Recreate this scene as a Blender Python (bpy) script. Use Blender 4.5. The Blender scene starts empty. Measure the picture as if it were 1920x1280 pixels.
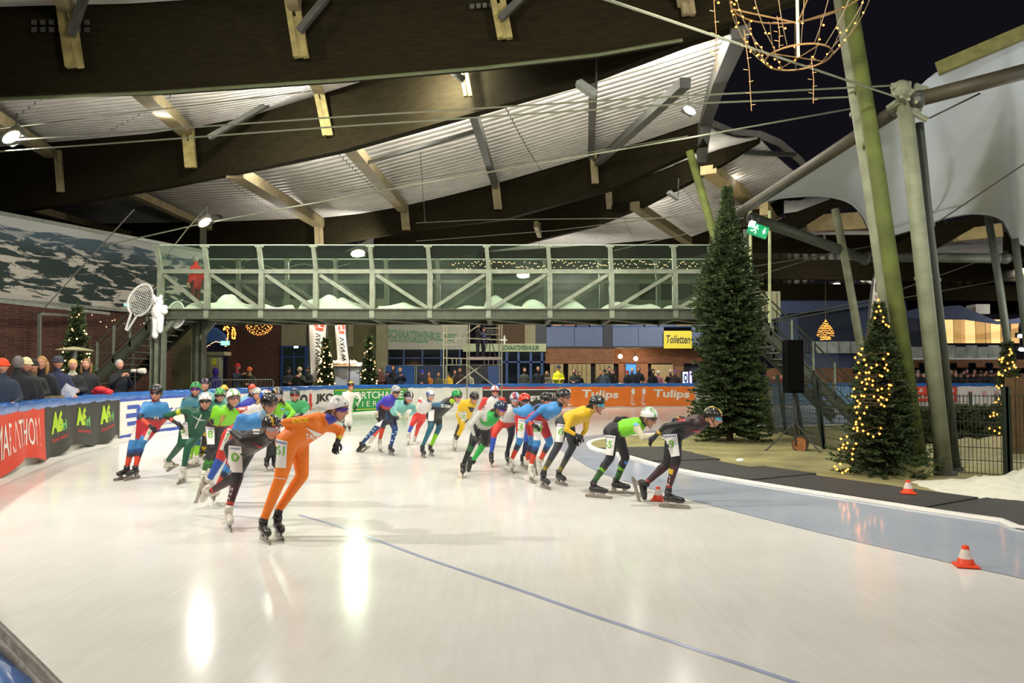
import bpy, math, random
import numpy as np
from mathutils import Vector, Matrix
from mathutils.bvhtree import BVHTree
from mathutils.geometry import tessellate_polygon

SC = bpy.context.scene
COL = SC.collection
random.seed(7)
RNG = np.random.RandomState(7)

# ------------------------------------------------------------------ camera
F = 1400.0
CAMZ = 1.65
PITCH = math.atan(60.0 / F)
cd = bpy.data.cameras.new('camera'); cam = bpy.data.objects.new('camera', cd); COL.objects.link(cam)
cd.sensor_width = 36.0; cd.lens = 36.0 * F / 1920.0
cd.clip_start = 0.05; cd.clip_end = 400
cam.location = (0, 0, CAMZ); cam.rotation_euler = (math.pi / 2 + PITCH, 0, 0)
SC.camera = cam

# ------------------------------------------------------------------ world, view
w = bpy.data.worlds.new('night_sky'); SC.world = w; w.use_nodes = True
bg = w.node_tree.nodes['Background']
bg.inputs[0].default_value = (0.010, 0.009, 0.013, 1); bg.inputs[1].default_value = 0.55
SC.view_settings.view_transform = 'Standard'
SC.view_settings.look = 'None'
SC.view_settings.exposure = 0.03
SC.view_settings.gamma = 1.0
SC.view_settings.use_curve_mapping = False
SC.cycles.use_denoising = True
SC.cycles.max_bounces = 8
SC.cycles.diffuse_bounces = 5
SC.cycles.transparent_max_bounces = 12
SC.cycles.sample_clamp_indirect = 6.0

# ------------------------------------------------------------------ floodlights at the hall's fittings, plus added unseen fill lights
def area_light(x, y, z, tx, ty, power, size=0.55, col=(1.0, 0.93, 0.74)):
    ld = bpy.data.lights.new('flood_fill_light', 'AREA'); ld.shape = 'DISK'; ld.size = size
    ld.energy = power; ld.color = col
    o = bpy.data.objects.new('flood_fill_light', ld); COL.objects.link(o)
    o.location = (x, y, z)
    o.rotation_euler = Vector((tx - x, ty - y, -z)).to_track_quat('-Z', 'Y').to_euler()
    o['kind'] = 'helper'
    return o
# (x, y, z, aim x, aim y, watts): visible fittings first, then unseen lights, most of them added for brightness
W1 = (1.0, 0.955, 0.87); W2 = (.96, .975, 1.0)
for L in ((-10.1, 15.0, 6.35, -3, 13, 150), (-9.4, 22.9, 6.2, -4, 19, 60), (-6.2, 30.0, 6.35, -3, 24, 210), (0.6, 36.0, 6.3, 3, 29, 420), (4.55, 19.0, 8.1, 2, 16, 150),
          (-9.6, 7.6, 6.5, -1, 9, 540), (-5.5, 1.0, 6.6, -2, 5, 190), (2.0, -2.0, 6.6, 2, 3, 190), (3.0, 7.5, 6.7, 3, 20, 430), (-3.0, 8.0, 6.7, -4, 22, 310),
          (-6.0, 17.2, 8.45, -5, 21, 170), (-2.0, 16.9, 8.65, -1, 21, 150), (2.0, 16.2, 8.85, 3, 21, 150),  # fills added out of sight behind the nearest beam, for the far ice
          (-6.5, 17.0, 8.4, -7.5, 31, 300), (-1.5, 16.6, 8.6, -1, 31, 300), (3.0, 15.6, 8.85, 4, 30, 260)):  # more hidden fills, added to brighten the bridge snow and truss
    area_light(*L, .4, W1)
for L in ((9.0, -1.0, 6.6, 7, 5, 200), (12.0, 8.0, 6.6, 11, 14, 200), (20.0, 12.0, 6.6, 16, 22, 250)):  # unseen cool fill lights added on the canopy side
    area_light(*L, .4, W2)
# fill lights added to brighten the stands, shop fronts and far straight
for L in ((-10.0, 15.3, 6.3, -17, 24, 300), (-6.2, 30.3, 6.3, -9, 46, 520), (0.6, 36.3, 6.2, 3, 47, 520), (9.8, 39.5, 6.6, 12, 48, 420)):
    area_light(*L, .4, W1)
for L in ((22.0, 49.0, 7.2, 20, 42, 400), (34.0, 44.0, 7.2, 30, 42, 400), (15.5, 33.0, 7.2, 15, 38, 250), (26.0, 38.0, 7.0, 26, 47, 400)):
    area_light(*L, .4, W1)
# unseen point fills added to brighten the roof sheets and the canopy side
def fill_point(x, y, z, power, col=W1):
    ld = bpy.data.lights.new('roof_canopy_fill', 'POINT'); ld.energy = power; ld.color = col; ld.shadow_soft_size = .3
    o = bpy.data.objects.new('roof_canopy_fill', ld); COL.objects.link(o); o.location = (x, y, z); o['kind'] = 'helper'
for L in ((-7.3, 22.6, 8.2, 200), (-3.2, 20.6, 8.5, 260), (.6, 18.6, 8.9, 260), (3.6, 17.0, 9.2, 220), (-9.0, 19.0, 8.3, 110), (-3.0, 16.8, 8.9, 110),
          (-9.4, 30, 7.4, 110), (2.4, 26.6, 8.5, 200), (5.4, 24.2, 8.7, 160), (5.0, 30.5, 8.2, 50), (8.2, 27.5, 8.8, 50), (14.5, 14, 3.6, 420), (11.5, 8.5, 4.0, 130), (16, 19.5, 3.4, 380)):
    fill_point(*L)

# ------------------------------------------------------------------ projection helpers
cP, sP = math.cos(PITCH), math.sin(PITCH)
def P(u, v, D):
    "point in the hall that lies D metres ahead"
    a, c = u - 960.0, 640.0 - v
    y = F * cP - c * sP; z = F * sP + c * cP
    k = D / y
    return Vector((a * k, D, CAMZ + z * k))
def G(u, v, z=0.0):
    a, c = u - 960.0, 640.0 - v
    y = F * cP - c * sP; zz = F * sP + c * cP
    k = (z - CAMZ) / zz
    return Vector((a * k, y * k, z))
def proj(p):
    x, y, z = p[0], p[1], p[2] - CAMZ
    f = y * cP + z * sP; up = -y * sP + z * cP
    return 960 + F * x / f, 640 - F * up / f

def lin(h):
    h = h.lstrip('#'); r = []
    for i in (0, 2, 4):
        c = int(h[i:i + 2], 16) / 255.0
        r.append(c / 12.92 if c <= 0.04045 else ((c + 0.055) / 1.055) ** 2.4)
    return tuple(r)

# ------------------------------------------------------------------ materials
MATS = {}
def M(name, hexc, rough=0.6, metal=0.0, var=0.12, scale=6.0, bump=0.0, spec=0.5, emit=None, estr=0.0, coat=0.0, alpha=None, stretch=(1, 1, 1)):
    if name in MATS: return MATS[name]
    m = bpy.data.materials.new(name); m.use_nodes = True; nt = m.node_tree; nd = nt.nodes; ln = nt.links
    b = nd['Principled BSDF']; c = lin(hexc) if isinstance(hexc, str) else hexc
    b.inputs['Roughness'].default_value = rough; b.inputs['Metallic'].default_value = metal
    b.inputs['Specular IOR Level'].default_value = spec
    b.inputs['Coat Weight'].default_value = coat
    b.inputs['Base Color'].default_value = (*c, 1)
    if var > 0 or bump > 0:
        tc = nd.new('ShaderNodeTexCoord'); mp = nd.new('ShaderNodeMapping'); mp.inputs['Scale'].default_value = stretch
        nz = nd.new('ShaderNodeTexNoise'); nz.inputs['Scale'].default_value = scale; nz.inputs['Detail'].default_value = 5
        ln.new(tc.outputs['Object'], mp.inputs[0]); ln.new(mp.outputs[0], nz.inputs['Vector'])
        if var > 0:
            rp = nd.new('ShaderNodeValToRGB'); rp.color_ramp.elements[0].position = .3; rp.color_ramp.elements[1].position = .7
            rp.color_ramp.elements[0].color = (*[x * (1 - var) for x in c], 1)
            rp.color_ramp.elements[1].color = (*[min(1, x * (1 + var)) for x in c], 1)
            ln.new(nz.outputs['Fac'], rp.inputs[0]); ln.new(rp.outputs[0], b.inputs['Base Color'])
        if bump > 0:
            bp = nd.new('ShaderNodeBump'); bp.inputs['Strength'].default_value = bump; bp.inputs['Distance'].default_value = .02
            ln.new(nz.outputs['Fac'], bp.inputs['Height']); ln.new(bp.outputs[0], b.inputs['Normal'])
    if emit:
        b.inputs['Emission Color'].default_value = (*lin(emit), 1); b.inputs['Emission Strength'].default_value = estr
        m.cycles.emission_sampling = 'NONE'
    if alpha is not None:
        b.inputs['Alpha'].default_value = alpha
    MATS[name] = m; return m

def attr_mat(name, rough=0.55, coat=0.0, weave=True):
    m = bpy.data.materials.new(name); m.use_nodes = True; nt = m.node_tree; nd = nt.nodes; ln = nt.links
    b = nd['Principled BSDF']; a = nd.new('ShaderNodeAttribute'); a.attribute_name = 'Col'
    b.inputs['Roughness'].default_value = rough; b.inputs['Coat Weight'].default_value = coat
    nz = nd.new('ShaderNodeTexNoise'); nz.inputs['Scale'].default_value = 18; nz.inputs['Detail'].default_value = 4
    tc = nd.new('ShaderNodeTexCoord'); ln.new(tc.outputs['Object'], nz.inputs['Vector'])
    mx = nd.new('ShaderNodeMix'); mx.data_type = 'RGBA'; mx.blend_type = 'MULTIPLY'; mx.inputs[0].default_value = .18
    ln.new(a.outputs['Color'], mx.inputs[6]); ln.new(nz.outputs['Fac'], mx.inputs[7]); ln.new(mx.outputs[2], b.inputs['Base Color'])
    if weave:
        bp = nd.new('ShaderNodeBump'); bp.inputs['Strength'].default_value = .25; bp.inputs['Distance'].default_value = .01
        ln.new(nz.outputs['Fac'], bp.inputs['Height']); ln.new(bp.outputs[0], b.inputs['Normal'])
    MATS[name] = m; return m
SUIT = attr_mat('suit_and_skin', .5)
SHELL = attr_mat('helmet_shell', .28, .4, False)
CLOTH = attr_mat('winter_clothes', .85)

def glass_mat(name, tint, alpha, rough=0.22):
    m = bpy.data.materials.new(name); m.use_nodes = True; nt = m.node_tree; nd = nt.nodes; ln = nt.links
    nd.remove(nd['Principled BSDF']); out = nd['Material Output']
    t = nd.new('ShaderNodeBsdfTransparent'); t.inputs[0].default_value = (*tint, 1)
    g = nd.new('ShaderNodeBsdfGlossy'); g.inputs['Roughness'].default_value = rough
    df = nd.new('ShaderNodeBsdfDiffuse'); df.inputs[0].default_value = (.5, .62, .5, 1)
    fr = nd.new('ShaderNodeFresnel'); fr.inputs[0].default_value = 1.12
    m1 = nd.new('ShaderNodeMixShader'); m1.inputs[0].default_value = alpha
    ln.new(t.outputs[0], m1.inputs[1]); ln.new(df.outputs[0], m1.inputs[2])
    m2 = nd.new('ShaderNodeMixShader'); ln.new(fr.outputs[0], m2.inputs[0]); ln.new(m1.outputs[0], m2.inputs[1]); ln.new(g.outputs[0], m2.inputs[2])
    ln.new(m2.outputs[0], out.inputs[0]); MATS[name] = m; return m

# ------------------------------------------------------------------ mesh builder
ORG = {}
class MB:
    def __init__(s): s.v = []; s.f = []
    def add(s, vs, fs):
        n = len(s.v); s.v += [tuple(p) for p in vs]; s.f += [tuple(i + n for i in q) for q in fs]; return s
    def box(s, c, d, R=None):
        vs = []
        for x in (-.5, .5):
            for y in (-.5, .5):
                for z in (-.5, .5):
                    p = Vector((x * d[0], y * d[1], z * d[2]))
                    if R is not None: p = R @ p
                    vs.append(Vector(c) + p)
        return s.add(vs, [(0, 1, 3, 2), (4, 6, 7, 5), (0, 4, 5, 1), (2, 3, 7, 6), (0, 2, 6, 4), (1, 5, 7, 3)])
    def bar(s, a, b, w, h=None, up=(0, 0, 1)):
        a, b = Vector(a), Vector(b); h = h or w; d = (b - a).normalized(); up = Vector(up)
        if abs(d.dot(up)) > .98: up = Vector((0, 1, 0))
        x = d.cross(up).normalized(); z = x.cross(d).normalized(); vs = []
        for p in (a, b):
            for i, j in ((-1, -1), (1, -1), (1, 1), (-1, 1)): vs.append(p + x * i * w / 2 + z * j * h / 2)
        return s.add(vs, [(0, 3, 2, 1), (4, 5, 6, 7), (0, 1, 5, 4), (1, 2, 6, 5), (2, 3, 7, 6), (3, 0, 4, 7)])
    def tube(s, pts, r, n=8, cap=True):
        pts = [Vector(p) for p in pts]; k = len(pts); r = r if isinstance(r, (list, tuple)) else [r] * k
        vs = []; px = None
        for i, p in enumerate(pts):
            d = (pts[min(i + 1, k - 1)] - pts[max(i - 1, 0)]).normalized()
            if px is None: px = d.cross(Vector((0, 0, 1)) if abs(d.z) < .9 else Vector((0, 1, 0))).normalized()
            else: px = (px - d * px.dot(d)).normalized()
            y = d.cross(px)
            for j in range(n):
                t = 2 * math.pi * j / n; vs.append(p + (px * math.cos(t) + y * math.sin(t)) * r[i])
        fs = []
        for i in range(k - 1):
            for j in range(n):
                a = i * n + j; b = i * n + (j + 1) % n; fs.append((a, b, b + n, a + n))
        if cap: fs.append(tuple(range(n))[::-1]); fs.append(tuple((k - 1) * n + j for j in range(n)))
        return s.add(vs, fs)
    def lathe(s, c, prof, n=16, R=None):
        vs = []; c = Vector(c)
        for r, z in prof:
            for j in range(n):
                t = 2 * math.pi * j / n; p = Vector((r * math.cos(t), r * math.sin(t), z))
                vs.append(c + (R @ p if R is not None else p))
        fs = []; k = len(prof)
        for i in range(k - 1):
            for j in range(n):
                a = i * n + j; b = i * n + (j + 1) % n; fs.append((a, b, b + n, a + n))
        fs.append(tuple(range(n))[::-1]); fs.append(tuple((k - 1) * n + j for j in range(n)))
        return s.add(vs, fs)
    def ball(s, c, r, nu=10, nv=6, R=None):
        r = r if isinstance(r, (tuple, list)) else (r, r, r); vs = []; fs = []; c = Vector(c)
        def q(p): return c + (R @ p if R is not None else p)
        vs.append(q(Vector((0, 0, -r[2]))))
        for i in range(1, nv):
            a = math.pi * i / nv - math.pi / 2
            for j in range(nu):
                t = 2 * math.pi * j / nu
                vs.append(q(Vector((r[0] * math.cos(a) * math.cos(t), r[1] * math.cos(a) * math.sin(t), r[2] * math.sin(a)))))
        vs.append(q(Vector((0, 0, r[2])))); L = len(vs) - 1
        for j in range(nu): fs.append((0, 1 + (j + 1) % nu, 1 + j)); fs.append((L, L - nu + j, L - nu + (j + 1) % nu))
        for i in range(nv - 2):
            for j in range(nu):
                a = 1 + i * nu + j; b = 1 + i * nu + (j + 1) % nu; fs.append((a, b, b + nu, a + nu))
        return s.add(vs, fs)
    def slab(s, poly, n, t):
        "planar polygon (3-D points) given thickness t along n"
        n = Vector(n).normalized() * t; k = len(poly); vs = [Vector(p) for p in poly] + [Vector(p) + n for p in poly]
        fs = [tuple(range(k))[::-1], tuple(range(k, 2 * k))] + [(i, (i + 1) % k, (i + 1) % k + k, i + k) for i in range(k)]
        return s.add(vs, fs)
    def grid(s, rows):
        "rows of 3-D points"
        n = len(rows[0]); vs = [p for r in rows for p in r]; fs = []
        for i in range(len(rows) - 1):
            for j in range(n - 1): fs.append((i * n + j, i * n + j + 1, (i + 1) * n + j + 1, (i + 1) * n + j))
        return s.add(vs, fs)
    def build(s, name, mat, parent=None, smooth=False, local=False, org=None, col=None):
        me = bpy.data.meshes.new(name)
        o = Vector((0, 0, 0))
        if parent is not None and not local: o = ORG.get(parent.name, o)
        elif org is not None: o = Vector(org)
        vs = s.v if local else [(p[0] - o.x, p[1] - o.y, p[2] - o.z) for p in s.v]
        me.from_pydata(vs, [], s.f); me.update()
        if isinstance(mat, (list, tuple)):
            for q in mat: me.materials.append(q)
        else: me.materials.append(mat)
        if smooth: me.polygons.foreach_set('use_smooth', [True] * len(me.polygons))
        if col is not None: setcol(me, col)
        ob = bpy.data.objects.new(name, me); COL.objects.link(ob)
        if parent is not None: ob.parent = parent; ORG[ob.name] = ORG.get(parent.name, Vector((0, 0, 0)))
        elif org is not None: ob.location = o; ORG[ob.name] = o
        return ob

def setcol(me, c):
    ca = me.color_attributes.new('Col', 'FLOAT_COLOR', 'POINT')
    c = np.asarray(c, dtype=np.float32)
    if c.ndim == 1: c = np.tile(c, (len(me.vertices), 1))
    if c.shape[1] == 3: c = np.hstack([c, np.ones((len(c), 1), np.float32)])
    ca.data.foreach_set('color', c.ravel())

def tag(o, label=None, cat=None, group=None, kind=None):
    if label: o['label'] = label
    if cat: o['category'] = cat
    if group: o['group'] = group
    if kind: o['kind'] = kind
    return o
def thing(name, label, cat, loc=(0, 0, 0), group=None, kind=None, rz=0.0):
    o = bpy.data.objects.new(name, None); COL.objects.link(o); o.empty_display_size = .2
    o.location = loc; o.rotation_euler = (0, 0, rz); ORG[o.name] = Vector(loc)
    return tag(o, label, cat, group, kind)
def copy_tree(o, parent=None):
    c = o.copy(); COL.objects.link(c)
    if parent is not None: c.parent = parent
    ORG[c.name] = ORG.get(o.name, Vector((0, 0, 0)))
    for ch in list(o.children): copy_tree(ch, c)
    return c

# ------------------------------------------------------------------ lettering
_TX = {}
def text2d(s, bold=0.0):
    "flat lettering, cap height 1, returned as 2-D vertices and faces"
    k = (s, bold)
    if k in _TX: return _TX[k]
    cu = bpy.data.curves.new('lettering', 'FONT'); cu.body = s; cu.size = 1.0; cu.offset = bold; cu.resolution_u = 3; cu.align_x = 'LEFT'
    ob = bpy.data.objects.new('lettering', cu); COL.objects.link(ob)
    dg = bpy.context.evaluated_depsgraph_get(); dg.update()
    me = ob.evaluated_get(dg).to_mesh()
    vs = [(v.co.x, v.co.y) for v in me.vertices]; fs = [tuple(p.vertices) for p in me.polygons]
    ob.evaluated_get(dg).to_mesh_clear()
    bpy.data.objects.remove(ob); bpy.data.curves.remove(cu)
    if vs:
        x0 = min(v[0] for v in vs); x1 = max(v[0] for v in vs); y0 = min(v[1] for v in vs); y1 = max(v[1] for v in vs)
        vs = [((x - x0) / (x1 - x0), (y - y0) / (y1 - y0)) for x, y in vs]
    _TX[k] = (vs, fs); return _TX[k]
def text_on(mb, s, fn, bold=0.0, shear=0.0, dedupe=True):
    "map lettering in the unit square through fn(x, y) -> 3-D point"
    vs, fs = text2d(s, bold)
    mb.add([fn(x + shear * (y - .5), y) for x, y in vs], fs); return mb
def quad_fn(a, b, c, d, off=Vector((0, 0, 0))):
    "unit square onto quad a (lower left) b (lower right) c (upper right) d (upper left)"
    a, b, c, d = map(Vector, (a, b, c, d))
    return lambda x, y: (a * (1 - x) + b * x) * (1 - y) + (d * (1 - x) + c * x) * y + off

def catmull(pts, n=8):
    pts = [Vector(p) for p in pts]; q = [pts[0] * 2 - pts[1]] + pts + [pts[-1] * 2 - pts[-2]]; out = []
    for i in range(1, len(q) - 2):
        for k in range(n):
            t = k / n; a, b, c, d = q[i - 1:i + 3]
            out.append(.5 * ((2 * b) + (c - a) * t + (2 * a - 5 * b + 4 * c - d) * t * t + (3 * b - a - 3 * c + d) * t ** 3))
    out.append(pts[-1]); return out
class Path:
    def __init__(s, pts, n=8):
        s.p = [Vector((p[0], p[1], 0)) for p in catmull([Vector((a[0], a[1], 0)) for a in pts], n)]
        s.s = [0.0]
        for a, b in zip(s.p, s.p[1:]): s.s.append(s.s[-1] + (b - a).length)
        s.L = s.s[-1]; s.us = [proj((p.x, p.y, .6))[0] if p.y > .3 else None for p in s.p]
    def at(s, t, off=0.0, z=0.0):
        "point at arclength t, moved off metres to the right of travel"
        i = min(max(int(np.searchsorted(s.s, t)) - 1, 0), len(s.p) - 2)
        a, b = s.p[i], s.p[i + 1]; k = (t - s.s[i]) / max(1e-6, s.s[i + 1] - s.s[i])
        i0, i1 = max(i - 1, 0), min(i + 2, len(s.p) - 1)
        d0 = (b - s.p[i0]).normalized(); d1 = (s.p[i1] - a).normalized(); d = (d0 * (1 - k) + d1 * k).normalized()
        p = a + (b - a) * k; return Vector((p.x + d.y * off, p.y - d.x * off, z))
    def s_of_u(s, u):
        for i in range(len(s.p) - 1):
            a, b = s.us[i], s.us[i + 1]
            if a is None or b is None or s.p[i].y < 8.5: continue
            if a <= u <= b: return s.s[i] + (u - a) / (b - a) * (s.s[i + 1] - s.s[i])
        return s.L
# ================================================================== the setting: ice, ground, boards
def ice_material(name, c1, c2, rough):
    m = bpy.data.materials.new(name); m.use_nodes = True; nt = m.node_tree; nd = nt.nodes; ln = nt.links
    b = nd['Principled BSDF']; b.inputs['IOR'].default_value = 1.31; b.inputs['Specular IOR Level'].default_value = .26
    tc = nd.new('ShaderNodeTexCoord')
    n1 = nd.new('ShaderNodeTexNoise'); n1.inputs['Scale'].default_value = .35; n1.inputs['Detail'].default_value = 7; n1.inputs['Roughness'].default_value = .65
    ln.new(tc.outputs['Object'], n1.inputs['Vector'])
    mp = nd.new('ShaderNodeMapping'); mp.inputs['Rotation'].default_value = (0, 0, .6); mp.inputs['Scale'].default_value = (9, .7, 1)
    n2 = nd.new('ShaderNodeTexNoise'); n2.inputs['Scale'].default_value = 2.2; n2.inputs['Detail'].default_value = 6
    ln.new(tc.outputs['Object'], mp.inputs[0]); ln.new(mp.outputs[0], n2.inputs['Vector'])
    ad = nd.new('ShaderNodeMath'); ad.operation = 'ADD'; ln.new(n1.outputs['Fac'], ad.inputs[0])
    ml = nd.new('ShaderNodeMath'); ml.operation = 'MULTIPLY'; ml.inputs[1].default_value = .35; ln.new(n2.outputs['Fac'], ml.inputs[0]); ln.new(ml.outputs[0], ad.inputs[1])
    rp = nd.new('ShaderNodeValToRGB'); rp.color_ramp.elements[0].position = .45; rp.color_ramp.elements[1].position = .9
    rp.color_ramp.elements[0].color = (*lin(c1), 1); rp.color_ramp.elements[1].color = (*lin(c2), 1)
    ln.new(ad.outputs[0], rp.inputs[0]); ln.new(rp.outputs[0], b.inputs['Base Color'])
    mr = nd.new('ShaderNodeMapRange'); mr.inputs[3].default_value = rough * .8; mr.inputs[4].default_value = rough * 1.5
    ln.new(n1.outputs['Fac'], mr.inputs[0]); ln.new(mr.outputs[0], b.inputs['Roughness'])
    bp = nd.new('ShaderNodeBump'); bp.inputs['Strength'].default_value = .10; bp.inputs['Distance'].default_value = .004
    ln.new(n2.outputs['Fac'], bp.inputs['Height']); ln.new(bp.outputs[0], b.inputs['Normal'])
    MATS[name] = m; return m
ICE = ice_material('resurfaced_ice', '#d8d5cc', '#eceae4', .13)
ICEB = ice_material('bluish_wet_ice', '#9fa8b4', '#b4bbc3', .08)

OUT = Path([(6, -5), (3, -2.35), (.82, -.38), (-.908, 1.273), (-3.55, 3.95), (-6.3, 7.8), (-8.15, 12.2), (-9.3, 16.5), (-9.7, 20.6),
            (-8.9, 25.5), (-7.0, 30.5), (-3.6, 33.6), (1.0, 35.2), (9.7, 37.2), (18, 37.4), (28, 36.6), (45, 35)], 8)
def xy(u, v): g = G(u, v); return (g.x, g.y)
INN = Path([(40, -1), (20, 0), (12, 2.9)] + [xy(2080, 1014), xy(1920, 985), xy(1800, 968), xy(1600, 937), xy(1400, 905), xy(1260, 880), xy(1170, 855)] +
           [(1.75, 16.8), (2.2, 18.8), (4.6, 21), (9.5, 23.6), (16, 25.2), (26, 25.8), (50, 26)], 8)
def poly_mesh(name, pts, z, mat, kind='structure', label=None):
    tri = tessellate_polygon([[Vector((p[0], p[1], 0)) for p in pts]])
    mb = MB(); mb.add([(p[0], p[1], z) for p in pts], tri); o = mb.build(name, mat)
    if kind: o['kind'] = kind
    for p in o.data.polygons:
        if p.normal.z < 0: o.data.flip_normals(); break
    return o
ice = poly_mesh('floor', [(p.x, p.y) for p in OUT.p] + [(60, 35), (60, -12), (6, -12)], 0.0, ICE)
# concrete apron outside the boards
APR = M('damp_concrete_apron', '#4a463e', .7, var=.3, scale=1.5, bump=.1)
mb = MB(); mb.grid([[OUT.at(s, o, .06) for s in np.linspace(0, OUT.L, 60)] for o in (-.02, -3, -30)])
ob = mb.build('floor', APR); ob['kind'] = 'structure'
mb = MB(); mb.grid([[(-80, -20, -.05), (90, -20, -.05)], [(-80, 120, -.05), (90, 120, -.05)]]); ob = mb.build('ground', APR); ob['kind'] = 'structure'
# infield ground
DIRT = M('mossy_sandy_ground', '#857f50', .95, var=.4, scale=1.3, bump=.5)
infp = [(p.x, p.y) for p in INN.p] + [(60, 26), (60, -1)]
poly_mesh('ground', infp, .012, DIRT)
# bluish inner lane
lane = catmull([Vector((*xy(u, v), 0)) for u, v in ((2300, 1180), (2100, 1133), (1920, 1086), (1811, 1062), (1600, 1014), (1400, 965), (1250, 925), (1130, 888), (1075, 858))] + [Vector((1.0, 17.5, 0)), Vector((1.7, 19.4, 0)), Vector((3.4, 21.2, 0)), Vector((6, 22.7, 0)), Vector((9.5, 23.9, 0)), Vector((16, 25.5, 0)), Vector((30, 26.1, 0))], 6)
inner_side = [p for p in INN.p if p.x < 31 and not (p.x > 9 and p.y < 4.5)]
poly_mesh('floor', [(p.x, p.y) for p in lane] + [(p.x, p.y) for p in inner_side[::-1]], .004, ICEB)
# white frozen rim along the infield
RIM = M('frozen_rim', '#dcd9cf', .5, var=.06, scale=3, bump=.3)
mb = MB(); ss = np.linspace(8, INN.L - 8, 160)
mb.grid([[INN.at(s, o, z) for s in ss] for o, z in ((-.04, .006), (-.02, .035), (.05, .04), (.08, .012))])
ob = mb.build('trim_1', RIM, smooth=True); ob['kind'] = 'structure'
# blue lane line under the ice
BL = M('blue_lane_paint', '#a7afcb', .2, var=.12, scale=4)
ln_ = catmull([Vector((*xy(u, v), 0)) for u, v in ((560, 965), (640, 988), (700, 1010), (800, 1047), (960, 1101), (1100, 1150), (1300, 1216), (1500, 1283), (1800, 1385), (2100, 1480))], 6)
mb = MB(); rows = [[], []]
for i, p in enumerate(ln_):
    d = (ln_[min(i + 1, len(ln_) - 1)] - ln_[max(i - 1, 0)]).normalized(); n = Vector((-d.y, d.x, 0)) * .021
    rows[0].append((p + n + Vector((0, 0, .0025)))); rows[1].append((p - n + Vector((0, 0, .0025))))
mb.grid(rows); ob = mb.build('trim_2', BL); ob['kind'] = 'structure'

# rubber mats, each tile a piece
RUB = M('black_rubber_mat', '#33322d', .75, var=.25, scale=10, bump=.3)
mats = thing('rubber_matting', 'dark rubber mats laid along the inner edge of the ice', 'mat', (INN.at(20, .8).x, INN.at(20, .8).y, .012))
s0 = INN.s_of_u(1100) if False else 0
sm = 10.0; k = 0
while sm < 46:
    wd = 1.25 if k % 2 else 1.45
    mb = MB(); a = [INN.at(sm + t, .10, 0) for t in (0.0, wd / 2, wd - .02)]; b = [INN.at(sm + t, 1.35 + .12 * (k % 3), 0) for t in (0.0, wd / 2, wd - .02)]
    zt = .028 + .014 * (k % 2)
    top = [Vector((p.x, p.y, zt)) for p in a + b[::-1]]; mb.slab(top, (0, 0, -1), zt - .005)
    mb.build('mat', RUB, mats); sm += wd; k += 1

# ------------------------------------------------------------------ rink boards
BLUE = M('blue_tarpaulin_padding', '#2f6bb8', .22, var=.12, scale=3, bump=.7, spec=.6)
PADW = M('white_padding_front', '#c9c6bb', .55, var=.08, scale=2, bump=.2)
SEAM = M('grey_ribbed_edging', '#6f675c', .6, var=.3, scale=14, bump=.5)
boards = thing('rink_boards', 'padded rink boards topped with glossy blue tarpaulin around the outside of the ice', 'boards', (-8.15, 12.2, 0))
sb = 1.2; i = 0
while sb < OUT.L - 2:
    L = 2.4; e = min(sb + L - .015, OUT.L - 1.5); ss = np.linspace(sb, e, 5)
    mb = MB(); prof = [(0, .01), (0, .5), (0, 1.0), (-.42, 1.0), (-.42, .01)]
    rows = [[OUT.at(s, o, z) for o, z in prof] for s in ss]; mb.grid(rows); n = len(prof)
    mb.f.append(tuple(range(n))); mb.f.append(tuple(range(4 * n, 5 * n))[::-1])
    bd = mb.build('board', PADW, boards)
    mb = MB(); prof = [(.02, .98), (.05, 1.02), (.055, 1.10), (.052, 1.145), (.047, 1.160), (.035, 1.166), (-.06, 1.172), (-.2, 1.165), (-.36, 1.17), (-.45, 1.13), (-.46, 1.0)]
    rows = [[OUT.at(s, o + .012 * math.sin(7 * s + 3 * q), z + .008 * math.sin(9 * s + 2 * q)) for q, (o, z) in enumerate(prof)] for s in np.linspace(sb, e, 13)]
    mb.grid(rows); mb.build('cushion', BLUE, bd, smooth=True)
    sb += L; i += 1
# ribbed kick edging where the camera leans over the boards
mb = MB(); ss = np.linspace(5.0, 15.0, 60)
mb.grid([[OUT.at(s, o, z) for s in ss] for o, z in ((.052, 1.0), (.055, 1.150), (.058, 1.172), (.063, 1.168), (.066, 1.145), (.070, 1.145), (.074, 1.168), (.083, 1.170), (.090, 1.160), (.092, 1.0), (.085, .6))])
mb.build('edging', SEAM, boards, smooth=True)
mb = MB(); ss = np.linspace(15, OUT.L - 4, 120)
mb.grid([[OUT.at(s, o + .02 * math.sin(s * 5), z * (1 + .4 * math.sin(s * 3.1))) for s in ss] for o, z in ((.0, .07), (.06, .05), (.14, .02), (.22, .002))])
ob = mb.build('snow', RIM, smooth=True); tag(ob, 'scraped snow packed along the foot of the rink boards', 'snow', kind='stuff')

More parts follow.
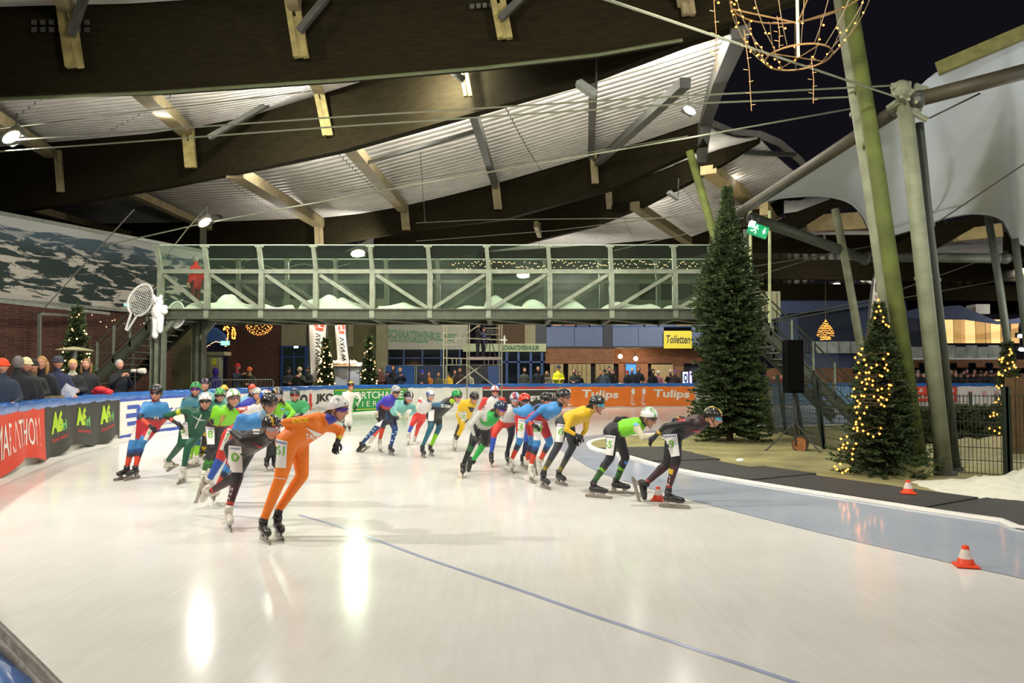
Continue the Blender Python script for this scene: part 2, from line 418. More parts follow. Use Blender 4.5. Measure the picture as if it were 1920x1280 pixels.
# ------------------------------------------------------------------ banners hung on the boards
def banner(label, u0, u1, base, z0=.03, z1=1.04, off=.03, drape=0.0, cat='banner', s_rng=None):
    s0, s1 = s_rng if s_rng else (OUT.s_of_u(u0), OUT.s_of_u(u1))
    n = max(4, int((s1 - s0) / .12)); org = OUT.at(s0, off, 0)
    t = thing('banner', label, cat, org, 'advertising banners on the rink boards')
    def fn(x, y, o=0.0):
        s = s0 + (s1 - s0) * x
        wob = .014 * math.sin(s * 5.0) * (1 - y) + drape * .10 * math.sin(s * 2.3) * (1 - y) ** 2
        zz = z0 + (z1 - z0) * y + drape * .09 * (1 + math.sin(s * 2.2 + 1)) * (1 - y)
        return OUT.at(s, off + o + abs(wob) + .012, zz)
    mb = MB(); rows = [[fn(x, y) for x in np.linspace(0, 1, n)] for y in np.linspace(0, 1, 9)]
    mb.grid(rows); back = [[fn(x, y, -.012) for x in np.linspace(0, 1, n)] for y in (0, 1)]; mb.grid(back)
    mb.build('sheet', base, t, smooth=True)
    return t, fn
def btext(t, fn, s, x0, x1, y0, y1, mat, bold=.02, shear=0.0, name='lettering', up=None):
    mb = MB(); text_on(mb, s, (lambda x, y: fn(x0 + (x1 - x0) * x, y0 + (y1 - y0) * y + (up(x) if up else 0), .008)), bold, shear); return mb.build(name, mat, t)
def brect(t, fn, x0, x1, y0, y1, mat, name='stripe', o=.005):
    mb = MB(); mb.grid([[fn(x, y, o) for x in np.linspace(x0, x1, max(2, int(24 * abs(x1 - x0)) + 2))] for y in np.linspace(y0, y1, 4)]); return mb.build(name, mat, t)
def bpoly(t, fn, pts, mat, name='mark', o=.006):
    tri = tessellate_polygon([[Vector((p[0], p[1], 0)) for p in pts]]); mb = MB(); mb.add([fn(x, y, o) for x, y in pts], tri); return mb.build(name, mat, t)
def flat(n, h): return M(n, h, .55, var=.05, scale=3)
WH = flat('white_print', '#e6e2d8'); RED = flat('red_banner', '#d8452c'); BLK = flat('black_banner', '#35342e'); LIME = flat('lime_print', '#a8cc2c')
GRN = flat('green_banner', '#2f9a45'); ORG_ = flat('orange_banner', '#ea7a20'); NAVY = flat('blue_print', '#3c53a8'); YEL = flat('yellow_print', '#e2d23c')
MGRN = flat('mid_green_print', '#63b35a'); DRK = flat('dark_print', '#2e2b29'); REDP = flat('red_print', '#cf4038')
def uu(s_u, s0, s1): return (OUT.s_of_u(s_u) - s0) / (s1 - s0)
sR0 = OUT.s_of_u(2) - 2.6
t, fn = banner('red banner with thin white capitals, at the left edge of the photo', 0, 78, RED, z0=.04, z1=1.10, drape=1, s_rng=(sR0, OUT.s_of_u(78)))
sQ0 = sR0; sQ1 = OUT.s_of_u(78); _a, _b = OUT.s_of_u(3), OUT.s_of_u(66)
btext(t, fn, 'MARATHON', (_b - (_b - _a) * 8 / 6.4 - sQ0) / (sQ1 - sQ0), (_b - sQ0) / (sQ1 - sQ0), .24, .76, WH, .0)
t, fn = banner('black banner with three lime logos beside the red banner', 79, 219, BLK, z0=.04, z1=1.10, drape=.8)
for x in (.18, .50, .83):
    btext(t, fn, 'A6', x - .10, x + .04, .42, .84, LIME, .07)
    btext(t, fn, "rl", x + .035, x + .085, .42, .62, MGRN, .05)
    btext(t, fn, "Drenth's makelaars", x - .09, x + .09, .27, .35, REDP, .01)
sA, sB = OUT.s_of_u(221), OUT.s_of_u(335)
t, fn = banner('white banner with blue bands and blue block logo behind the upright blue-red skater', 221, 345, WH, z0=.03, z1=1.06)
brect(t, fn, 0, 1, .90, 1.0, NAVY); brect(t, fn, 0, 1, 0, .10, NAVY)
brect(t, fn, .12, .30, .70, .80, NAVY, 'logo'); brect(t, fn, .10, .30, .49, .60, NAVY, 'logo'); brect(t, fn, .12, .30, .30, .40, NAVY, 'logo'); brect(t, fn, .27, .33, .32, .78, NAVY, 'logo')
btext(t, fn, 'Hurt up', .56, .97, .42, .70, NAVY, .02, .1); btext(t, fn, 'schaatsen', .66, .92, .20, .28, NAVY, 0)
t, fn = banner('white banner partly hidden by the helmets at left, ending at a round logo', 350, 470, WH, z0=.03, z1=1.06)
brect(t, fn, 0, 1, .92, 1.0, NAVY); brect(t, fn, 0, 1, 0, .08, NAVY)
btext(t, fn, 'Fair', .3, .7, .4, .7, NAVY, .03)
t, fn = banner('white banner with a red arrow and bold dark capitals', 472, 624, WH, z0=.05, z1=1.06)
btext(t, fn, 'JKO', .78, 1.0, .40, .80, DRK, .05); btext(t, fn, 'O', .58, .68, .40, .80, DRK, .06); btext(t, fn, 'WATERKERING', .72, 1.0, .14, .28, flat('grey_print', '#8a8880'), .0)
bpoly(t, fn, [(.715, .12), (.69, .45), (.70, .45), (.70, .78), (.715, .85), (.73, .78), (.73, .45), (.745, .45)], REDP, 'arrow')
t, fn = banner('green banner with white capitals and thin yellow lines', 625, 762, GRN, z0=.03, z1=1.08)
brect(t, fn, 0, 1, .88, .91, YEL); brect(t, fn, 0, 1, .10, .13, YEL)
btext(t, fn, 'SPORTCHALLE', .18, .95, .53, .82, WH, .02); btext(t, fn, 'V I E R H O E', .30, .92, .22, .44, WH, .0)
t, fn = banner('plain white banner between the green and the black banner', 764, 904, WH, z0=.03, z1=1.08)
t, fn = banner('black banner with a red top stripe and white lettering', 905, 1045, BLK, z0=.03, z1=1.08)
brect(t, fn, 0, 1, .86, 1.0, REDP); brect(t, fn, 0, 1, .80, .85, WH)
btext(t, fn, 'EA', .18, .27, .40, .60, WH, .02); btext(t, fn, 'Figrs', .55, .76, .30, .62, WH, .03); btext(t, fn, 'HTTPS', .82, .97, .45, .68, WH, .0)
t, fn = banner('orange banner with white brush lettering and tulip outlines', 1048, 1302, ORG_, z0=.03, z1=1.10)
for x in (.16, .69):
    btext(t, fn, 'Tulips', x, x + .27, .34, .80, WH, .03, .03, up=lambda q: -.06 * q)
for x in (.05, .52, .60):
    mb = MB(); cx, cy = x + .02, .70
    mb.add([fn(cx + .014 * math.cos(a), cy + .15 * math.sin(a), .008) for a in np.linspace(0, 2 * math.pi, 12, endpoint=False)], [tuple(range(12))])
    for dx in (0, -.012):
        mb.add([fn(x + .012 + dx, .12, .008), fn(x + .017 + dx, .12, .008), fn(x + .022 + dx, .55, .008), fn(x + .018 + dx, .55, .008)], [(0, 1, 2, 3)])
    mb.add([fn(x + .0, .12, .008), fn(x + .02, .07, .008), fn(x + .045, .16, .008), fn(x + .025, .14, .008)], [(0, 1, 2, 3)])
    mb.build('tulip', WH, t)
t, fn = banner('red far-straight banner with white lettering seen through the mesh fence', 1690, 1793, RED, z0=.25, z1=1.02)
btext(t, fn, 'ALLE TIJDEN', .05, .95, .55, .85, WH, .01); btext(t, fn, 'IJSBAAN', .05, .95, .15, .45, WH, .01)
t, fn = banner('blue and white far banner behind the loudspeaker', 1450, 1600, M('blue_white_banner', '#6f9cc4', .5, var=.3, scale=.8), z0=.1, z1=1.0)
t, fn = banner('white far-straight banner with pale pink drawings', 1796, 1885, WH, z0=.05, z1=1.05)
for x in (.25, .55, .8): bpoly(t, fn, [(x + .05 * math.cos(a), .6 + .2 * math.sin(a) * (1 + .3 * math.sin(3 * a))) for a in np.linspace(0, 6.28, 11)[:-1]], flat('pale_pink', '#d8a8a8'), 'drawing')

# ================================================================== the hall roof
WOOD = M('dark_glulam_timber', '#1f1b0e', .9, spec=.08, var=.25, scale=3, stretch=(1, 1, 6), bump=.15)
WOODL = M('pale_mossy_purlin', '#7d7150', .75, var=.22, scale=4, bump=.2)
STEELD = M('dark_grey_steel', '#4c4d46', .5, .3, var=.2, scale=5)
GALV = M('galvanised_steel', '#8f9488', .42, .55, var=.2, scale=9)
SHEET = M('corrugated_light_sheet', '#d2cec6', .55, .1, var=.1, scale=2, stretch=(1, 1, 1))
roof = thing('ceiling', None, None, (0, 20, 7.5), kind='structure')
def beam(tab, th=.24, mat=WOOD, name='beam', ext=0):
    "tab rows: u, v top, v bottom, distance"
    rows = []
    for u, vt, vb, D in tab:
        lo = P(u, vb, D); hi = P(u, vt, D); hi.x = lo.x; rows.append((lo, hi))
    mb = MB(); R = []
    for i, (lo, hi) in enumerate(rows):
        a = rows[max(0, i - 1)][0]; b = rows[min(len(rows) - 1, i + 1)][0]; d = Vector((b.x - a.x, b.y - a.y, 0)).normalized(); n = Vector((-d.y, d.x, 0)) * th
        R.append([lo, hi, hi + n, lo + n, lo])
    mb.grid(R); mb.f.append((0, 1, 2, 3)); k = (len(R) - 1) * 5; mb.f.append((k, k + 3, k + 2, k + 1))
    o = mb.build(name, mat, roof); return [r[0] for r in rows], [r[1] for r in rows]
bA = [(-500, 30, 225, 15.6), (0, 12, 178, 15.2), (300, 5, 170, 15.0), (640, -25, 147, 14.8), (900, -52, 125, 14.5), (1120, -82, 100, 14.2), (1280, -110, 72, 13.9), (1400, -130, 30, 13.4), (1480, -150, 3, 12.8), (1580, -180, -40, 12.2)]
bB = [(-500, 330, 485, 36), (0, 270, 402, 26.5), (300, 243, 352, 23.6), (450, 215, 322, 21.6), (640, 155, 282, 19.6), (900, 70, 208, 17.2), (1100, 0, 150, 15.8), (1290, -60, 78, 14.4), (1392, -95, 46, 13.9)]
bC = [(-200, 425, 520, 48), (250, 415, 500, 39), (420, 412, 482, 36), (640, 403, 455, 32.5), (770, 381, 432, 30.3), (940, 338, 412, 28.5), (1100, 290, 368, 25.8), (1140, 281, 356, 25.1), (1282, 236, 292, 22.6), (1318, 222, 272, 22.0)]
bD = [(700, 440, 500, 42), (960, 400, 462, 36), (1110, 362, 425, 31.5), (1200, 330, 388, 28.5), (1282, 297, 346, 25.9), (1360, 268, 304, 24.8), (1425, 252, 264, 24.4)]
bE = [(600, 480, 540, 52), (900, 470, 520, 47), (1100, 457, 500, 41), (1300, 440, 480, 36), (1400, 402, 436, 33), (1480, 360, 384, 31), (1530, 338, 352, 30)]
lows, tops = {}, {}
for k, tab in (('A', bA), ('B', bB), ('C', bC), ('D', bD), ('E', bE)): lows[k], tops[k] = beam(tab)
# near beam over the camera, out of view
zb = [Vector((-24, 3.5, 8.6)), Vector((-12, 3.2, 8.6)), Vector((0, 3.0, 8.7)), Vector((4, 4.5, 8.9))]
def interp(pts, x):
    "point on polyline at given x"
    for a, b in zip(pts, pts[1:]):
        if a.x <= x <= b.x: return a.lerp(b, (x - a.x) / (b.x - a.x))
    return pts[0].copy() if x < pts[0].x else pts[-1].copy()
def param(pts, t):
    L = [0]
    for a, b in zip(pts, pts[1:]): L.append(L[-1] + (b - a).length)
    q = t * L[-1]
    for i in range(len(pts) - 1):
        if q <= L[i + 1] + 1e-6: return pts[i].lerp(pts[i + 1], (q - L[i]) / max(1e-6, L[i + 1] - L[i]))
    return pts[-1].copy()
def sheets(near, far, ts, ribs=26, drop=.05, mat=SHEET, sub=3):
    "corrugated sheets between two beams, one piece per bay (ts = split parameters)"
    for t0, t1 in zip(ts, ts[1:]):
        cols = []
        for q in range(sub + 1):
            t = t0 + (t1 - t0) * (q / sub) * .995
            a = near(t); b = far(t); row = []
            for i in range(ribs):
                for f, z in ((.0, 0), (.35, 0), (.5, .06), (.85, .06)):
                    k = (i + f) / ribs; p = a.lerp(b, k); p.z += z - drop * math.sin(math.pi * k) * 4; row.append(p)
            cols.append(row)
        mb = MB(); mb.grid(cols); mb.build('roof_sheet', mat, roof)
def tp(k): return lambda t: param(tops[k], t) + Vector((0, .05, -.12))
sheets(lambda t: param(zb, t), lambda t: param(tops['A'][:8], t) + Vector((0, 0, -.1)), [0, .25, .5, .75, 1], 20)
sheets(tp('A'), tp('B'), [0, .2, .4, .55, .7, .85, 1], 30)
sheets(tp('B'), tp('C'), [0, .2, .36, .5, .62, .74, .87, 1], 34)
sheets(tp('C'), tp('D'), [0, .25, .5, .75, 1], 30)
sheets(tp('D'), tp('E'), [0, .25, .5, .7, .85, 1], 30)
# opaque deck above the sheets
DECK = M('roof_deck', '#2a2824', .9, var=.1)
mb = MB()
def purlin(pts, br=None, wdt=.22, hgt=.3, mat=WOODL, brw=.22, brmat=WOODL, two=True):
    "pts: [(u, v, D), ...] under the sheet; br = (u top, v top, u bottom, v bottom, D) hanger on the beam's face"
    mb = MB(); q = [P(*p) for p in pts]
    for a, b in zip(q, q[1:]): mb.bar(a, b, wdt, hgt)
    o = mb.build('purlin', mat, roof)
    if br:
        u0, v0, u1, v1, D = br; a, b = P(u0, v0, D), P(u1, v1, D); mb = MB()
        if two:
            d = Vector((brw * .5, 0, 0)); mb.bar(a - d * .6, b - d * .6, brw * .38, .12); mb.bar(a + d * .6, b + d * .6, brw * .38, .12); mb.bar(a.lerp(b, .3), b, brw * .3, .07)
        else: mb.bar(a, b, brw, .12)
        mb.build('hanger', brmat, o)
    return o
LW = M('mossy_pale_hanger', '#857a48', .8, var=.3, scale=5)
# hangers on the nearest beam
purlin([(20, -260, 9.0), (112, -8, 14.0), (128, 15, 14.95)], (122, 5, 140, 126, 14.75), brw=.34, brmat=LW)
purlin([(500, -260, 9.0), (548, -5, 14.0), (555, 10, 14.6)], (548, 0, 565, 107, 14.5), brw=.30, brmat=LW)
purlin([(900, -300, 9.0), (925, -60, 13.5), (930, -30, 14.3)], (930, -20, 947, 72, 14.2), brw=.30, brmat=LW)
purlin([(1262, -250, 9.5), (1275, -50, 13.0), (1282, 0, 13.7)], (1278, -60, 1292, 28, 13.6), brw=.24)
# bay A-B
purlin([(245, 150, 15.6), (352, 248, 22.6)], (352, 243, 358, 314, 22.2), wdt=.42, hgt=.3, brw=.34, brmat=LW)
purlin([(560, 90, 15.4), (598, 165, 19.4)], (595, 158, 615, 254, 19.7), wdt=.26, brw=.26, brmat=LW)
purlin([(850, 60, 15.2), (868, 110, 16.9)], (868, 128, 878, 181, 17.0), wdt=.2, brw=.2, brmat=LW)
purlin([(-60, 190, 15.8), (95, 288, 25)], (108, 282, 114, 360, 25.2), wdt=.35, brw=.22)
# bay B-C
purlin([(440, 322, 22.0), (598, 418, 33.0)], (597, 410, 599, 460, 33.0), wdt=.50, hgt=.35, brw=.4)
purlin([(655, 272, 19.8), (755, 390, 30.0)], (757, 383, 762, 431, 30.2), wdt=.38, hgt=.3, brw=.34)
purlin([(886, 205, 17.6), (928, 345, 28.0)], (928, 338, 934, 392, 28.2), wdt=.20, hgt=.28, brw=.32, mat=STEELD)
purlin([(1113, 130, 16.0), (1108, 292, 25.2)], (1112, 285, 1116, 344, 25.0), wdt=.20, hgt=.3, brw=.24, mat=STEELD)
purlin([(1285, 155, 14.6), (1120, 305, 25.0)], None, wdt=.22, hgt=.2, mat=STEELD)
purlin([(-20, 370, 29), (240, 440, 39)], None, wdt=.4)
purlin([(180, 330, 26), (400, 430, 37)], None, wdt=.35)
# braces at the near hangers
for a, b, D in (((158, -5), (133, 66), 14.5), ((612, -5), (561, 58), 14.3), ((985, -10), (938, 35), 14.0), ((555, 165), (392, 258), 20.5), ((390, 385), (415, 408), 34), ((845, 132), (870, 150), 16.6)):
    mb = MB(); mb.bar(P(*a, D), P(*b, D), .13, .13); mb.build('brace', STEELD, roof)
# bay C-D
purlin([(1140, 350, 25.6), (1142, 385, 30)], (1141, 352, 1144, 386, 30.2), wdt=.2, brw=.22, brmat=LW)
purlin([(1190, 385, 28.6), (1290, 452, 34)], None, wdt=.4, hgt=.3)
purlin([(1005, 420, 33), (1012, 440, 34)], (1008, 418, 1011, 440, 34.2), wdt=.2, brw=.24, brmat=LW)
# bay D-E, pale timbers
PINE = M('pale_pine_purlin', '#c2ad78', .7, var=.18, scale=4, bump=.1)
purlin([(1328, 318, 25.2), (1405, 376, 30.5)], None, wdt=.55, hgt=.3, mat=PINE)
purlin([(1422, 385, 31), (1462, 428, 37)], (1452, 415, 1460, 440, 36.5), wdt=.6, hgt=.3, mat=PINE)
purlin([(1380, 285, 24.9), (1490, 290, 26.0)], None, wdt=.2, hgt=.12, mat=STEELD)
# upper edge channel of the roof towards the open middle
mb = MB(); q = [tops['A'][-1], P(1500, -80, 12.9), P(1388, 50, 13.8), P(1350, 140, 17.5), P(1322, 225, 21.9), P(1312, 300, 22.6)]
for a, b in zip(q[2:], q[3:]): mb.bar(a, b, .32, .42)
mb.build('edge_channel', M('grey_roof_edge', '#47473f', .6, var=.15), roof)
mb = MB(); q = [P(1325, 228, 22.2), P(1372, 248, 23.8), P(1425, 252, 24.4), P(1462, 268, 25.6), P(1500, 300, 27.5), P(1530, 338, 30)]
for a, b in zip(q, q[1:]): mb.bar(a, b, .14, .2)
mb.build('edge_channel', M('pale_roof_edge', '#9a978c', .6, var=.15), roof)
# tie rod along the bottom of the nearest beam
mb = MB(); q = [P(u, v + 3, D - .15) for u, v, D in ((-100, 187, 15.2), (300, 170, 15.0), (640, 147, 14.8), (900, 125, 14.5), (1120, 100, 14.2), (1280, 72, 13.9))]
mb.tube(q, .035, 6); mb.build('edge_strip', M('pale_green_edge', '#4f5636', .6, var=.15), roof)
# square bolt plates on the near beam
for i in range(7):
    for j in range(2):
        mb = MB(); p = P(64 + i * 16.5, 42 + j * 14, 15.02 - .004 * i); mb.box(p, (.10, .03, .10)); mb.build('bolt_plate', STEELD, roof)
for i in range(5):
    mb = MB(); mb.box(P(885 + i * 12, 12 - i, 14.35), (.09, .03, .09)); mb.build('bolt_plate', STEELD, roof)

# rear closing wall high behind the bridge, and the mural wall on the left
DGW = M('dark_olive_cladding', '#3a3a26', .8, var=.25, scale=1.5)
def wall(name, a, b, z0, z1, mat, th=.25):
    "upright wall between plan points a and b"
    mb = MB(); a = Vector((a[0], a[1], 0)); b = Vector((b[0], b[1], 0)); d = (b - a).normalized(); n = Vector((-d.y, d.x, 0)) * th
    mb.slab([Vector((a.x, a.y, z0)), Vector((b.x, b.y, z0)), Vector((b.x, b.y, z1)), Vector((a.x, a.y, z1))], n, th); o = mb.build(name, mat); o['kind'] = 'structure'; return o
def brick_mat(name, c1, c2, mortar, sc=8.0):
    m = bpy.data.materials.new(name); m.use_nodes = True; nt = m.node_tree; nd = nt.nodes; ln = nt.links; b = nd['Principled BSDF']; b.inputs['Roughness'].default_value = .9
    tc = nd.new('ShaderNodeTexCoord'); mp = nd.new('ShaderNodeMapping'); mp.inputs['Rotation'].default_value = (math.pi / 2, 0, 0)
    br = nd.new('ShaderNodeTexBrick'); br.inputs['Scale'].default_value = sc; br.inputs['Color1'].default_value = (*lin(c1), 1); br.inputs['Color2'].default_value = (*lin(c2), 1); br.inputs['Mortar'].default_value = (*lin(mortar), 1)
    br.inputs['Mortar Size'].default_value = .03; br.inputs['Brick Width'].default_value = 1.0; br.inputs['Row Height'].default_value = .35
    ln.new(tc.outputs['Object'], mp.inputs[0]); ln.new(mp.outputs[0], br.inputs['Vector']); ln.new(br.outputs['Color'], b.inputs['Base Color']); MATS[name] = m; return m
BRK = brick_mat('dark_red_brick', '#5a3426', '#44281e', '#5c5044', 4)
BRKL = brick_mat('orange_brown_brick', '#8a5a3c', '#74482f', '#86705a', 4)
wl0, wl1 = (-21.0, 15.0), (-13.2, 32.0)
wall('wall_left', wl0, wl1, 0, 4.05, BRK)
# mural: a printed winter landscape, one sheet with rails
def mural_mat():
    m = bpy.data.materials.new('winter_landscape_print'); m.use_nodes = True; nt = m.node_tree; nd = nt.nodes; ln = nt.links; b = nd['Principled BSDF']; b.inputs['Roughness'].default_value = .7
    uv = nd.new('ShaderNodeAttribute'); uv.attribute_name = 'Col'          # R = along, G = height
    sp = nd.new('ShaderNodeSeparateColor'); ln.new(uv.outputs['Color'], sp.inputs[0])
    cb = nd.new('ShaderNodeCombineXYZ'); ln.new(sp.outputs[0], cb.inputs[0]); ln.new(sp.outputs[1], cb.inputs[1])
    mp = nd.new('ShaderNodeMapping'); mp.inputs['Scale'].default_value = (12, 7.5, 1); mp.inputs['Rotation'].default_value = (0, 0, .25); ln.new(cb.outputs[0], mp.inputs[0])
    n = nd.new('ShaderNodeTexNoise'); n.inputs['Scale'].default_value = 1.3; n.inputs['Detail'].default_value = 4; n.inputs['Roughness'].default_value = .62; n.inputs['Distortion'].default_value = .9; ln.new(mp.outputs[0], n.inputs['Vector'])
    r = nd.new('ShaderNodeValToRGB'); e = r.color_ramp.elements; e[0].position = .525; e[0].color = (*lin('#20302c'), 1); e[1].position = .56; e[1].color = (*lin('#b3aea0'), 1); ln.new(n.outputs['Fac'], r.inputs[0])
    # distant hills bluer, sky band grey
    r2 = nd.new('ShaderNodeValToRGB'); e = r2.color_ramp.elements; e[0].position = .60; e[0].color = (0, 0, 0, 1); e[1].position = .80; e[1].color = (1, 1, 1, 1); ln.new(sp.outputs[1], r2.inputs[0])
    mx = nd.new('ShaderNodeMix'); mx.data_type = 'RGBA'; ln.new(r.outputs[0], mx.inputs[6]); mx.inputs[7].default_value = (*lin('#4d6270'), 1)
    m0 = nd.new('ShaderNodeMath'); m0.operation = 'MULTIPLY'; m0.inputs[1].default_value = .55; ln.new(r2.outputs[0], m0.inputs[0]); ln.new(m0.outputs[0], mx.inputs[0])
    wv = nd.new('ShaderNodeTexNoise'); wv.inputs['Scale'].default_value = 6; wv.noise_dimensions = '1D'; ln.new(sp.outputs[0], wv.inputs['W'])
    m1 = nd.new('ShaderNodeMath'); m1.operation = 'MULTIPLY_ADD'; m1.inputs[1].default_value = .16; m1.inputs[2].default_value = .80; ln.new(wv.outputs['Fac'], m1.inputs[0])
    gt = nd.new('ShaderNodeMath'); gt.operation = 'GREATER_THAN'; ln.new(sp.outputs[1], gt.inputs[0]); ln.new(m1.outputs[0], gt.inputs[1])
    mx2 = nd.new('ShaderNodeMix'); mx2.data_type = 'RGBA'; ln.new(gt.outputs[0], mx2.inputs[0]); ln.new(mx.outputs[2], mx2.inputs[6]); mx2.inputs[7].default_value = (*lin('#a3a59f'), 1)
    # foreground snow slope, lower left
    lw = nd.new('ShaderNodeMath'); lw.operation = 'MULTIPLY_ADD'; lw.inputs[1].default_value = -.62; lw.inputs[2].default_value = .42; ln.new(sp.outputs[0], lw.inputs[0])
    lt = nd.new('ShaderNodeMath'); lt.operation = 'LESS_THAN'; ln.new(sp.outputs[1], lt.inputs[0]); ln.new(lw.outputs[0], lt.inputs[1])
    mx3 = nd.new('ShaderNodeMix'); mx3.data_type = 'RGBA'; ln.new(lt.outputs[0], mx3.inputs[0]); ln.new(mx2.outputs[2], mx3.inputs[6]); mx3.inputs[7].default_value = (*lin('#aaa597'), 1)
    ln.new(mx3.outputs[2], b.inputs['Base Color']); MATS['winter_landscape_print'] = m; return m
d = (Vector((*wl1, 0)) - Vector((*wl0, 0))).normalized(); nrm = Vector((d.y, -d.x, 0)) * .12
a0 = Vector((*wl0, 0)) + nrm; b0 = Vector((*wl1, 0)) + nrm
vs, cs = [], []
for i in range(13):
    for j in range(5):
        k, h = i / 12, j / 4; p = a0.lerp(b0, k); vs.append((p.x, p.y, 4.1 + 2.75 * h)); cs.append((k, h, 0, 1))
mb = MB(); mb.grid([vs[i * 5:(i + 1) * 5] for i in range(13)])
mural = thing('mural', 'long printed mural of snowy hills and dark woods high on the left wall', 'mural', (a0.x, a0.y, 4.1))
pr = mb.build('print', mural_mat(), mural, col=cs)
mb = MB(); e = Vector((0, 0, 1)); mb.bar(a0 + e * 6.87, b0 + e * 6.87, .1, .12); mb.bar(a0 + e * 4.05, b0 + e * 4.05, .12, .12); mb.build('frame', GALV, mural)
wall('wall_back', (-13.2, 32.0), (-19.2, 47), 0, 8, DGW)
wall('wall_back', (-19.2, 47), (14.0, 47.2), 5.2, 9.5, DGW)
# ================================================================== footbridge over the track
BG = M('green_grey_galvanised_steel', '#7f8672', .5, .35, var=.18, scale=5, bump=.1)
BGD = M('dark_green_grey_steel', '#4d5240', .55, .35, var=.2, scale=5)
GLS = glass_mat('bridge_glass', (.88, .95, .88), .015)
FSN = M('artificial_snow_blanket', '#e9e7df', .9, var=.06, scale=7, bump=.6)
GD, FD = 23.0, 25.6
bridge = thing('footbridge', 'steel truss footbridge with glass sides and cotton snow crossing above the track', 'footbridge', P(806, 590, 24.3))
PU = [300, 388, 490, 592, 698, 806, 916, 1031, 1147, 1266, 1385]
zt = P(806, 461, GD).z; zr = P(806, 509, GD).z; zb1 = P(806, 580, GD).z; zb0 = P(806, 597, GD).z
xs = [P(u, 590, GD).x for u in PU]
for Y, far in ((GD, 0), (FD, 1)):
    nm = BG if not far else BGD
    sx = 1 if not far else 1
    mb = MB(); mb.box(((xs[0] + xs[-1]) / 2, Y, (zb0 + zb1) / 2), (xs[-1] - xs[0] + .3, .10, zb1 - zb0))
    for z in (zb0, zb1): mb.box(((xs[0] + xs[-1]) / 2, Y, z), (xs[-1] - xs[0] + .3, .26, .035))
    mb.build('bottom_chord', BGD if not far else BGD, bridge)
    mb = MB(); mb.box(((xs[0] + xs[-1]) / 2, Y, zr), (xs[-1] - xs[0], .12, .13)); mb.build('top_rail', nm, bridge)
    for i, x in enumerate(xs):
        lean = .12 * (1 if Y == GD else -1); mb = MB()
        mb.bar((x, Y, zb0 - .02), (x, Y, zr), .15, .17, up=(0, 1, 0)); mb.bar((x, Y, zr - .02), (x - .06, Y - lean, zt - .05), .12, .15, up=(0, 1, 0))
        mb.box((x - .06, Y - lean, zt - .03), (.24, .12, .07)); mb.build('post', nm, bridge)
    for i in range(10):
        a, b = (xs[i], xs[i + 1]); mb = MB()
        if i < 5: mb.bar((a + .12, Y + .02, zr - .1), (b - .05, Y + .02, zb1 + .03), .10, .11)
        else: mb.bar((a + .1, Y + .02, zb1 + .03), (b - .1, Y + .02, zr - .08), .10, .11)
        mb.build('diagonal', nm, bridge)
        mb = MB(); yy = Y + .07
        mb.slab([(a + .07, yy, zb1 + .05), (b - .07, yy, zb1 + .05), (b - .07, yy, zr), (a + .07, yy, zr)], (0, 1, 0), .012); mb.build('glass_pane', GLS, bridge)
        mb = MB(); dy = -.12 * (1 if Y == GD else -1)
        mb.slab([(a - .03, Y, zr + .06), (b - .1, Y, zr + .06), (b - .1, Y + dy, zt), (a - .03, Y + dy, zt)], (0, 1, 0), .012); mb.build('glass_pane', GLS, bridge)
    mb = MB(); dy = -.12 * (1 if Y == GD else -1); mb.bar((xs[0], Y + dy, zt + .01), (xs[-1], Y + dy, zt + .01), .03, .03); mb.build('glass_edge', M('pale_glass_edge', '#a9b8a4', .3), bridge)
mb = MB(); mb.box(((xs[0] + xs[-1]) / 2, (GD + FD) / 2, zb1 - .12), (xs[-1] - xs[0], FD - GD - .2, .06)); mb.build('deck', M('dark_steel_deck', '#2c2d24', .8), bridge)
for i, x in enumerate(xs):
    mb = MB(); mb.bar((x, GD, zb0 + .06), (x, FD, zb0 + .06), .14, .2); mb.build('cross_beam', BGD, bridge)
    if i < 10: mb = MB(); mb.bar((x, GD + .1, zb0 - .03), (xs[i + 1], FD - .1, zb0 - .03), .10, .04); mb.build('wind_brace', BG, bridge)
# cotton snow along both sides
rr = random.Random(3)
def snow_roll(x0, x1, y, z, hmax, dep, seed, parent, name='snow_blanket'):
    r = random.Random(seed); n = max(8, int((x1 - x0) / .09)); ph = [r.uniform(0, 6) for _ in range(4)]; rows = []
    for i in range(n + 1):
        x = x0 + (x1 - x0) * i / n; k = max(0.0, math.sin(math.pi * i / n)) ** .35
        h = hmax * k * (.55 + .28 * math.sin(x * 2.2 + ph[0]) + .17 * math.sin(x * 5.1 + ph[1])); h = max(.03, h)
        rows.append([Vector((x, y - dep / 2 * math.cos(t) * (1 + .1 * math.sin(9 * x + 3 * t)), z + h * math.sin(t) * (1 + .06 * math.sin(13 * x + 5 * t)))) for t in np.linspace(0, math.pi, 9)])
    mb = MB(); mb.grid(rows); mb.f.append(tuple(range(9))); mb.f.append(tuple(n * 9 + i for i in range(9))[::-1]); return mb.build(name, FSN, parent, smooth=True)
segs = [(335, 388), (392, 545), (548, 650), (660, 760), (762, 1000 - 215)]
for k, (u0, u1, h) in enumerate([(345, 440, .30), (400, 500, .48), (470, 552, .42), (560, 640, .50), (610, 700, .34), (705, 800, .46), (850, 925, .28), (905, 985, .42), (975, 1030, .34), (1028, 1102, .28), (1110, 1180, .32), (1160, 1245, .40), (1240, 1330, .36), (1320, 1385, .3)]):
    snow_roll(P(u0, 580, GD + .3).x, P(u1, 580, GD + .3).x, GD + .30 + .03 * (k % 3), zb1 - .02, h * 1.3, .4, 10 + k, bridge)
for k in range(6):
    u0 = 420 + k * 150; snow_roll(P(u0, 580, FD - .3).x, P(u0 + 110, 580, FD - .3).x, FD - .35, zb1 - .02, .3, .3, 40 + k, bridge)
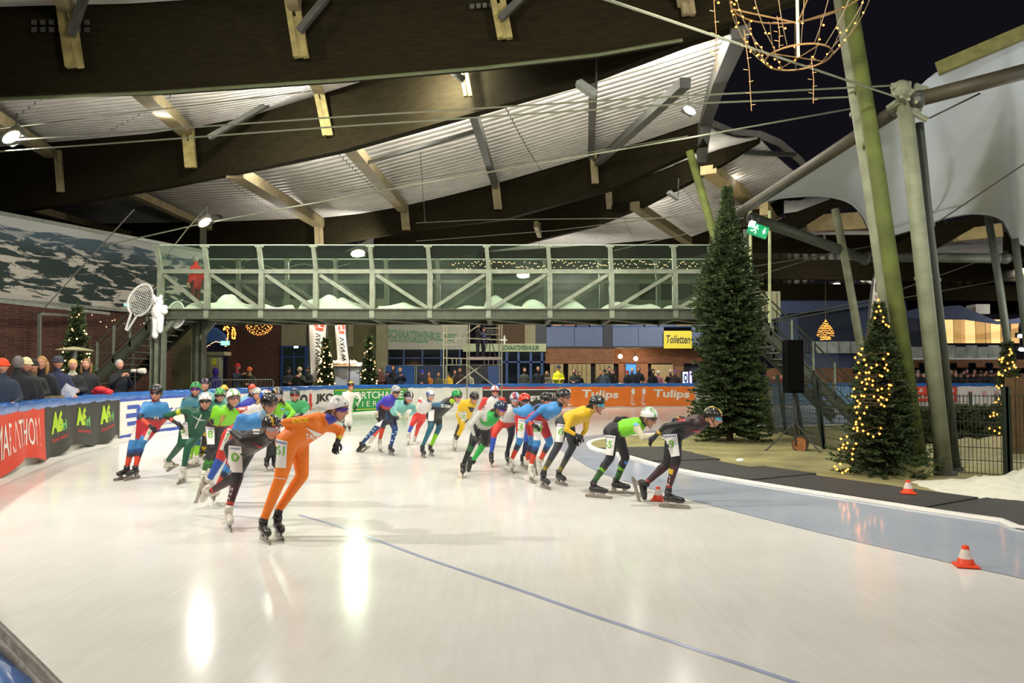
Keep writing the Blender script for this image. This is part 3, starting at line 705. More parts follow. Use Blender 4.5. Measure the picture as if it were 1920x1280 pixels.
# piers
for u, dk in ((298, 0), (374, 1)):
    for Y in ((GD + .1, FD - .1) if not dk else (GD + 1.2,)):
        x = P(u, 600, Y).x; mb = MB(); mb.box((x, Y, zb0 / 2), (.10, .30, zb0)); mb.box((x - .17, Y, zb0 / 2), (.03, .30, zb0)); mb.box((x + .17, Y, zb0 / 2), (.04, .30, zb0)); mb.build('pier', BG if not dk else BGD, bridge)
        mb = MB(); mb.bar((x, Y, zb0 - .6), (x + .5, Y, zb0), .12, .12); mb.build('knee_brace', BG, bridge)
x = P(1392, 600, GD).x
for Y in (GD + .1, FD - .1): mb = MB(); mb.box((x, Y, zb0 / 2), (.3, .3, zb0)); mb.build('pier', BGD, bridge)

def stairs(label, a, b, wd, steps, rails=True, gapn=None):
    "flight from top point a down to bottom point b (world), width wd along depth"
    a, b = Vector(a), Vector(b); t = thing('staircase', label, 'staircase', (b.x, b.y, 0))
    for dy in (0, wd):
        o = Vector((0, dy, 0)); mb = MB(); mb.bar(a + o, b + o, .06, .36, up=(0, 0, 1)); mb.bar(a + o + Vector((0, 0, .17)), b + o + Vector((0, 0, .17)), .14, .03); mb.bar(a + o - Vector((0, 0, .17)), b + o - Vector((0, 0, .17)), .14, .03); mb.build('stringer', BGD, t)
    for i in range(1, steps):
        p = a.lerp(b, i / steps) + Vector((0, wd / 2, 0)); mb = MB(); mb.box(p, (.28, wd - .08, .04)); mb.build('step', BG, t)
    if rails:
        for dy in (0, wd):
            o = Vector((0, dy, 0))
            for h, r in ((1.15, .028), (.95, .018), (.4, .016)):
                mb = MB(); mb.tube([a + o + Vector((0, 0, h)), b + o + Vector((0, 0, h))], r, 6); mb.build('handrail' if h > 1 else 'rail', BGD, t)
            n = 5
            for i in range(n + 1):
                p = a.lerp(b, i / n) + o; mb = MB(); mb.bar(p, p + Vector((0, 0, 1.18)), .06, .06); mb.build('baluster_post', BG, t)
            mb = MB()
            for i in range(n * 7):
                p = a.lerp(b, i / (n * 7)) + o; mb.bar(p + Vector((0, 0, .38)), p + Vector((0, 0, .97)), .012, .012)
            q = mb.build('balusters', BGD, t); q['kind'] = 'stuff'
    return t
pa = P(306, 588, GD + .5); pb = P(150, 742, GD + .5); stairs('open steel stairs climbing to the left end of the bridge', pa, pb, 2.2, 13)
pa = P(1405, 590, GD + .6); pb = P(1606, 778, GD + .6); pb.z = .15; stairs('open steel stairs climbing to the bridge behind the tall spruce', pa, pb, 1.7, 17)
# snowshoes, plush bear, person's perch
def snowshoe(label, u, v, D, tilt, s=1.0, tail=True):
    t = thing('snowshoe', label, 'snowshoe', P(u, v, D)); c = P(u, v, D); R = Matrix.Rotation(tilt, 3, 'Y')
    pts = [c + R @ Vector((.36 * s * math.cos(a) * (1 - .12 * math.sin(a)), 0, .52 * s * math.sin(a))) for a in np.linspace(-math.pi / 2 + .25, 1.5 * math.pi - .25, 26)]
    if tail: pts = [c + R @ Vector((.03, 0, -1.05 * s))] + pts + [c + R @ Vector((-.03, 0, -1.05 * s))]
    mb = MB(); mb.tube(pts, .035 * s, 6); mb.build('frame', FSN, t); mb = MB()
    for i in range(-5, 6):
        x = i * .055 * s; h = .5 * s * math.sqrt(max(0, 1 - (x / (.36 * s)) ** 2)); mb.bar(c + R @ Vector((x, 0, -h)), c + R @ Vector((x, 0, h)), .016, .01)
        z = i * .08 * s; wd = .34 * s * math.sqrt(max(0, 1 - (z / (.52 * s)) ** 2)); mb.bar(c + R @ Vector((-wd, .0, z)), c + R @ Vector((wd, .0, z)), .016, .01)
    mb.build('webbing', FSN, t)
snowshoe('white snowshoe hung on the handrail of the left stairs', 264, 562, GD + .3, .42, 1.0)
snowshoe('small white snowshoe standing at the left end of the bridge deck', 329, 590, GD + .2, .2, .8, False)
bear = thing('plush_animal', 'white plush animal hanging from the left end of the bridge', 'soft toy', P(296, 600, GD - .3))
c = P(296, 585, GD - .3); mb = MB()
mb.ball(c, (.20, .18, .26), 14, 10); mb.ball(c + Vector((-.02, 0, .30)), (.17, .16, .17), 14, 10); mb.ball(c + Vector((.19, -.05, .02)), (.14, .09, .10), 10, 8); mb.ball(c + Vector((.2, 0, .14)), (.1, .09, .08), 10, 8)
for dx, l in ((-.06, .62), (.07, .45)): mb.tube([c + Vector((dx, 0, -.1)), c + Vector((dx, 0, -.1 - l * .5)), c + Vector((dx * 1.1, -.02, -.1 - l)), c + Vector((dx * 1.1, -.05, -.18 - l))], [.12, .10, .095, .06], 10)
for dx in (-.13, .08): mb.ball(c + Vector((dx, 0, .46)), (.06, .05, .08), 8, 6)
mb.build('body', FSN, bear, smooth=True)
mb = MB(); mb.ball(c + Vector((-.07, -.15, .33)), .018, 6, 4); mb.ball(c + Vector((.03, -.15, .33)), .018, 6, 4); mb.ball(c + Vector((-.02, -.17, .27)), .025, 6, 4); mb.build('face', flat('black_plastic', '#151515'), bear)

# ================================================================== buildings behind the boards
def plate(mb, u0, v0, u1, v1, D, th=.15):
    a = P(u0, v1, D); b = P(u1, v0, D); mb.box(((a.x + b.x) / 2, D + th / 2, (a.z + b.z) / 2), (abs(b.x - a.x), th, abs(b.z - a.z))); return mb
def pl(name, mat, u0, v0, u1, v1, D, th=.15, parent=None, kind=None):
    o = plate(MB(), u0, v0, u1, v1, D, th).build(name, mat, parent)
    if kind: o['kind'] = kind
    return o
CONC = M('pale_concrete_panel', '#8c8668', .85, var=.12, scale=3, bump=.1); CONCD = M('olive_concrete', '#5f5a3c', .85, var=.15, scale=2)
BPAN = M('blue_grey_panel', '#5a6784', .6, var=.06, scale=2); DBLU = M('dark_blue_frame', '#1d3f73', .5, var=.1); SIGW = M('white_sign_panel', '#9d9d8c', .6, var=.06)
DGL = M('dark_window_glass', '#10161c', .08, var=.3, scale=3, spec=.8); SGRN = flat('sign_green', '#20804e')
S = 'structure'; BD = 46.0; GB = 752
fac = thing('wall_back', None, None, P(640, GB, BD), kind=S)
pl('panel', CONCD, 300, 590, 372, GB, 30.5, .2, fac)
pl('brick_face', BRK, 425, 560, 527, GB, BD, .3, fac)
pl('panel', CONC, 527, 560, 575, 650, BD, .3, fac); pl('panel', CONCD, 575, 560, 600, GB, BD, .3, fac)
pl('panel', CONC, 598, 560, 615, 700, BD - .2, .3, fac); pl('panel', CONC, 652, 560, 663, 650, BD - .2, .3, fac)
pl('panel', CONCD, 600, 560, 705, GB, BD, .3, fac); pl('column', CONC, 704, 560, 727, GB, BD - .5, .5, fac)
pl('panel', DGW, 725, 540, 1040, 606, BD + .1, .3, fac)
pl('panel', M('brown_timber_panel', '#4d3a24', .8, var=.2), 930, 590, 984, 646, BD, .3, fac); pl('panel', CONC, 984, 600, 1004, 646, BD - .1, .3, fac); pl('panel', flat('anthracite', '#2b2c33'), 1004, 600, 1024, 650, BD, .3, fac)
pl('panel', flat('anthracite', '#2b2c33'), 1130, 594, 1147, 652, BD - .05, .3, fac)
for a, b in ((1024, 1077), (1077, 1130), (1148, 1197), (1197, 1245), (1297, 1345), (1345, 1400)): pl('panel', BPAN, a + .5, 613, b - .5, 651, BD - .1, .2, fac)
pl('brick_face', BRKL, 1022, 651, 1152, 681, BD, .3, fac); pl('brick_face', BRKL, 1152, 651, 1400, 681, BD + 1.6, .3, fac); pl('brick_face', BRKL, 1160, 680, 1215, GB, BD + 1.6, .3, fac); pl('brick_face', BRKL, 1262, 680, 1282, GB, BD + 1.5, .3, fac)
pl('soffit', DRK, 1022, 649, 1400, 652, BD - .1, 1.8, fac)
pl('panel', DGW, 1022, 500, 1400, 596, BD + .3, .3, fac)
pl('panel', flat('anthracite', '#2b2c33'), 722, 686, 1400, GB, BD + 2.2, .1, fac)
# windows of the upper floor
for i, (a, b, c) in enumerate(((1036, 1052, '#c88a30'), (1058, 1078, '#b0602c'), (1081, 1104, '#5a4a3a'), (1107, 1128, '#77775f'), (1150, 1178, '#8f9484'), (1184, 1206, '#5b6470'), (1210, 1232, '#6b7468'), (1236, 1262, '#596456'), (1268, 1298, '#a07a30'), (1300, 1380, '#4b5650'))):
    wn = pl('window_%d' % (i + 1), DBLU, a - 3, 596, b + 3, 613, BD - .05, .12, None, S)
    pl('pane', M('lit_room_%d' % i, c, .4, emit=c, estr=.55), a, 597, b, 610, BD - .1, .04, wn)
win = thing('window_11', None, None, P(790, 686, BD), kind=S)
pl('pane', DGL, 722, 655, 862, 686, BD - .1, .06, win)
for u in (722, 757, 792, 827, 862): pl('mullion', DBLU, u - 1.5, 654, u + 1.5, 687, BD - .14, .1, win)
pl('mullion', DBLU, 722, 670, 862, 672, BD - .14, .1, win)
win = thing('window_12', None, None, P(975, 700, BD), kind=S)
pl('pane', DGL, 936, 659, 1022, GB, BD - .1, .06, win)
for u in (936, 950, 972, 995, 1016): pl('mullion', DBLU, u - 2, 658, u + 2.5, GB, BD - .16, .1, win)
pl('mullion', DBLU, 936, 677, 1022, 680, BD - .16, .1, win)
pl('door_1', DBLU, 915, 686, 935, GB, BD - .1, .1, None, S)
d1 = pl('door_2', DBLU, 525, 648, 578, GB, BD - .3, .1, None, S)
for a, b in ((531, 550), (553, 571)):
    for c, d in ((651, 667), (670, 735)): pl('pane', M('greenish_door_glass', '#27332e', .1, var=.3, spec=.7), a, c, b, d, BD - .34, .05, d1)
for a, b in ((722, 778), (781, 836)):
    o = pl('fence_panel', M('blue_banner_cloth', '#1f4f8c', .7, var=.15) if a == 722 else M('dark_blue_cloth', '#23324a', .7, var=.15), a + 1, 686, b - 1, GB, BD - 1.2, .05, None)
    tag(o, 'blue construction fence panel below the shop window' if a == 722 else 'dark blue construction fence panel beside the scaffold tower', 'fence panel')
    mb = MB(); q = [P(a, GB, BD - 1.25), P(a, 685, BD - 1.25), P(b, 685, BD - 1.25), P(b, GB, BD - 1.25)]
    mb.tube(q, .04, 6); mb.build('frame', GALV, o)
# signs
sg = thing('shop_sign', 'long white sign with green outlined capitals above the dark shop window', 'sign', P(798, 630, BD - .3)); pl('panel', SIGW, 724, 606, 874, 655, BD - .3, .15, sg)
mb = MB(); Dq = BD - .33; text_on(mb, 'SCHAATSWINKEL.NET', quad_fn(P(727, 634, Dq), P(856, 640, Dq), P(856, 625, Dq), P(727, 617, Dq)), .035, .012); mb.build('lettering', SGRN, sg)
mb = MB(); Dq = BD - .36; text_on(mb, 'SCHAATSWINKEL.NET', quad_fn(P(727.8, 633.2, Dq), P(855.2, 639.2, Dq), P(855.2, 625.8, Dq), P(727.8, 617.8, Dq)), -.022, .012); mb.build('lettering', SIGW, sg)
mb = MB(); Dq = BD - .33; text_on(mb, 'OHN OUDE WESSELINK', quad_fn(P(729, 641, Dq), P(804, 643, Dq), P(804, 637, Dq), P(729, 635, Dq)), .01); mb.build('lettering', SGRN, sg)
sg = thing('rental_sign', 'pale green sign with dark green capitals right of the scaffold', 'sign', P(980, 652, BD - .3)); pl('panel', M('pale_green_sign', '#a3ad84', .6, var=.05), 868, 644, 1024, 659, BD - .3, .12, sg)
mb = MB(); Dq = BD - .33; text_on(mb, 'SCHAATSVERHUUR', quad_fn(P(941, 656, Dq), P(1011, 656.5, Dq), P(1011, 647.5, Dq), P(941, 647, Dq)), .03); mb.build('lettering', M('dark_green_print', '#2b5738'), sg)
sg = thing('toilet_sign', 'yellow sign with black slanted lettering on the blue grey balustrade', 'sign', P(1271, 636, BD - .4)); pl('panel', M('yellow_sign', '#d8c62a', .5, var=.05), 1245, 620, 1297, 653, BD - .4, .12, sg)
mb = MB(); Dq = BD - .43; text_on(mb, 'Toiletten', quad_fn(P(1249, 643, Dq), P(1294, 644, Dq), P(1294, 628, Dq), P(1249, 628, Dq)), .015, .03); mb.build('lettering', DRK, sg)
# lockers
LK = M('beige_locker_door', '#a08c5f', .6, var=.07, scale=3)
us = list(np.linspace(1031, 1151, 15))
for i, (a, b) in enumerate(zip(us, us[1:])):
    if i in (3, 9): continue
    o = pl('locker', LK, a + .5, 682, b - .5, GB, BD - .15, .3); tag(o, 'narrow beige locker in the row under the brick band, one of many alike', 'locker', 'row of beige lockers')
    pl('door', LK, a + 1, 684, b - 1, 704, BD - .18, .04, o)
o = pl('door_panel', LK, 1222, 683, 1262, GB, BD + 1.3, .1); tag(o, 'wide beige door leaf in the brick recess right of the wall lamps', 'door panel')
o = pl('information_screen', M('blue_screen', '#2f78c0', .3, emit='#2f78c0', estr=.6), 1174, 683, 1192, 705, BD + 1.4, .08); tag(o, 'small blue poster screen on the brick wall under the wall lamps', 'screen')
pl('frame', DBLU, 1172, 681, 1194, 683.5, BD + 1.38, .12, o)
def lamp_globe(label, u, v, D, col='#ffd9b0', r=.14, e=14):
    t = thing('wall_lamp', label, 'lamp', P(u, v, D)); c = P(u, v, D); mb = MB(); mb.ball(c, r, 12, 8); mb.build('globe', M('lamp_glow_' + col, col, .4, emit=col, estr=e), t, smooth=True)
    mb = MB(); mb.tube([c + Vector((0, 0, r)), c + Vector((0, .3, r + .25))], .03, 6); mb.lathe(c, [(r * 1.05, -.015), (r * 1.05, .015)], 12); mb.build('bracket', STEELD, t)
    ld = bpy.data.lights.new('lamp_light', 'POINT'); ld.energy = 60; ld.color = (1, .75, .5); ld.shadow_soft_size = .15; lo = bpy.data.objects.new('lamp_light', ld); COL.objects.link(lo); lo.location = c + Vector((0, -.3, 0)); lo['kind'] = 'helper'
lamp_globe('round wall lamp with a dark band in the brick recess, left one', 1163, 668, BD + .8); lamp_globe('round wall lamp with a dark band in the brick recess, right one', 1192, 672, BD + .8)
# awning, kiosk, stalls on the left
aw = thing('awning', 'dark blue awning behind the left bridge pier', 'awning', P(405, 640, 33)); mb = MB()
q = [P(372, 612, 32), P(398, 613, 32), P(418, 630, 32), P(421, 643, 32), P(372, 641, 32)]; mb.slab(q, (0, 1, 0), .6); mb.build('canopy', M('dark_blue_canvas', '#1d4275', .8, var=.2), aw)
ki = thing('kiosk', 'pale kiosk door with a yellow notice beside stacked shelves', 'kiosk', P(400, 770, 31)); pl('header', CONC, 372, 659, 420, 666, 31, .8, ki); pl('door_frame', GALV, 386, 667, 415, 775, 31.1, .2, ki); pl('door_leaf', CONC, 392, 670, 412, 775, 31.0, .1, ki); pl('notice', flat('yellow_notice', '#b5b52c'), 398, 672, 405, 684, 30.95, .02, ki)
sh = thing('shelf_rack', 'rack of dark shelves with small red lights left of the kiosk door', 'shelf', P(379, 770, 31.5))
for i in range(9): pl('shelf', M('dark_brown_board', '#3a2c20', .8), 373, 668 + i * 7, 386, 671 + i * 7, 31.4, .4, sh)
# cabinet with light garland
cb = thing('drinks_cabinet', 'grey cabinet with a garland of lights on its top between two lit spruces', 'cabinet', P(648, 775, 34)); pl('body', M('grey_cabinet', '#98a3ac', .6, var=.05), 626, 686, 674, 780, 34, .9, cb); pl('lid', M('grey_cabinet', '#98a3ac'), 624, 679, 678, 685, 33.9, 1.1, cb)
pl('rim', FSN, 626, 684.5, 676, 686.5, 33.85, .1, cb)
# leaning concrete slab wall left under the bridge
# ------------------------------------------------------------------ mesh crowd barrier
bar_ = thing('crowd_barrier', 'low galvanised crowd barrier behind the boards left of the grey wall', 'barrier', P(470, 780, 27.2))
mb = MB(); a, b = P(395, 738, 26.6), P(512, 738, 28.4); a.z = .1; b.z = .1
h = Vector((0, 0, 1.32)); mb.tube([a, a + h * .93, a + h + (b - a) * .03, b + h - (b - a) * .03, b + h * .93, b], .025, 6); mb.build('frame', GALV, bar_)
for i in range(1, 22): mb = MB(); p = a.lerp(b, i / 22); mb.bar(p + Vector((0, 0, .2)), p + h, .014, .014); mb.build('bar', GALV, bar_)

# ================================================================== scaffold tower
sc = thing('scaffold_tower', 'aluminium scaffold tower with a camera platform beside the white shop sign', 'scaffold', P(888, 760, 34))
ALU = M('dull_aluminium', '#a8a48a', .45, .5, var=.15, scale=8)
def sb_(a, b, r=.03, nm='tube'): mb = MB(); mb.tube([a, b], r, 6); return mb.build(nm, ALU, sc)
for D, us_ in ((34.0, (832, 876, 941)), (35.5, (838, 880, 936))):
    for u in us_: t0 = P(u, 600, D); b0_ = Vector((t0.x, t0.y, .06)); sb_(b0_, t0, .032, 'post')
for v in (600, 611, 624, 635, 646): sb_(P(832, v, 34), P(876, v, 34)); 
for v in (606, 615, 627): sb_(P(905, v, 35.5), P(938, v, 35.5))
for a, b in (((876, 634, 33.9), (941, 637, 33.9)), ((832, 671, 34), (876, 672, 34)), ((838, 684, 35), (941, 684, 35)), ((846, 604, 34), (872, 626, 34)), ((846, 645, 34.2), (906, 604, 34.2)), ((874, 682, 34), (925, 722, 34)), ((850, 724, 35), (905, 683, 35))): sb_(P(*a), P(*b))
for u in (848, 856, 865, 908, 916, 925, 933): sb_(P(u, 672, 34.6), P(u, 684, 34.6), .022, 'rung')
mb = MB(); a, b = P(876, 669, 34), P(941, 674, 34); mb.box(((a.x + b.x) / 2, 34.7, (a.z + b.z) / 2), (b.x - a.x, 1.4, abs(a.z - b.z))); mb.build('platform', M('pinkish_plank', '#978a80', .8), sc)
mb = MB(); c = P(946, 637, 33.9); mb.ball(c, (.05, .05, .22)); mb.bar(c - Vector((.2, 0, 0)), c + Vector((.12, 0, 0)), .06, .06); mb.build('clamp', FSN, sc)

# ================================================================== feather flags
def flag(label, cl, cr, D, text, v_logo, tv, mat):
    "cl, cr: lists of (u, v) down the left and right edge"
    t = thing('feather_flag', label, 'flag', (P(cl[-1][0], 700, D).x, D, 0.05)); n = 14
    def edge(c, k):
        L = len(c) - 1; i = min(int(k * L), L - 1); f = k * L - i; return (c[i][0] * (1 - f) + c[i + 1][0] * f, c[i][1] * (1 - f) + c[i + 1][1] * f)
    def fn(x, y, o=0.0):
        a, b = edge(cl, 1 - y), edge(cr, 1 - y); u = a[0] * (1 - x) + b[0] * x; v = a[1] * (1 - x) + b[1] * x; p = P(u, v, D); p.y += .05 * math.sin(6 * x + 5 * y) - o; return p
    mb = MB(); mb.grid([[fn(x, y) for x in np.linspace(0, 1, 7)] for y in np.linspace(0, 1, n)]); mb.grid([[fn(x, y, -.006) for x in np.linspace(0, 1, 7)][::-1] for y in np.linspace(0, 1, n)]); mb.build('cloth', mat, t, smooth=True)
    mb = MB(); e = [P(*edge(cr if text else cl, k), D) for k in np.linspace(0, 1, 8)]; mb.tube(e + [Vector((e[-1].x, D, .05))], .03, 6); mb.build('pole', DRK, t)
    return t, fn
def flag_print(t, fn, yl, hl, segs):
    for k, (x0, x1, y0, y1) in enumerate(((.30, .62, 0, .28), (.28, .50, .33, .70), (.62, .86, .05, .62), (.36, .80, .74, 1))):
        pts = [(x0, y0), (x1, y0), (x1, y1), (x0, y1)]; mb = MB(); mb.add([fn(a, yl - hl * b, .012) for a, b in pts], [(0, 1, 2, 3)]); mb.build('logo', flat('flag_red', '#c4472e'), t)
    for txt, y1, y0 in segs:   # mirrored, reading downwards
        mb = MB(); text_on(mb, txt, lambda x, y: fn(.76 - .36 * (y), y1 + (y0 - y1) * x, .014) if False else fn(.40 + .36 * (1 - y), y1 + (y0 - y1) * x, .014), .02); mb.build('lettering', DRK, t)
FW = M('white_flag_cloth', '#cfc8bb', .8, var=.08, scale=2)
t, fn = flag('tall white feather flag with a red ring logo, left one', [(580, 588), (580, 640), (583, 720)], [(613, 588), (612, 650), (605, 705)], 33.0, True, 0, 0, FW); flag_print(t, fn, .90, .17, [('VAN WIJNE', .68, .12)])
t, fn = flag('shorter white feather flag with a red ring logo leaning above the grey cabinet', [(627, 588), (629, 630), (633, 676)], [(647, 588), (650, 630), (655, 676)], 33.4, True, 0, 0, FW); flag_print(t, fn, .82, .27, [('VAN W', .48, -.02)])
t, fn = flag('white feather flag with faded orange letters behind the lit spruce', [(1646, 500), (1636, 530), (1630, 580), (1626, 650)], [(1650, 500), (1650, 540), (1650, 590), (1648, 650)], 17.5, False, 0, 0, FW)
for y in (.42, .50, .34): mb = MB(); text_on(mb, 'O' if y == .42 else 'M', lambda x, yy: fn(.35 + .35 * x, y + .04 * yy, .012), .03); mb.build('lettering', M('orange_print', '#b0623a'), t)
mb = MB(); mb.tube([fn(.5 + .25 * math.cos(a), .66 + .08 * math.sin(a), .012) for a in np.linspace(0, 4.6, 12)], .012, 5); mb.build('mark', DRK, t)

# ================================================================== masts, booms and the fabric canopy
MOSS = M('mossy_green_mast', '#565f26', .8, var=.35, scale=2.2, bump=.3); GREY = M('weathered_grey_mast', '#83876c', .7, .1, var=.22, scale=3, bump=.15); DKM = M('dark_grey_mast', '#4e5448', .6, .2, var=.2, scale=3)
def mast(label, pts, r, mat, foot=True, n=14, name='mast', cat='mast', bands=()):
    q = [P(*p) for p in pts]; base = q[-1].copy(); t = thing(name, label, cat, base); mb = MB()
    if foot: q[-1].z = .01
    mb.tube(q, r, n); mb.build('shaft', mat, t, smooth=True)
    for k in bands:
        a, b = q[0], q[-1]; c = a.lerp(b, k); d = (b - a).normalized(); mb = MB(); mb.tube([c - d * .03, c + d * .03], r * 1.08, n); mb.build('band', mat, t)
    mb = MB(); mb.tube([q[-1] + Vector((0, 0, .0)), q[-1] + Vector((0, 0, .06))], r * 1.5, n); mb.build('foot_plate', STEELD, t)
    return t
mast('mossy green leaning mast rising out of the top of the photo', [(1583, -60, 12.6), (1646, 330, 12.4), (1726, 878, 12.3)], .125, MOSS, bands=(.25, .36))
mast('grey leaning mast tight behind the mossy green one', [(1566, -60, 12.9), (1628, 330, 12.7), (1706, 878, 12.6)], .11, GREY, bands=(.3,))
m2 = mast('thick grey mast with a bolted head carrying the fabric canopy', [(1693, 168, 12.5), (1722, 427, 12.3), (1771, 886, 12.2)], .125, GREY, bands=(.06, .5))
mb = MB()
c = P(1690, 168, 12.45)
mb.ball(c, .16, 12, 8); mb.bar(c, P(1720, 185, 12.4), .18, .12); mb.bar(P(1690, 190, 12.4), P(1668, 205, 12.6), .16, .10); mb.bar(P(1712, 215, 12.4), P(1728, 160, 12.4), .06, .22); mb.tube([P(1672, 162, 12.4), P(1706, 158, 12.4)], .06, 8); mb.tube([P(1700, 205, 12.4), P(1738, 225, 12.4)], .05, 8)
for k in range(4): mb.tube([P(1676 + 14 * k, 176 + 5 * k, 12.3), P(1676 + 14 * k, 176 + 5 * k, 12.1)], .028, 8)
mb.build('head', GREY, m2)
mast('dark thinner mast standing just right of the thick grey mast', [(1722, 232, 12.9), (1741, 427, 12.8), (1792, 884, 12.7)], .085, DKM, bands=(.3, .46))
mast('slim mast holding the roof corner above the tall spruce', [(1293, 283, 20.8), (1340, 445, 20.7), (1448, 812, 20.6)], .11, MOSS)
mast('distant grey mast left of the white feather flag', [(1566, 392, 23.5), (1587, 500, 23.3), (1640, 800, 23.1)], .12, GREY)
mast('distant grey mast near the right edge before the lit windows', [(1852, 402, 21.5), (1875, 540, 21.3), (1912, 790, 21)], .10, DKM)
mast('thin mast cut by the right edge', [(1903, 448, 19.5), (1916, 560, 19.4), (1945, 810, 19.2)], .09, DKM)
mast('dark post with cabling close right of the tall spruce', [(1398, 430, 20), (1402, 560, 20), (1408, 820, 20)], .07, DKM)
PA = M('pale_pole_paint', '#b9c08a', .5, var=.1)
for u, v1, l in ((1407, 510, 'short pale vertical pole beside the exit sign'), (1443, 545, 'longer pale vertical pole right of the exit sign')):
    mb = MB(); mb.tube([P(u, 395, 21.5), P(u, v1 + 60, 21.5)], .045, 8); o = mb.build('pole', PA); tag(o, l, 'pole')
def boom(label, pts, r, mat, n=14):
    t = thing('boom', label, 'boom', P(*pts[0])); mb = MB(); q = [P(*p) for p in pts]; mb.tube(q, r, n); mb.build('shaft', mat, t, smooth=True); [MB().ball(q[j], r * 1.2, 10, 6).build('joint', STEELD, t) for j in (0, -1)]; return t
BRN = M('brown_grey_tube', '#403b2a', .6, .15, var=.2, scale=3)
boom('brown tube boom sloping from the roof corner to the mast head', [(1384, 400, 19.6), (1530, 305, 16.0), (1684, 204, 12.7)], .125, BRN)
boom('brown tube boom running right from the mast head', [(1722, 186, 12.35), (1960, 124, 11.6)], .125, BRN)
boom('dark tube boom sloping down behind the exit sign', [(1412, 410, 20.2), (1500, 440, 22), (1622, 486, 24.5)], .16, DKM)
boom('dark horizontal tube behind the two grey masts', [(1628, 482, 24.5), (1885, 484, 22.5)], .15, DKM)
mb = MB(); mb.bar(P(1757, 130, 12.7), P(1960, 44, 11.9), .12, .22); o = mb.build('edge_beam', M('mossy_timber', '#6c6a38', .8, var=.3)); tag(o, 'mossy straight beam along the top edge of the fabric canopy', 'beam')
mb = MB(); mb.bar((0, 0, 0), (0, 0, .001), .001)
FAB = M('grey_canopy_fabric', '#c3ccd6', .7, var=.05, scale=.8, bump=.05)
T = catmull([P(*p) for p in ((1386, 392, 19.8), (1450, 350, 18.2), (1530, 300, 16.2), (1620, 244, 14.2), (1684, 200, 13.0), (1757, 134, 12.75), (1850, 96, 12.35), (1960, 48, 11.95), (2100, -20, 11.5))], 4)
B = catmull([P(*p) for p in ((1388, 397, 19.9), (1440, 373, 20.6), (1490, 365, 21), (1545, 364, 21.3), (1592, 378, 21.6), (1620, 410, 21.8), (1640, 446, 22), (1700, 434, 21.8), (1770, 410, 21.6), (1830, 401, 21.4), (1880, 414, 21), (1905, 455, 20.6), (1990, 470, 20), (2100, 440, 19))], 4)
def resamp(c, n):
    L = [0]
    for a, b in zip(c, c[1:]): L.append(L[-1] + (b - a).length)
    out = []
    for i in range(n):
        q = L[-1] * i / (n - 1); j = min(max(int(np.searchsorted(L, q)) - 1, 0), len(c) - 2); out.append(c[j].lerp(c[j + 1], (q - L[j]) / max(1e-6, L[j + 1] - L[j])))
    return out
# match by picture column so that the scallops keep their place
def by_u(c, u):
    pr_ = [proj(p)[0] for p in c]
    for a, b, p, q in zip(pr_, pr_[1:], c, c[1:]):
        if a <= u <= b: return p.lerp(q, (u - a) / (b - a))
    return c[0].copy() if u < pr_[0] else c[-1].copy()
cols = []
for u in np.linspace(1390, 2095, 90):
    a, b = by_u(T, u), by_u(B, u); cols.append([a.lerp(b, k) + Vector((0, 0, -.55 * math.sin(math.pi * k) * min(1, (a - b).length / 8))) for k in np.linspace(0, 1, 12)])
mb = MB(); mb.grid(cols); can = mb.build('fabric_canopy', FAB, smooth=True); tag(can, 'pale grey tensioned fabric canopy with a scalloped lower edge at upper right', 'canopy')
mb = MB(); mb.tube([by_u(B, u) for u in np.linspace(1390, 2095, 90)], .03, 5); mb.build('edge_rope', STEELD, can)

# ================================================================== far half of the ring roof (right)
far = thing('ceiling', None, None, (25, 40, 7), kind=S)
FRF = M('far_dark_roof', '#4a4432', .8, var=.2, scale=1)
for i, (u0, u1) in enumerate(((1330, 1480), (1480, 1640), (1640, 1800), (1800, 2000), (2000, 2300))):
    rows = []
    for D, v in ((29, 425), (36, 462), (48, 505), (62, 548)):
        row = []
        for q in range(41):
            p = P(u0 + (u1 - u0) * q / 40, v, D); p.z = 7.35 + (.06 if q % 4 < 2 else 0) + .5 * math.sin(math.pi * q / 40); row.append(p)
        rows.append(row)
    mb = MB(); mb.grid(rows); mb.build('roof_sheet', FRF, far)
for D, z, x0, x1 in ((30, 7.6, 9, 40), (37, 7.4, 11, 50), (46, 7.3, 8, 60), (56, 7.3, 6, 70)):
    mb = MB(); mb.bar((x0, D, z - .55), (x1, D + 3, z - .55), .3, 1.0); mb.build('beam', WOOD, far)
# arched bays at the inner edge, pale timber and sheets
for tab in ([(1395, 445, 462, 25), (1480, 402, 442, 25.5), (1560, 372, 392, 26), (1612, 372, 384, 26.5)], [(1655, 470, 492, 25), (1740, 428, 476, 25.5), (1830, 404, 424, 26), (1862, 408, 420, 26)]):
    lo, hi = [], []
    for u, vt, vb, D in tab: lo.append(P(u, vb, D)); hi.append(P(u, vt, D))
    mb = MB(); R = []
    for a, b in zip(lo, hi): R.append([a, b, b + Vector((0, .25, 0)), a + Vector((0, .25, 0)), a])
    mb.grid(R); mb.build('beam', WOOD, far)
def patch(qd, mat, ribs=22):
    a, b, c, d = [P(*q) for q in qd]; rows = []
    for j in range(2):
        row = []
        for i in range(ribs * 2 + 1):
            k = i / (ribs * 2); p = (a.lerp(b, k) if j == 0 else d.lerp(c, k)); p.z += .07 * (i % 2); row.append(p)
        rows.append(row)
    mb = MB(); mb.grid(rows); mb.build('roof_sheet', mat, far)
patch([(1398, 462, 26), (1560, 392, 27), (1600, 378, 28), (1420, 420, 29)], SHEET)
patch([(1500, 440, 27), (1500, 408, 33), (1650, 408, 33), (1650, 440, 27)], SHEET)
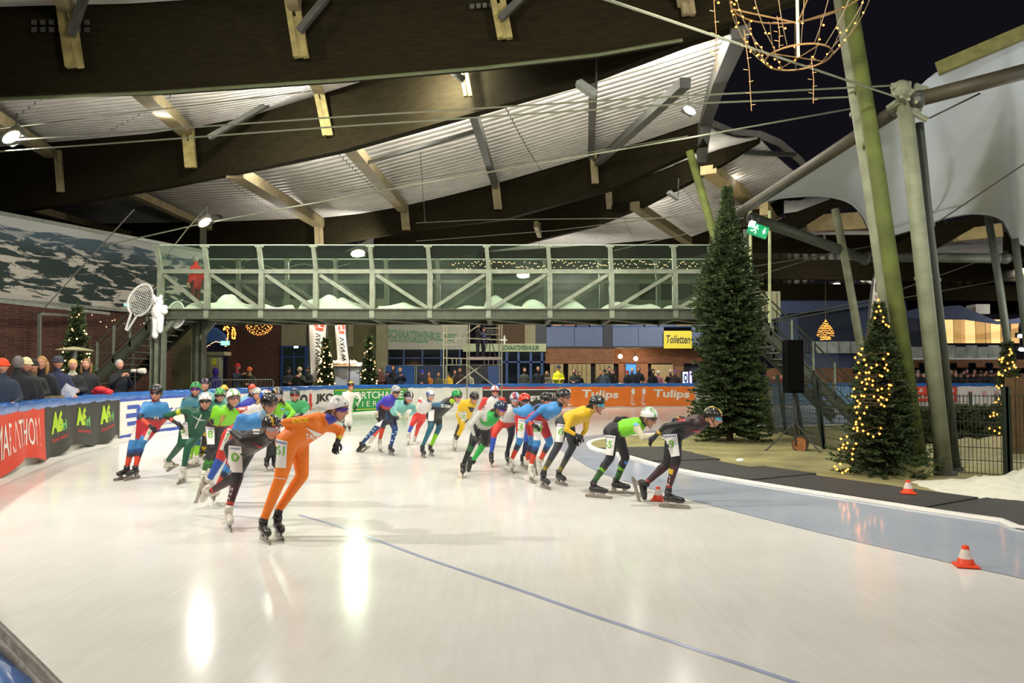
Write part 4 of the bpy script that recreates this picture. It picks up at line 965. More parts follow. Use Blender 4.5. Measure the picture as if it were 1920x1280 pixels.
patch([(1470, 400, 26.5), (1470, 372, 33), (1560, 366, 33), (1545, 390, 26.5)], SHEET)
patch([(1700, 480, 27), (1740, 440, 33), (1880, 415, 33), (1880, 480, 27)], SHEET)
for a, b, wd in (((1516, 420, 27.5), (1650, 412, 27.5), .62), ((1432, 390, 27), (1466, 440, 31), .5), ((1790, 440, 27.5), (1875, 432, 27.5), .5)):
    mb = MB(); mb.bar(P(*a), P(*b), .3, wd); mb.build('purlin', PINE, far)
for u, v0, v1, D in ((1546, 420, 455, 27.6), (1478, 425, 440, 30)): mb = MB(); mb.tube([P(u, v0, D), P(u, v1, D)], .05, 6); mb.build('hanger', GALV, far)
# far right pavilion
pv = thing('pavilion', 'far two-storey pavilion with lit upper windows behind the right masts', 'building', P(1700, 752, 47))
PD = 47.0
BW = M('blue_grey_cladding', '#4b5878', .7, var=.08); pl('wall', BW, 1462, 552, 1700, 700, PD + 1, .3, pv); pl('wall', M('dark_slate_cladding', '#30384a', .7, var=.1), 1500, 575, 1600, 660, PD + .8, .3, pv)
pl('wall', M('dark_slate_cladding', '#30384a'), 1690, 592, 1770, 650, PD + .9, .3, pv)
pl('brick_face', BRKL, 1440, 690, 1960, 760, PD, .3, pv); pl('brick_face', BRKL, 1690, 674, 1960, 700, PD, .3, pv)
for u in (1502, 1600, 1700, 1724, 1782, 1818, 1850): pl('window', DGL, u, 680, u + 12, 700, PD - .05, .1, pv)
mb = MB(); mb.add([P(1690, 585, PD - 1), P(1720, 578, PD - 1), P(1800, 572, PD - 1), P(1870, 602, PD - 1), P(1960, 588, PD - 1), P(1960, 604, PD - 1), P(1870, 608, PD - 1), P(1800, 598, PD - 1), P(1690, 596, PD - 1)], [tuple(range(9))]); mb.build('roof', M('slate_blue_roof', '#4e5c7d', .7, var=.08), pv)
mb = MB(); mb.slab([P(1450, 562, PD), P(1700, 560, PD), P(1690, 570, PD), P(1455, 590, PD)], (0, 1, 0), .4); mb.build('roof', M('slate_blue_roof', '#4e5c7d'), pv)
for i, (a, b) in enumerate(((1772, 1787), (1790, 1802), (1804, 1809), (1811, 1828), (1831, 1847), (1850, 1856), (1859, 1875), (1878, 1892), (1897, 1910))):
    f = pl('window', M('dark_mullion', '#2a2620'), a - 1.5, 598, b + 1.5, 644, PD - .2, .15, pv)
    pl('pane', M('warm_lit_room_%d' % (i % 3), ('#e0b878', '#c99f63', '#d8ac70')[i % 3], .5, emit=('#e0b878', '#b98f53', '#c89c60')[i % 3], estr=.75 if i else 1.3), a, 599, b, 643, PD - .25, .05, f)
for i in range(10):
    a = 1690 + i * 20.5; o = pl('glass_pane', M('balcony_glass', '#a9b0a8', .15, var=.3, scale=2, spec=.8), a, 647 + (3 if i % 2 else 0), a + 19, 672, PD - 1.4, .04, pv)
pl('balcony_edge', FSN, 1690, 671, 1895, 674, PD - 1.5, 1.2, pv); pl('roof_unit', FSN, 1830, 570, 1856, 588, PD - .5, 1, pv)
for i in range(7): pl('glass_pane', M('balcony_glass', '#7f8c90'), 1530 + i * 22, 640, 1550 + i * 22, 662, PD - .6, .04, pv)
o = pl('sign_panel', M('cream_panel', '#b9b592', .7, var=.04), 1413, 546, 1463, 597, 27, .08); tag(o, 'blank cream panel fixed behind the top of the right stairs', 'panel')
for i in range(4): mb = MB(); u = 1424 + i * 11; mb.tube([P(u, 548, 26.96), P(u, 596, 26.96)], .012, 4); mb.build('seam', DRK, o)
# ================================================================== floodlights, cables, exit sign
GLOW = M('floodlight_lens', '#fff4c8', .3, emit='#fff2c0', estr=26)
GLOWW = M('white_floodlight_lens', '#ffffff', .3, emit='#fff8ea', estr=26)
def flood_fit(label, u, v, D, r=.16, tilt=.5, mat=GLOW, w=1.9):
    c = P(u, v, D); t = thing('floodlight', label, 'floodlight', c, 'floodlights under the roof'); R = Matrix.Rotation(-tilt, 3, 'Y')
    mb = MB(); mb.box(c + Vector((0, .10, .06)), (r * 2 * w * .6, .2, r * 1.6), R); mb.build('housing', STEELD, t)
    mb = MB(); mb.ball(c, (r * w * .62, .05, r * .62), 14, 8, R); mb.build('lens', mat, t, smooth=True)
    mb = MB(); mb.tube([c + Vector((0, .15, .1)), c + Vector((0, .15, .55))], .02, 6); mb.build('bracket', STEELD, t); return t
flood_fit('lit floodlight at the left edge under the dark beams', 21, 257, 15.0, .165)
flood_fit('lit floodlight above the red-coated figure on the bridge', 384, 417, 23.0, .18)
flood_fit('dazzling floodlight just above the bridge glass', 671, 475, 30.0, .24, .1)
flood_fit('floodlight seen through the bridge glass behind the icicle lights', 981, 515, 36.0, .26, .1)
flood_fit('small white floodlight at the roof corner near the slim mast', 1293, 207, 19.0, .14, -.5, GLOWW)
flood_fit('lit floodlight above the stairs, far off to the right', 1567, 536, 49.0, .30, .2)
flood_fit('flat lit lamp behind the right part of the bridge', 1240, 547, 47.0, .24, 0, GLOWW)
flood_fit('small lit lamp far right edge upper', 1914, 630, 40, .16, 0, GLOWW); flood_fit('small lit lamp far right edge lower', 1916, 655, 40, .16, 0, GLOWW)
for lab, u, v, D, s in (('unlit infrared heater hanging from the middle beam', 1100, 167, 15.4, 1.0), ('smaller unlit infrared heater hanging left of the slim mast', 1262, 366, 24.5, .85)):
    c = P(u, v, D); t = thing('heater', lab, 'heater', c); R = Matrix.Rotation(.62, 3, 'Y'); mb = MB()
    mb.add([c + R @ Vector((x * s, y, z * s)) for y in (-.12, .12) for x, z in ((-.26, -.03), (-.2, .07), (.2, .07), (.26, -.03), (.2, -.07), (-.2, -.07))], [(0, 1, 2, 3, 4, 5), (11, 10, 9, 8, 7, 6)] + [(i, (i + 1) % 6, (i + 1) % 6 + 6, i + 6) for i in range(6)]); mb.build('body', GALV, t)
    mb = MB(); mb.tube([c + R @ Vector((.24 * s, 0, 0)), c + Vector((.22 * s, 0, .66 * s))], .018, 6); mb.build('hanger_rod', DRK, t)
CAB = M('steel_cable', '#6f725e', .5, .3, var=.1)
def cable(label, pts, r=.013, mat=CAB, sag=0.0):
    q = [P(*p) for p in pts]; out = []
    for a, b in zip(q, q[1:]):
        for i in range(8): k = i / 8; out.append(a.lerp(b, k) - Vector((0, 0, sag * math.sin(math.pi * k))))
    out.append(q[-1]); mb = MB(); mb.tube(out, r, 5); o = mb.build('cable', mat); tag(o, label, 'cable', 'tension cables across the hall'); return o
cable('upper of the two parallel cables from the left floodlight to the mast head', [(30, 262, 15), (640, 219, 13.8), (1280, 180, 12.9), (1685, 160, 12.4)], .017)
cable('lower of the two parallel cables from the left floodlight to the leaning mast', [(-10, 285, 15), (640, 237, 13.8), (1280, 195, 12.9), (1590, 182, 12.5)], .017)
cable('thin cable with clips over the upper roof strip', [(0, 241, 16), (590, 170, 15)], .012)
cable('cable slanting down from the top edge to the mast head', [(1110, -10, 7.5), (1280, 47, 9.2), (1690, 185, 12.3)], .018)
cable('cable carrying the floodlight above the bridge', [(190, 462, 22.8), (384, 418, 23), (760, 350, 21.8), (1282, 260, 19.5), (1600, 203, 17)], .022)
cable('cable from the bridge up to the roof', [(300, 495, 23), (350, 430, 23.5), (395, 380, 26)], .02)
cable('long dark cable crossing the mural', [(85, 575, 21), (252, 392, 23)], .02, STEELD)
cable('lower rod before the deep beams', [(780, 418, 27), (900, 412, 26), (1290, 408, 22), (1400, 400, 20)], .016)
cable('cable fanning from the slim mast down-left', [(1395, 385, 20), (1290, 402, 22), (1040, 432, 26), (780, 452, 30)], .014)
cable('second cable fanning from the slim mast down-left', [(1395, 408, 20), (1280, 440, 23), (1150, 470, 26)], .014)
cable('cable through the roof sheets left of the middle heater', [(640, 360, 28), (1140, 280, 22), (1290, 255, 20)], .012)
cable('hanging rod below the roof track', [(788, 285, 22), (797, 417, 26)], .01, DRK)
cable('dark cable over the grey canopy at right', [(1760, 415, 20), (1935, 298, 14)], .016, STEELD)
cable('far cable under the right roof, upper', [(1410, 500, 24), (1560, 475, 26), (1640, 460, 27)], .022)
cable('far cable under the right roof, middle', [(1410, 520, 24), (1570, 470, 26)], .02)
cable('far cable under the right roof, long', [(1440, 600, 24), (1640, 560, 27), (1890, 470, 31)], .022)
cable('far cable under the right roof, lowest', [(1440, 605, 24), (1640, 568, 27), (1905, 520, 31)], .022)
cable('short cable running up to the grey canopy beside the mast head', [(1742, 222, 12.6), (1838, 175, 12.2)], .016, STEELD)
# roof track above the rod
mb = MB(); mb.bar(P(690, 305, 21.5), P(895, 245, 19.5), .10, .08); o = mb.build('track', STEELD, roof)

ex = thing('exit_sign', 'tilted green exit sign with a white running figure and down arrow', 'sign', P(1421, 432, 19.0)); D = 19.0
R = Matrix.Rotation(.33, 3, 'Y'); c = P(1421, 432, D)
mb = MB(); mb.box(c, (.50, .10, .30), R); mb.build('box', M('exit_green', '#0b8a55', .4, emit='#0c9a5c', estr=.6), ex)
WG = M('sign_white_glow', '#e8ffe8', .4, emit='#e8ffe0', estr=1.6)
def sx(x, z, o=-.056): return c + R @ Vector((x, o, z))
mb = MB()
mb.add([sx(*p) for p in ((.10, .02), (.13, .02), (.13, .10), (.16, .10), (.16, .02), (.19, .02), (.145, -.07))], [(0, 1, 5, 6), (1, 2, 3, 4)])
mb.add([sx(-.06 + .028 * math.cos(a), .09 + .028 * math.sin(a)) for a in np.linspace(0, 6.28, 9)[:-1]], [tuple(range(8))])
for a, b in (((-.06, .06), (-.10, -.02)), ((-.10, -.02), (-.05, -.06)), ((-.05, -.06), (-.07, -.12)), ((-.10, -.02), (-.15, -.07)), ((-.15, -.07), (-.20, -.06)), ((-.07, .04), (-.01, .02)), ((-.07, .04), (-.13, .05)), ((-.13, .05), (-.15, .01))):
    d = Vector((b[0] - a[0], 0, b[1] - a[1])).normalized(); n = Vector((-d.z, 0, d.x)) * .013; mb.add([sx(a[0] + n.x, a[1] + n.z), sx(b[0] + n.x, b[1] + n.z), sx(b[0] - n.x, b[1] - n.z), sx(a[0] - n.x, a[1] - n.z)], [(0, 1, 2, 3)])
mb.build('pictogram', WG, ex)
mb = MB(); mb.box(c + R @ Vector((-.20, -.02, .10)), (.12, .14, .14), R); mb.build('lamp', M('cold_lamp', '#ffffff', .3, emit='#f4f6ff', estr=9), ex)
mb = MB(); mb.bar(c + R @ Vector((-.1, .05, .15)), P(1408, 400, 19.3), .05, .05); mb.build('bracket', STEELD, ex)
for lab, u, v, D, wd in (('small lit green exit sign left of the awning lights', 422, 643, 31, .34), ('small green exit lamp on the left wall behind the stairs', 238, 571, 26, .16), ('small glowing exit sign above the blue glass door', 555, 650.5, 45, .25)):
    mb = MB(); mb.box(P(u, v, D), (wd, .06, wd * .5)); o = mb.build('exit_light', M('green_glow_%d' % u, '#9ff0d8' if u != 555 else '#e8e0ff', .4, emit='#70e8c8' if u != 555 else '#e0dcff', estr=2.2)); tag(o, lab, 'sign')
    mb = MB(); mb.box(P(u, v, D) + Vector((0, .05, 0)), (wd * 1.08, .05, wd * .56)); mb.build('housing', GALV, o)

# ================================================================== spruces
NEED = M('spruce_needles', '#3c4c24', .8, var=.35, scale=2.5); NEEDL = M('spruce_needles_lit', '#33431c', .8, var=.35, scale=3); BARK = M('bark', '#3a2f22', .9, var=.3, scale=8, bump=.4)
def spruce(label, base, H, Rb, nb, seed, mat=NEED, top=1.0, tw=.16, cat='spruce', lean=(0, 0), prof=None, w0=.028, group=None):
    r = np.random.RandomState(seed); t = thing('spruce', label, cat, base, group); b = Vector(base)
    mb = MB(); mb.tube([b, b + Vector((lean[0] * H * .5, lean[1] * H * .5, H * .5)), b + Vector((lean[0] * H, lean[1] * H, H))], [.055 * Rb + .03, .03, .008], 8); mb.build('trunk', BARK, t)
    V = []; Fc = []
    for i in range(nb):
        h = r.uniform(.02, 1) ** .9; z = h * H
        rad = Rb * (prof(h) if prof else (1 - h) ** .8 * min(1, .55 + h * 3)) * r.uniform(.72, 1.1) + .04
        az = r.uniform(0, 2 * math.pi); L = max(.06, rad); rise = r.uniform(-.25, .12) + .9 * h ** 3; st = b + Vector((lean[0] * z, lean[1] * z, z))
        d = Vector((math.cos(az), math.sin(az), rise)).normalized(); side = Vector((-math.sin(az), math.cos(az), 0))
        m = max(4, int(L / .045))
        for q in range(m):
            k = (q + r.uniform(0, 1)) / m
            if k < .15 and L > .4: continue
            p = st + d * (L * k) + Vector((0, 0, -.10 * L * k * k + .14 * L * k ** 4))
            for sgn in (-1, 1, 0):
                tl = tw * (1.15 - .6 * k) * r.uniform(.6, 1.25)
                dd = (d * r.uniform(.5, 1.1) + side * sgn * r.uniform(.5, 1.0) + Vector((0, 0, r.uniform(-.35, .35) + (.35 if sgn == 0 else 0)))).normalized()
                n = dd.cross(Vector((r.uniform(-1, 1), r.uniform(-1, 1), r.uniform(-1, 1)))).normalized() * w0 * r.uniform(.6, 1.2)
                e = p + dd * tl; mpt = p + dd * tl * .45; x = len(V)
                V.extend(((p.x, p.y, p.z), (mpt.x + n.x, mpt.y + n.y, mpt.z + n.z), (e.x, e.y, e.z), (mpt.x - n.x, mpt.y - n.y, mpt.z - n.z))); Fc.append((x, x + 1, x + 2, x + 3))
    mb = MB(); mb.v = V; mb.f = Fc; o = mb.build('foliage', mat, t); o['kind'] = 'stuff'; return t
BULB = M('warm_fairy_bulb', '#ff9a40', .4, emit='#ff8c34', estr=6); BULBW = M('pale_fairy_bulb', '#ffd8a8', .4, emit='#ffbf80', estr=6); WIRE = M('light_wire', '#57462c', .7)
def bulbs(t, pts, r, mat=BULB, name='bulbs'):
    mb = MB()
    for p in pts:
        x, y, z = p; mb.add([(x - r, y, z), (x + r, y, z), (x, y - r, z), (x, y + r, z), (x, y, z - r), (x, y, z + r)], [(0, 2, 5), (2, 1, 5), (1, 3, 5), (3, 0, 5), (2, 0, 4), (1, 2, 4), (3, 1, 4), (0, 3, 4)])
    o = mb.build(name, mat, t); o['kind'] = 'stuff'; return o
def lights(label, pts, r=.022, mat=BULB, wire=True, group=None):
    t = thing('light_string', label, 'string lights', pts[0], group); bulbs(t, pts, r, mat)
    if wire: mb = MB(); mb.tube([p + Vector((0, .01, r)) for p in pts], .005, 4); mb.build('wire', WIRE, t)
    return t
def tree_spiral(base, H, Rb, n, seed, arc=(math.pi, 2 * math.pi), lo=.03, hi=.97, jit=.12):
    r = random.Random(seed); b = Vector(base); out = []
    for i in range(n):
        k = lo + (hi - lo) * i / n; k = min(.99, max(.01, k + r.uniform(-.02, .02))); a = arc[0] + (arc[1] - arc[0]) * (.5 + .5 * math.sin(i * .55 + r.uniform(-.4, .4)))
        R_ = (Rb * (1 - k) ** .8 + .06) * r.uniform(.85, 1.08); out.append(b + Vector((R_ * math.cos(a), R_ * math.sin(a), k * H)))
    return out
bp = G(1369, 828); spruce('tall dark spruce without lights right of the bridge', bp, 6.15, .84, 1700, 1, prof=lambda h: min(1, ((1 - h) / .48) ** .95) * (.90 + .12 * (1 - h) + .07 * math.sin(h * 13)), tw=.15, w0=.030)
bp2 = G(1655, 889); spruce('spruce wound with orange lights before the mossy mast', bp2, 2.75, .78, 900, 2, NEEDL, prof=lambda h: (1.0 if h < .14 else (.66 if h < .42 else .66 * ((1 - h) / .58) ** 1.05)), tw=.12, w0=.018)
pp = []
R5 = 1 / 3.764
for x, y in ((780, 8), (783, 55), (795, 85), (765, 90), (815, 130), (812, 160), (833, 183), (852, 195), (755, 135), (665, 352), (640, 385), (655, 395), (680, 430), (637, 450), (615, 415), (848, 390), (815, 425), (835, 465), (825, 490), (845, 505), (767, 467), (693, 468), (645, 525), (692, 522), (713, 520), (730, 487), (625, 555), (790, 540), (805, 547), (690, 570), (713, 565), (740, 578), (663, 590), (698, 600), (738, 610), (606, 635), (685, 637), (775, 645), (803, 635), (855, 608), (868, 610), (853, 635), (858, 678), (595, 687), (615, 692), (660, 685), (678, 687), (748, 690), (797, 693), (808, 700), (838, 712), (780, 715), (632, 720), (648, 738), (800, 745), (820, 757), (615, 765), (637, 760), (697, 765), (680, 808), (627, 803), (648, 843), (622, 870), (620, 885), (665, 887), (605, 915), (630, 910), (630, 930), (672, 932), (707, 953), (743, 973), (787, 953), (795, 913), (557, 972), (515, 988), (560, 1018), (532, 1028), (552, 1053), (525, 1050), (500, 1062), (595, 1095), (595, 1132), (602, 1057), (622, 1022), (510, 1165), (473, 1183), (487, 1203), (525, 1228), (563, 1203), (548, 1215)):
    u, v = 1440 + x * R5, 560 + y * R5; pp.append(P(u, v, bp2.y - .42 - .12 * math.sin(x)))
lights('orange light string wound around the spruce before the mossy mast', pp, .022)
b3 = P(600, 770, 32.0); b3.z = .06; spruce('narrow lit spruce between the two white feather flags', (P(611, 700, 32).x, 32, .06), 3.0, .46, 420, 3, NEEDL, tw=.22, w0=.035)
lights('pale lights wound around the spruce between the feather flags', tree_spiral((P(611, 700, 32).x, 32, .06), 3.05, .46, 75, 5), .038, BULBW, False)
spruce('lit spruce right of the grey cabinet', (P(692, 700, 32.5).x, 32.5, .06), 3.1, .46, 420, 4, NEEDL, tw=.22, w0=.035)
lights('sparse pale lights on the spruce right of the grey cabinet', tree_spiral((P(692, 700, 32.5).x, 32.5, .06), 3.1, .46, 40, 6), .038, BULBW, False)
spruce('slim lit spruce behind the patio heater at left', (P(143, 700, 20).x, 20, .06), 3.3, .65, 420, 8, NEEDL, tw=.2, w0=.03)
lights('warm lights zigzagging down the slim spruce behind the patio heater', tree_spiral((P(143, 700, 20).x, 20, .06), 3.35, .62, 60, 9), .026, BULBW)
spruce('lit spruce at the right edge before the brown crate', (P(1893, 800, 15).x, 15, .02), 2.2, .42, 260, 10, NEEDL, tw=.13, w0=.02)
lights('orange lights clustered on the spruce at the right edge', tree_spiral((P(1890, 800, 14.8).x, 14.8, .3), 1.9, .34, 75, 11), .024)
# garlands
lights('garland of lights on top of the grey cabinet', [P(624 + 54 * i / 34, 678 + rr.uniform(-2, 2) + (4 if i > 28 else 0), 33.7) for i in range(35)], .05, BULBW, False)
for lab, c, r_ in (('ball of warm lights hanging below the bridge, larger one', P(486, 604, 32), .56),):
    t = thing('light_ball', lab, 'light ball', c); q = []
    for i in range(170):
        z = 1 - 2 * (i + .5) / 170; a = i * 2.39996; s_ = math.sqrt(1 - z * z); q.append(c + Vector((r_ * s_ * math.cos(a), r_ * s_ * math.sin(a), r_ * z)))
    bulbs(t, q, .022, BULB); mb = MB()
    for k in range(6):
        R = Matrix.Rotation(math.pi * k / 6, 3, 'Z'); mb.tube([c + R @ Vector((r_ * math.cos(a), 0, r_ * math.sin(a))) for a in np.linspace(0, 2 * math.pi, 22)], .012, 4)
    mb.build('frame', WIRE, t)
for lab, pts in (('digit-shaped light figure left of the light ball, wider one', [(423, 612), (418, 618), (423, 615), (428, 611), (427, 622), (427, 632), (426, 638)]), ('digit-shaped light figure left of the light ball, narrower one', [(437, 613), (440, 620), (442, 627), (440, 635), (436, 633), (435, 624), (437, 616)])):
    q = []
    for (a, b), (c_, d_) in zip(pts, pts[1:]):
        for k in range(7): q.append(P(a + (c_ - a) * k / 7 + rr.uniform(-1.6, 1.6), b + (d_ - b) * k / 7 + rr.uniform(-1, 1), 31.6))
    lights(lab, q, .024, BULB, False)
lights('thin garland of lights under the blue awning', [P(374 + i * 2.4, 645 + 5 * math.sin(i * .35) + rr.uniform(-1, 1), 31) for i in range(22)], .018, BULBW, False)
lights('scattered lights along the left wall behind the stairs', [P(175 + 11 * i + rr.uniform(-4, 4), 590 + 20 * abs(math.sin(i * .9)) + rr.uniform(-4, 4), 26) for i in range(16)], .02, BULBW, False)
# icicle lights inside the bridge
q = []
for i in range(150):
    u = 848 + 462 * i / 150; q.append(P(u, 487 + 5 * abs(math.sin(u * .045)) + rr.choice((0, 3, 7, 12)) + rr.uniform(-1, 1), FD - .25))
lights('icicle light curtain along the back rail of the bridge', q, .016, BULBW, False)
q = [P(415 + 4.2 * i, 500 + 5 * math.sin(i * .3) - (10 if 10 < i < 17 else 0), FD - .3) for i in range(58)]
lights('unlit glittering garland on the left half of the bridge', q, .018, M('unlit_clear_bulb', '#c9d2c8', .15, spec=.9), True)
# tree-shaped light figure, far right
t = thing('light_tree', 'cone-shaped light figure hanging above the right stairs', 'light figure', P(1548, 632, 40)); q = []
for i in range(12):
    k = i / 11; n = int(3 + 10 * math.sin(k * 2.2)); wd = 17 * math.sin(min(k * 1.9, 1.75)) if k < .9 else 10
    for j in range(n): q.append(P(1548 + wd * (2 * (j + .5) / n - 1), 600 + 36 * k + rr.uniform(-1, 1), 40 - .3))
bulbs(t, q, .026, BULB); mb = MB(); mb.tube([P(1548, 470, 40), P(1548, 600, 40), P(1548, 636, 40)], .015, 4); mb.build('hanging_wire', WIRE, t)

# ================================================================== chandelier of light strings
D = 10.0; ch = thing('light_basket', 'hanging wire basket of warm lights at the top of the photo', 'light basket', P(1495, 110, D)); top_c = P(1500, -15, D); bot_c = P(1497, 108, D); IR = M('rusty_wire_frame', '#7d6038', .6, .3, var=.2)
def ring(c, r_, z=0, n=30): return [c + Vector((r_ * math.cos(a), r_ * math.sin(a), z)) for a in np.linspace(0, 2 * math.pi, n)]
mb = MB(); mb.tube(ring(bot_c, .43), .013, 5); mb.build('ring', IR, ch); mb = MB(); mb.tube(ring(top_c, .92), .013, 5); mb.build('ring', IR, ch)
mb = MB(); mb.tube([bot_c, P(1494, -40, D)], .022, 6); mb.build('stem', M('pale_stem', '#b8ad80', .5), ch)
mb = MB()
for k in range(4): a = k * math.pi / 2 + .3; mb.tube([bot_c + Vector((.43 * math.cos(a), .43 * math.sin(a), 0)), bot_c], .008, 4)
for k in range(3): a = k * 2.09 + .5; mb.tube([top_c + Vector((.92 * math.cos(a), .92 * math.sin(a), 0)), bot_c + Vector((0, 0, .48)), ], .012, 4)
mb.build('spoke', IR, ch); bl = []; mb = MB()
for k in range(16):
    a = 2 * math.pi * k / 16 + .1; pts = []
    for j in range(9):
        f = j / 8; R_ = .92 + (.43 - .92) * f ** 1.5; p = top_c.lerp(bot_c, f) + Vector((R_ * math.cos(a), R_ * math.sin(a), -.06 * math.sin(math.pi * f))); pts.append(p)
        if (k * 9 + j) % 3 == 0 or (3 < k < 9 and j % 2): bl.append(p + Vector((rr.uniform(-.03, .03), 0, rr.uniform(-.03, .03))))
    mb.tube(pts, .006, 4)
mb.build('strand', WIRE, ch)
bulbs(ch, bl, .017, BULB)
dr = MB()
for (u, v0, v1) in ((1338, -10, 136), (1395, 55, 208), (1521, 105, 194), (1457, 30, 90)):
    a, b = P(u, v0, D - .2), P(u + (14 if u == 1395 else 4), v1, D - .2); dr.tube([a, a.lerp(b, .5) + Vector((.02, 0, 0)), b], .006, 4)
    for k in range(7): p = a.lerp(b, (k + .5) / 7); dr.bar(p, p + Vector((.06 * (-1) ** k, 0, .01)), .008, .008)
dr.build('icicle_strand', IR, ch); bulbs(ch, [P(1347, 68, D - .2), P(1334, 97, D - .2), P(1347, 5, D - .2), P(1446, 126, D), P(1377, 8, D), P(1386, 18, D)], .02, BULB)

# ================================================================== infield things
def spk():
    c = G(1492, 846); t = thing('loudspeaker_stand', 'black tripod stand on the infield ground behind the leader', 'stand', c); mb = MB(); top = c + Vector((-.03, 0, 1.28)); mb.tube([c + Vector((0, 0, .12)), top], .022, 8); mb.build('pole', DRK, t)
    for a in (math.pi * .95, math.pi * 1.7, math.pi * .35):
        mb = MB(); f = c + Vector((.62 * math.cos(a), .5 * math.sin(a), 0)); mb.tube([c + Vector((0, 0, .62)), f], .014, 6); mb.build('leg', DRK, t); mb = MB(); mb.ball(f + Vector((0, 0, .015)), .025, 8, 5); mb.build('foot', DRK, t)
    mb = MB(); mb.tube([c + Vector((0, 0, .58)), c + Vector((0, 0, .68))], .035, 8); mb.build('collar', DRK, t)
    s_ = thing('loudspeaker', 'tall black column loudspeaker in front of the right stairs', 'loudspeaker', top); p = top + Vector((0, 0, .52))
    mb = MB(); mb.box(p, (.33, .34, 1.12)); mb.build('cabinet', M('black_vinyl', '#0a0a09', .9, var=.2, spec=.05), s_); mb = MB(); mb.box(p + Vector((0, -.18, 0)), (.29, .02, 1.06)); mb.build('grille', M('black_grille', '#0d0d0c', .95, spec=.05, var=.3, scale=60, bump=.5), s_)
spk()
lg = G(1500, 845); t = thing('log', 'short sawn log lying under the tripod stand', 'log', lg); mb = MB(); a = lg + Vector((0, 0, .15)); mb.tube([a + Vector((-.04, -.12, 0)), a + Vector((.10, .22, 0))], .17, 16); mb.build('bark', BARK, t); mb = MB(); mb.tube([a + Vector((-.043, -.127, 0)), a + Vector((-.04, -.118, 0))], .15, 16); mb.build('cut_face', M('sawn_wood', '#9a6236', .8, var=.25, scale=20), t)
# concrete block at the mast
o = thing('concrete_block', 'mossy concrete block at the foot of the leaning masts', 'concrete block', G(1728, 898)); c = G(1725, 897); mb = MB(); mb.box(c + Vector((0, .2, .09)), (.42, .4, .18)); mb.build('block', M('mossy_concrete', '#8c8658', .9, var=.25, scale=6, bump=.4), o)
# traffic cones
CO = M('orange_cone_plastic', '#ee4a1c', .45, var=.08); CW = M('white_reflective_band', '#e0cfc4', .4, var=.1)
def cone(label, g, s=.23):
    t = thing('traffic_cone', label, 'cone', g, 'orange cones beside the track'); g = Vector(g); mb = MB(); mb.lathe(g, [(.11, .0), (.125, .003), (.125, .014), (.07, .022)], 4, Matrix.Rotation(.5, 3, 'Z')); mb.lathe(g, [(.078, .0), (.070, .03), (.056, .068)], 20); mb.build('base', CO, t, smooth=False)
    mb = MB(); mb.lathe(g, [(.056, .068), (.032, .145)], 20); mb.build('band', CW, t); mb = MB(); mb.lathe(g, [(.032, .145), (.026, .172), (.015, .176)], 20); mb.build('tip', CO, t); return t
g = G(1811, 1062); cone('orange cone alone on the ice at lower right', (g.x, g.y, .005)); g = G(1703, 931); cone('orange cone on the rubber mats beside the snow heap', (g.x, g.y, .045)); g = G(1234, 938); cone('orange cone behind the skates of the leading skater', (g.x, g.y, .005))
# snow heap
def heap(label, pts, H, seed, mat=FSN, nx=70, ny=34, rough=.09):
    r = np.random.RandomState(seed); x0 = min(p[0] for p in pts); x1 = max(p[0] for p in pts); y0 = min(p[1] for p in pts); y1 = max(p[1] for p in pts); c = Vector(((x0 + x1) / 2, (y0 + y1) / 2, 0)); t = thing('snow_heap', label, 'snow heap', c)
    from mathutils import noise
    rows = []
    for j in range(ny):
        row = []
        for i in range(nx):
            a, b = i / (nx - 1), j / (ny - 1); x = x0 + (x1 - x0) * a; y = y0 + (y1 - y0) * b; m = max(0, math.sin(math.pi * b)) ** .6 * (min(1, a * 2.2) ** .8) * min(1, (1 - a) * 8 + .35)
            q = Vector((x, y, seed)); z = H * m * (.45 + .75 * abs(noise.noise(q * 1.3))) + rough * m * (abs(noise.noise(q * 4.3)) + .6 * abs(noise.noise(q * 10))) * 1.6
            row.append(Vector((x + .05 * noise.noise(q * 6), y + .05 * noise.noise(q * 7 + Vector((3, 0, 0))), z - .01)))
        rows.append(row)
    mb = MB(); mb.grid(rows); o = mb.build('snow', mat, t, smooth=True); o['kind'] = 'stuff'; return t
ga, gb = G(1722, 926), G(1920, 938)
heap('heap of scraped lumpy snow on the mats at the right edge', [(ga.x + .3, 9.55), (ga.x + 4.6, 11.6)], .36, 4, M('dirty_scraped_snow', '#d6d4bf', .8, var=.08, scale=8, bump=.9), rough=.10)
g = G(1850, 862); heap('low sand mound behind the mesh fence', [(g.x - 1.0, 13.2), (g.x + 2.5, 16.5)], .55, 9, M('sand_mound', '#8f8a66', .95, var=.12, bump=.3), rough=.02)
g = G(1388, 868); mb = MB(); mb.ball(G(1388, 866) + Vector((0, 0, .03)), (.08, .06, .04), 10, 6); o = mb.build('snow_lump', FSN, smooth=True); tag(o, 'single small lump of snow on the infield ground', 'snow lump')
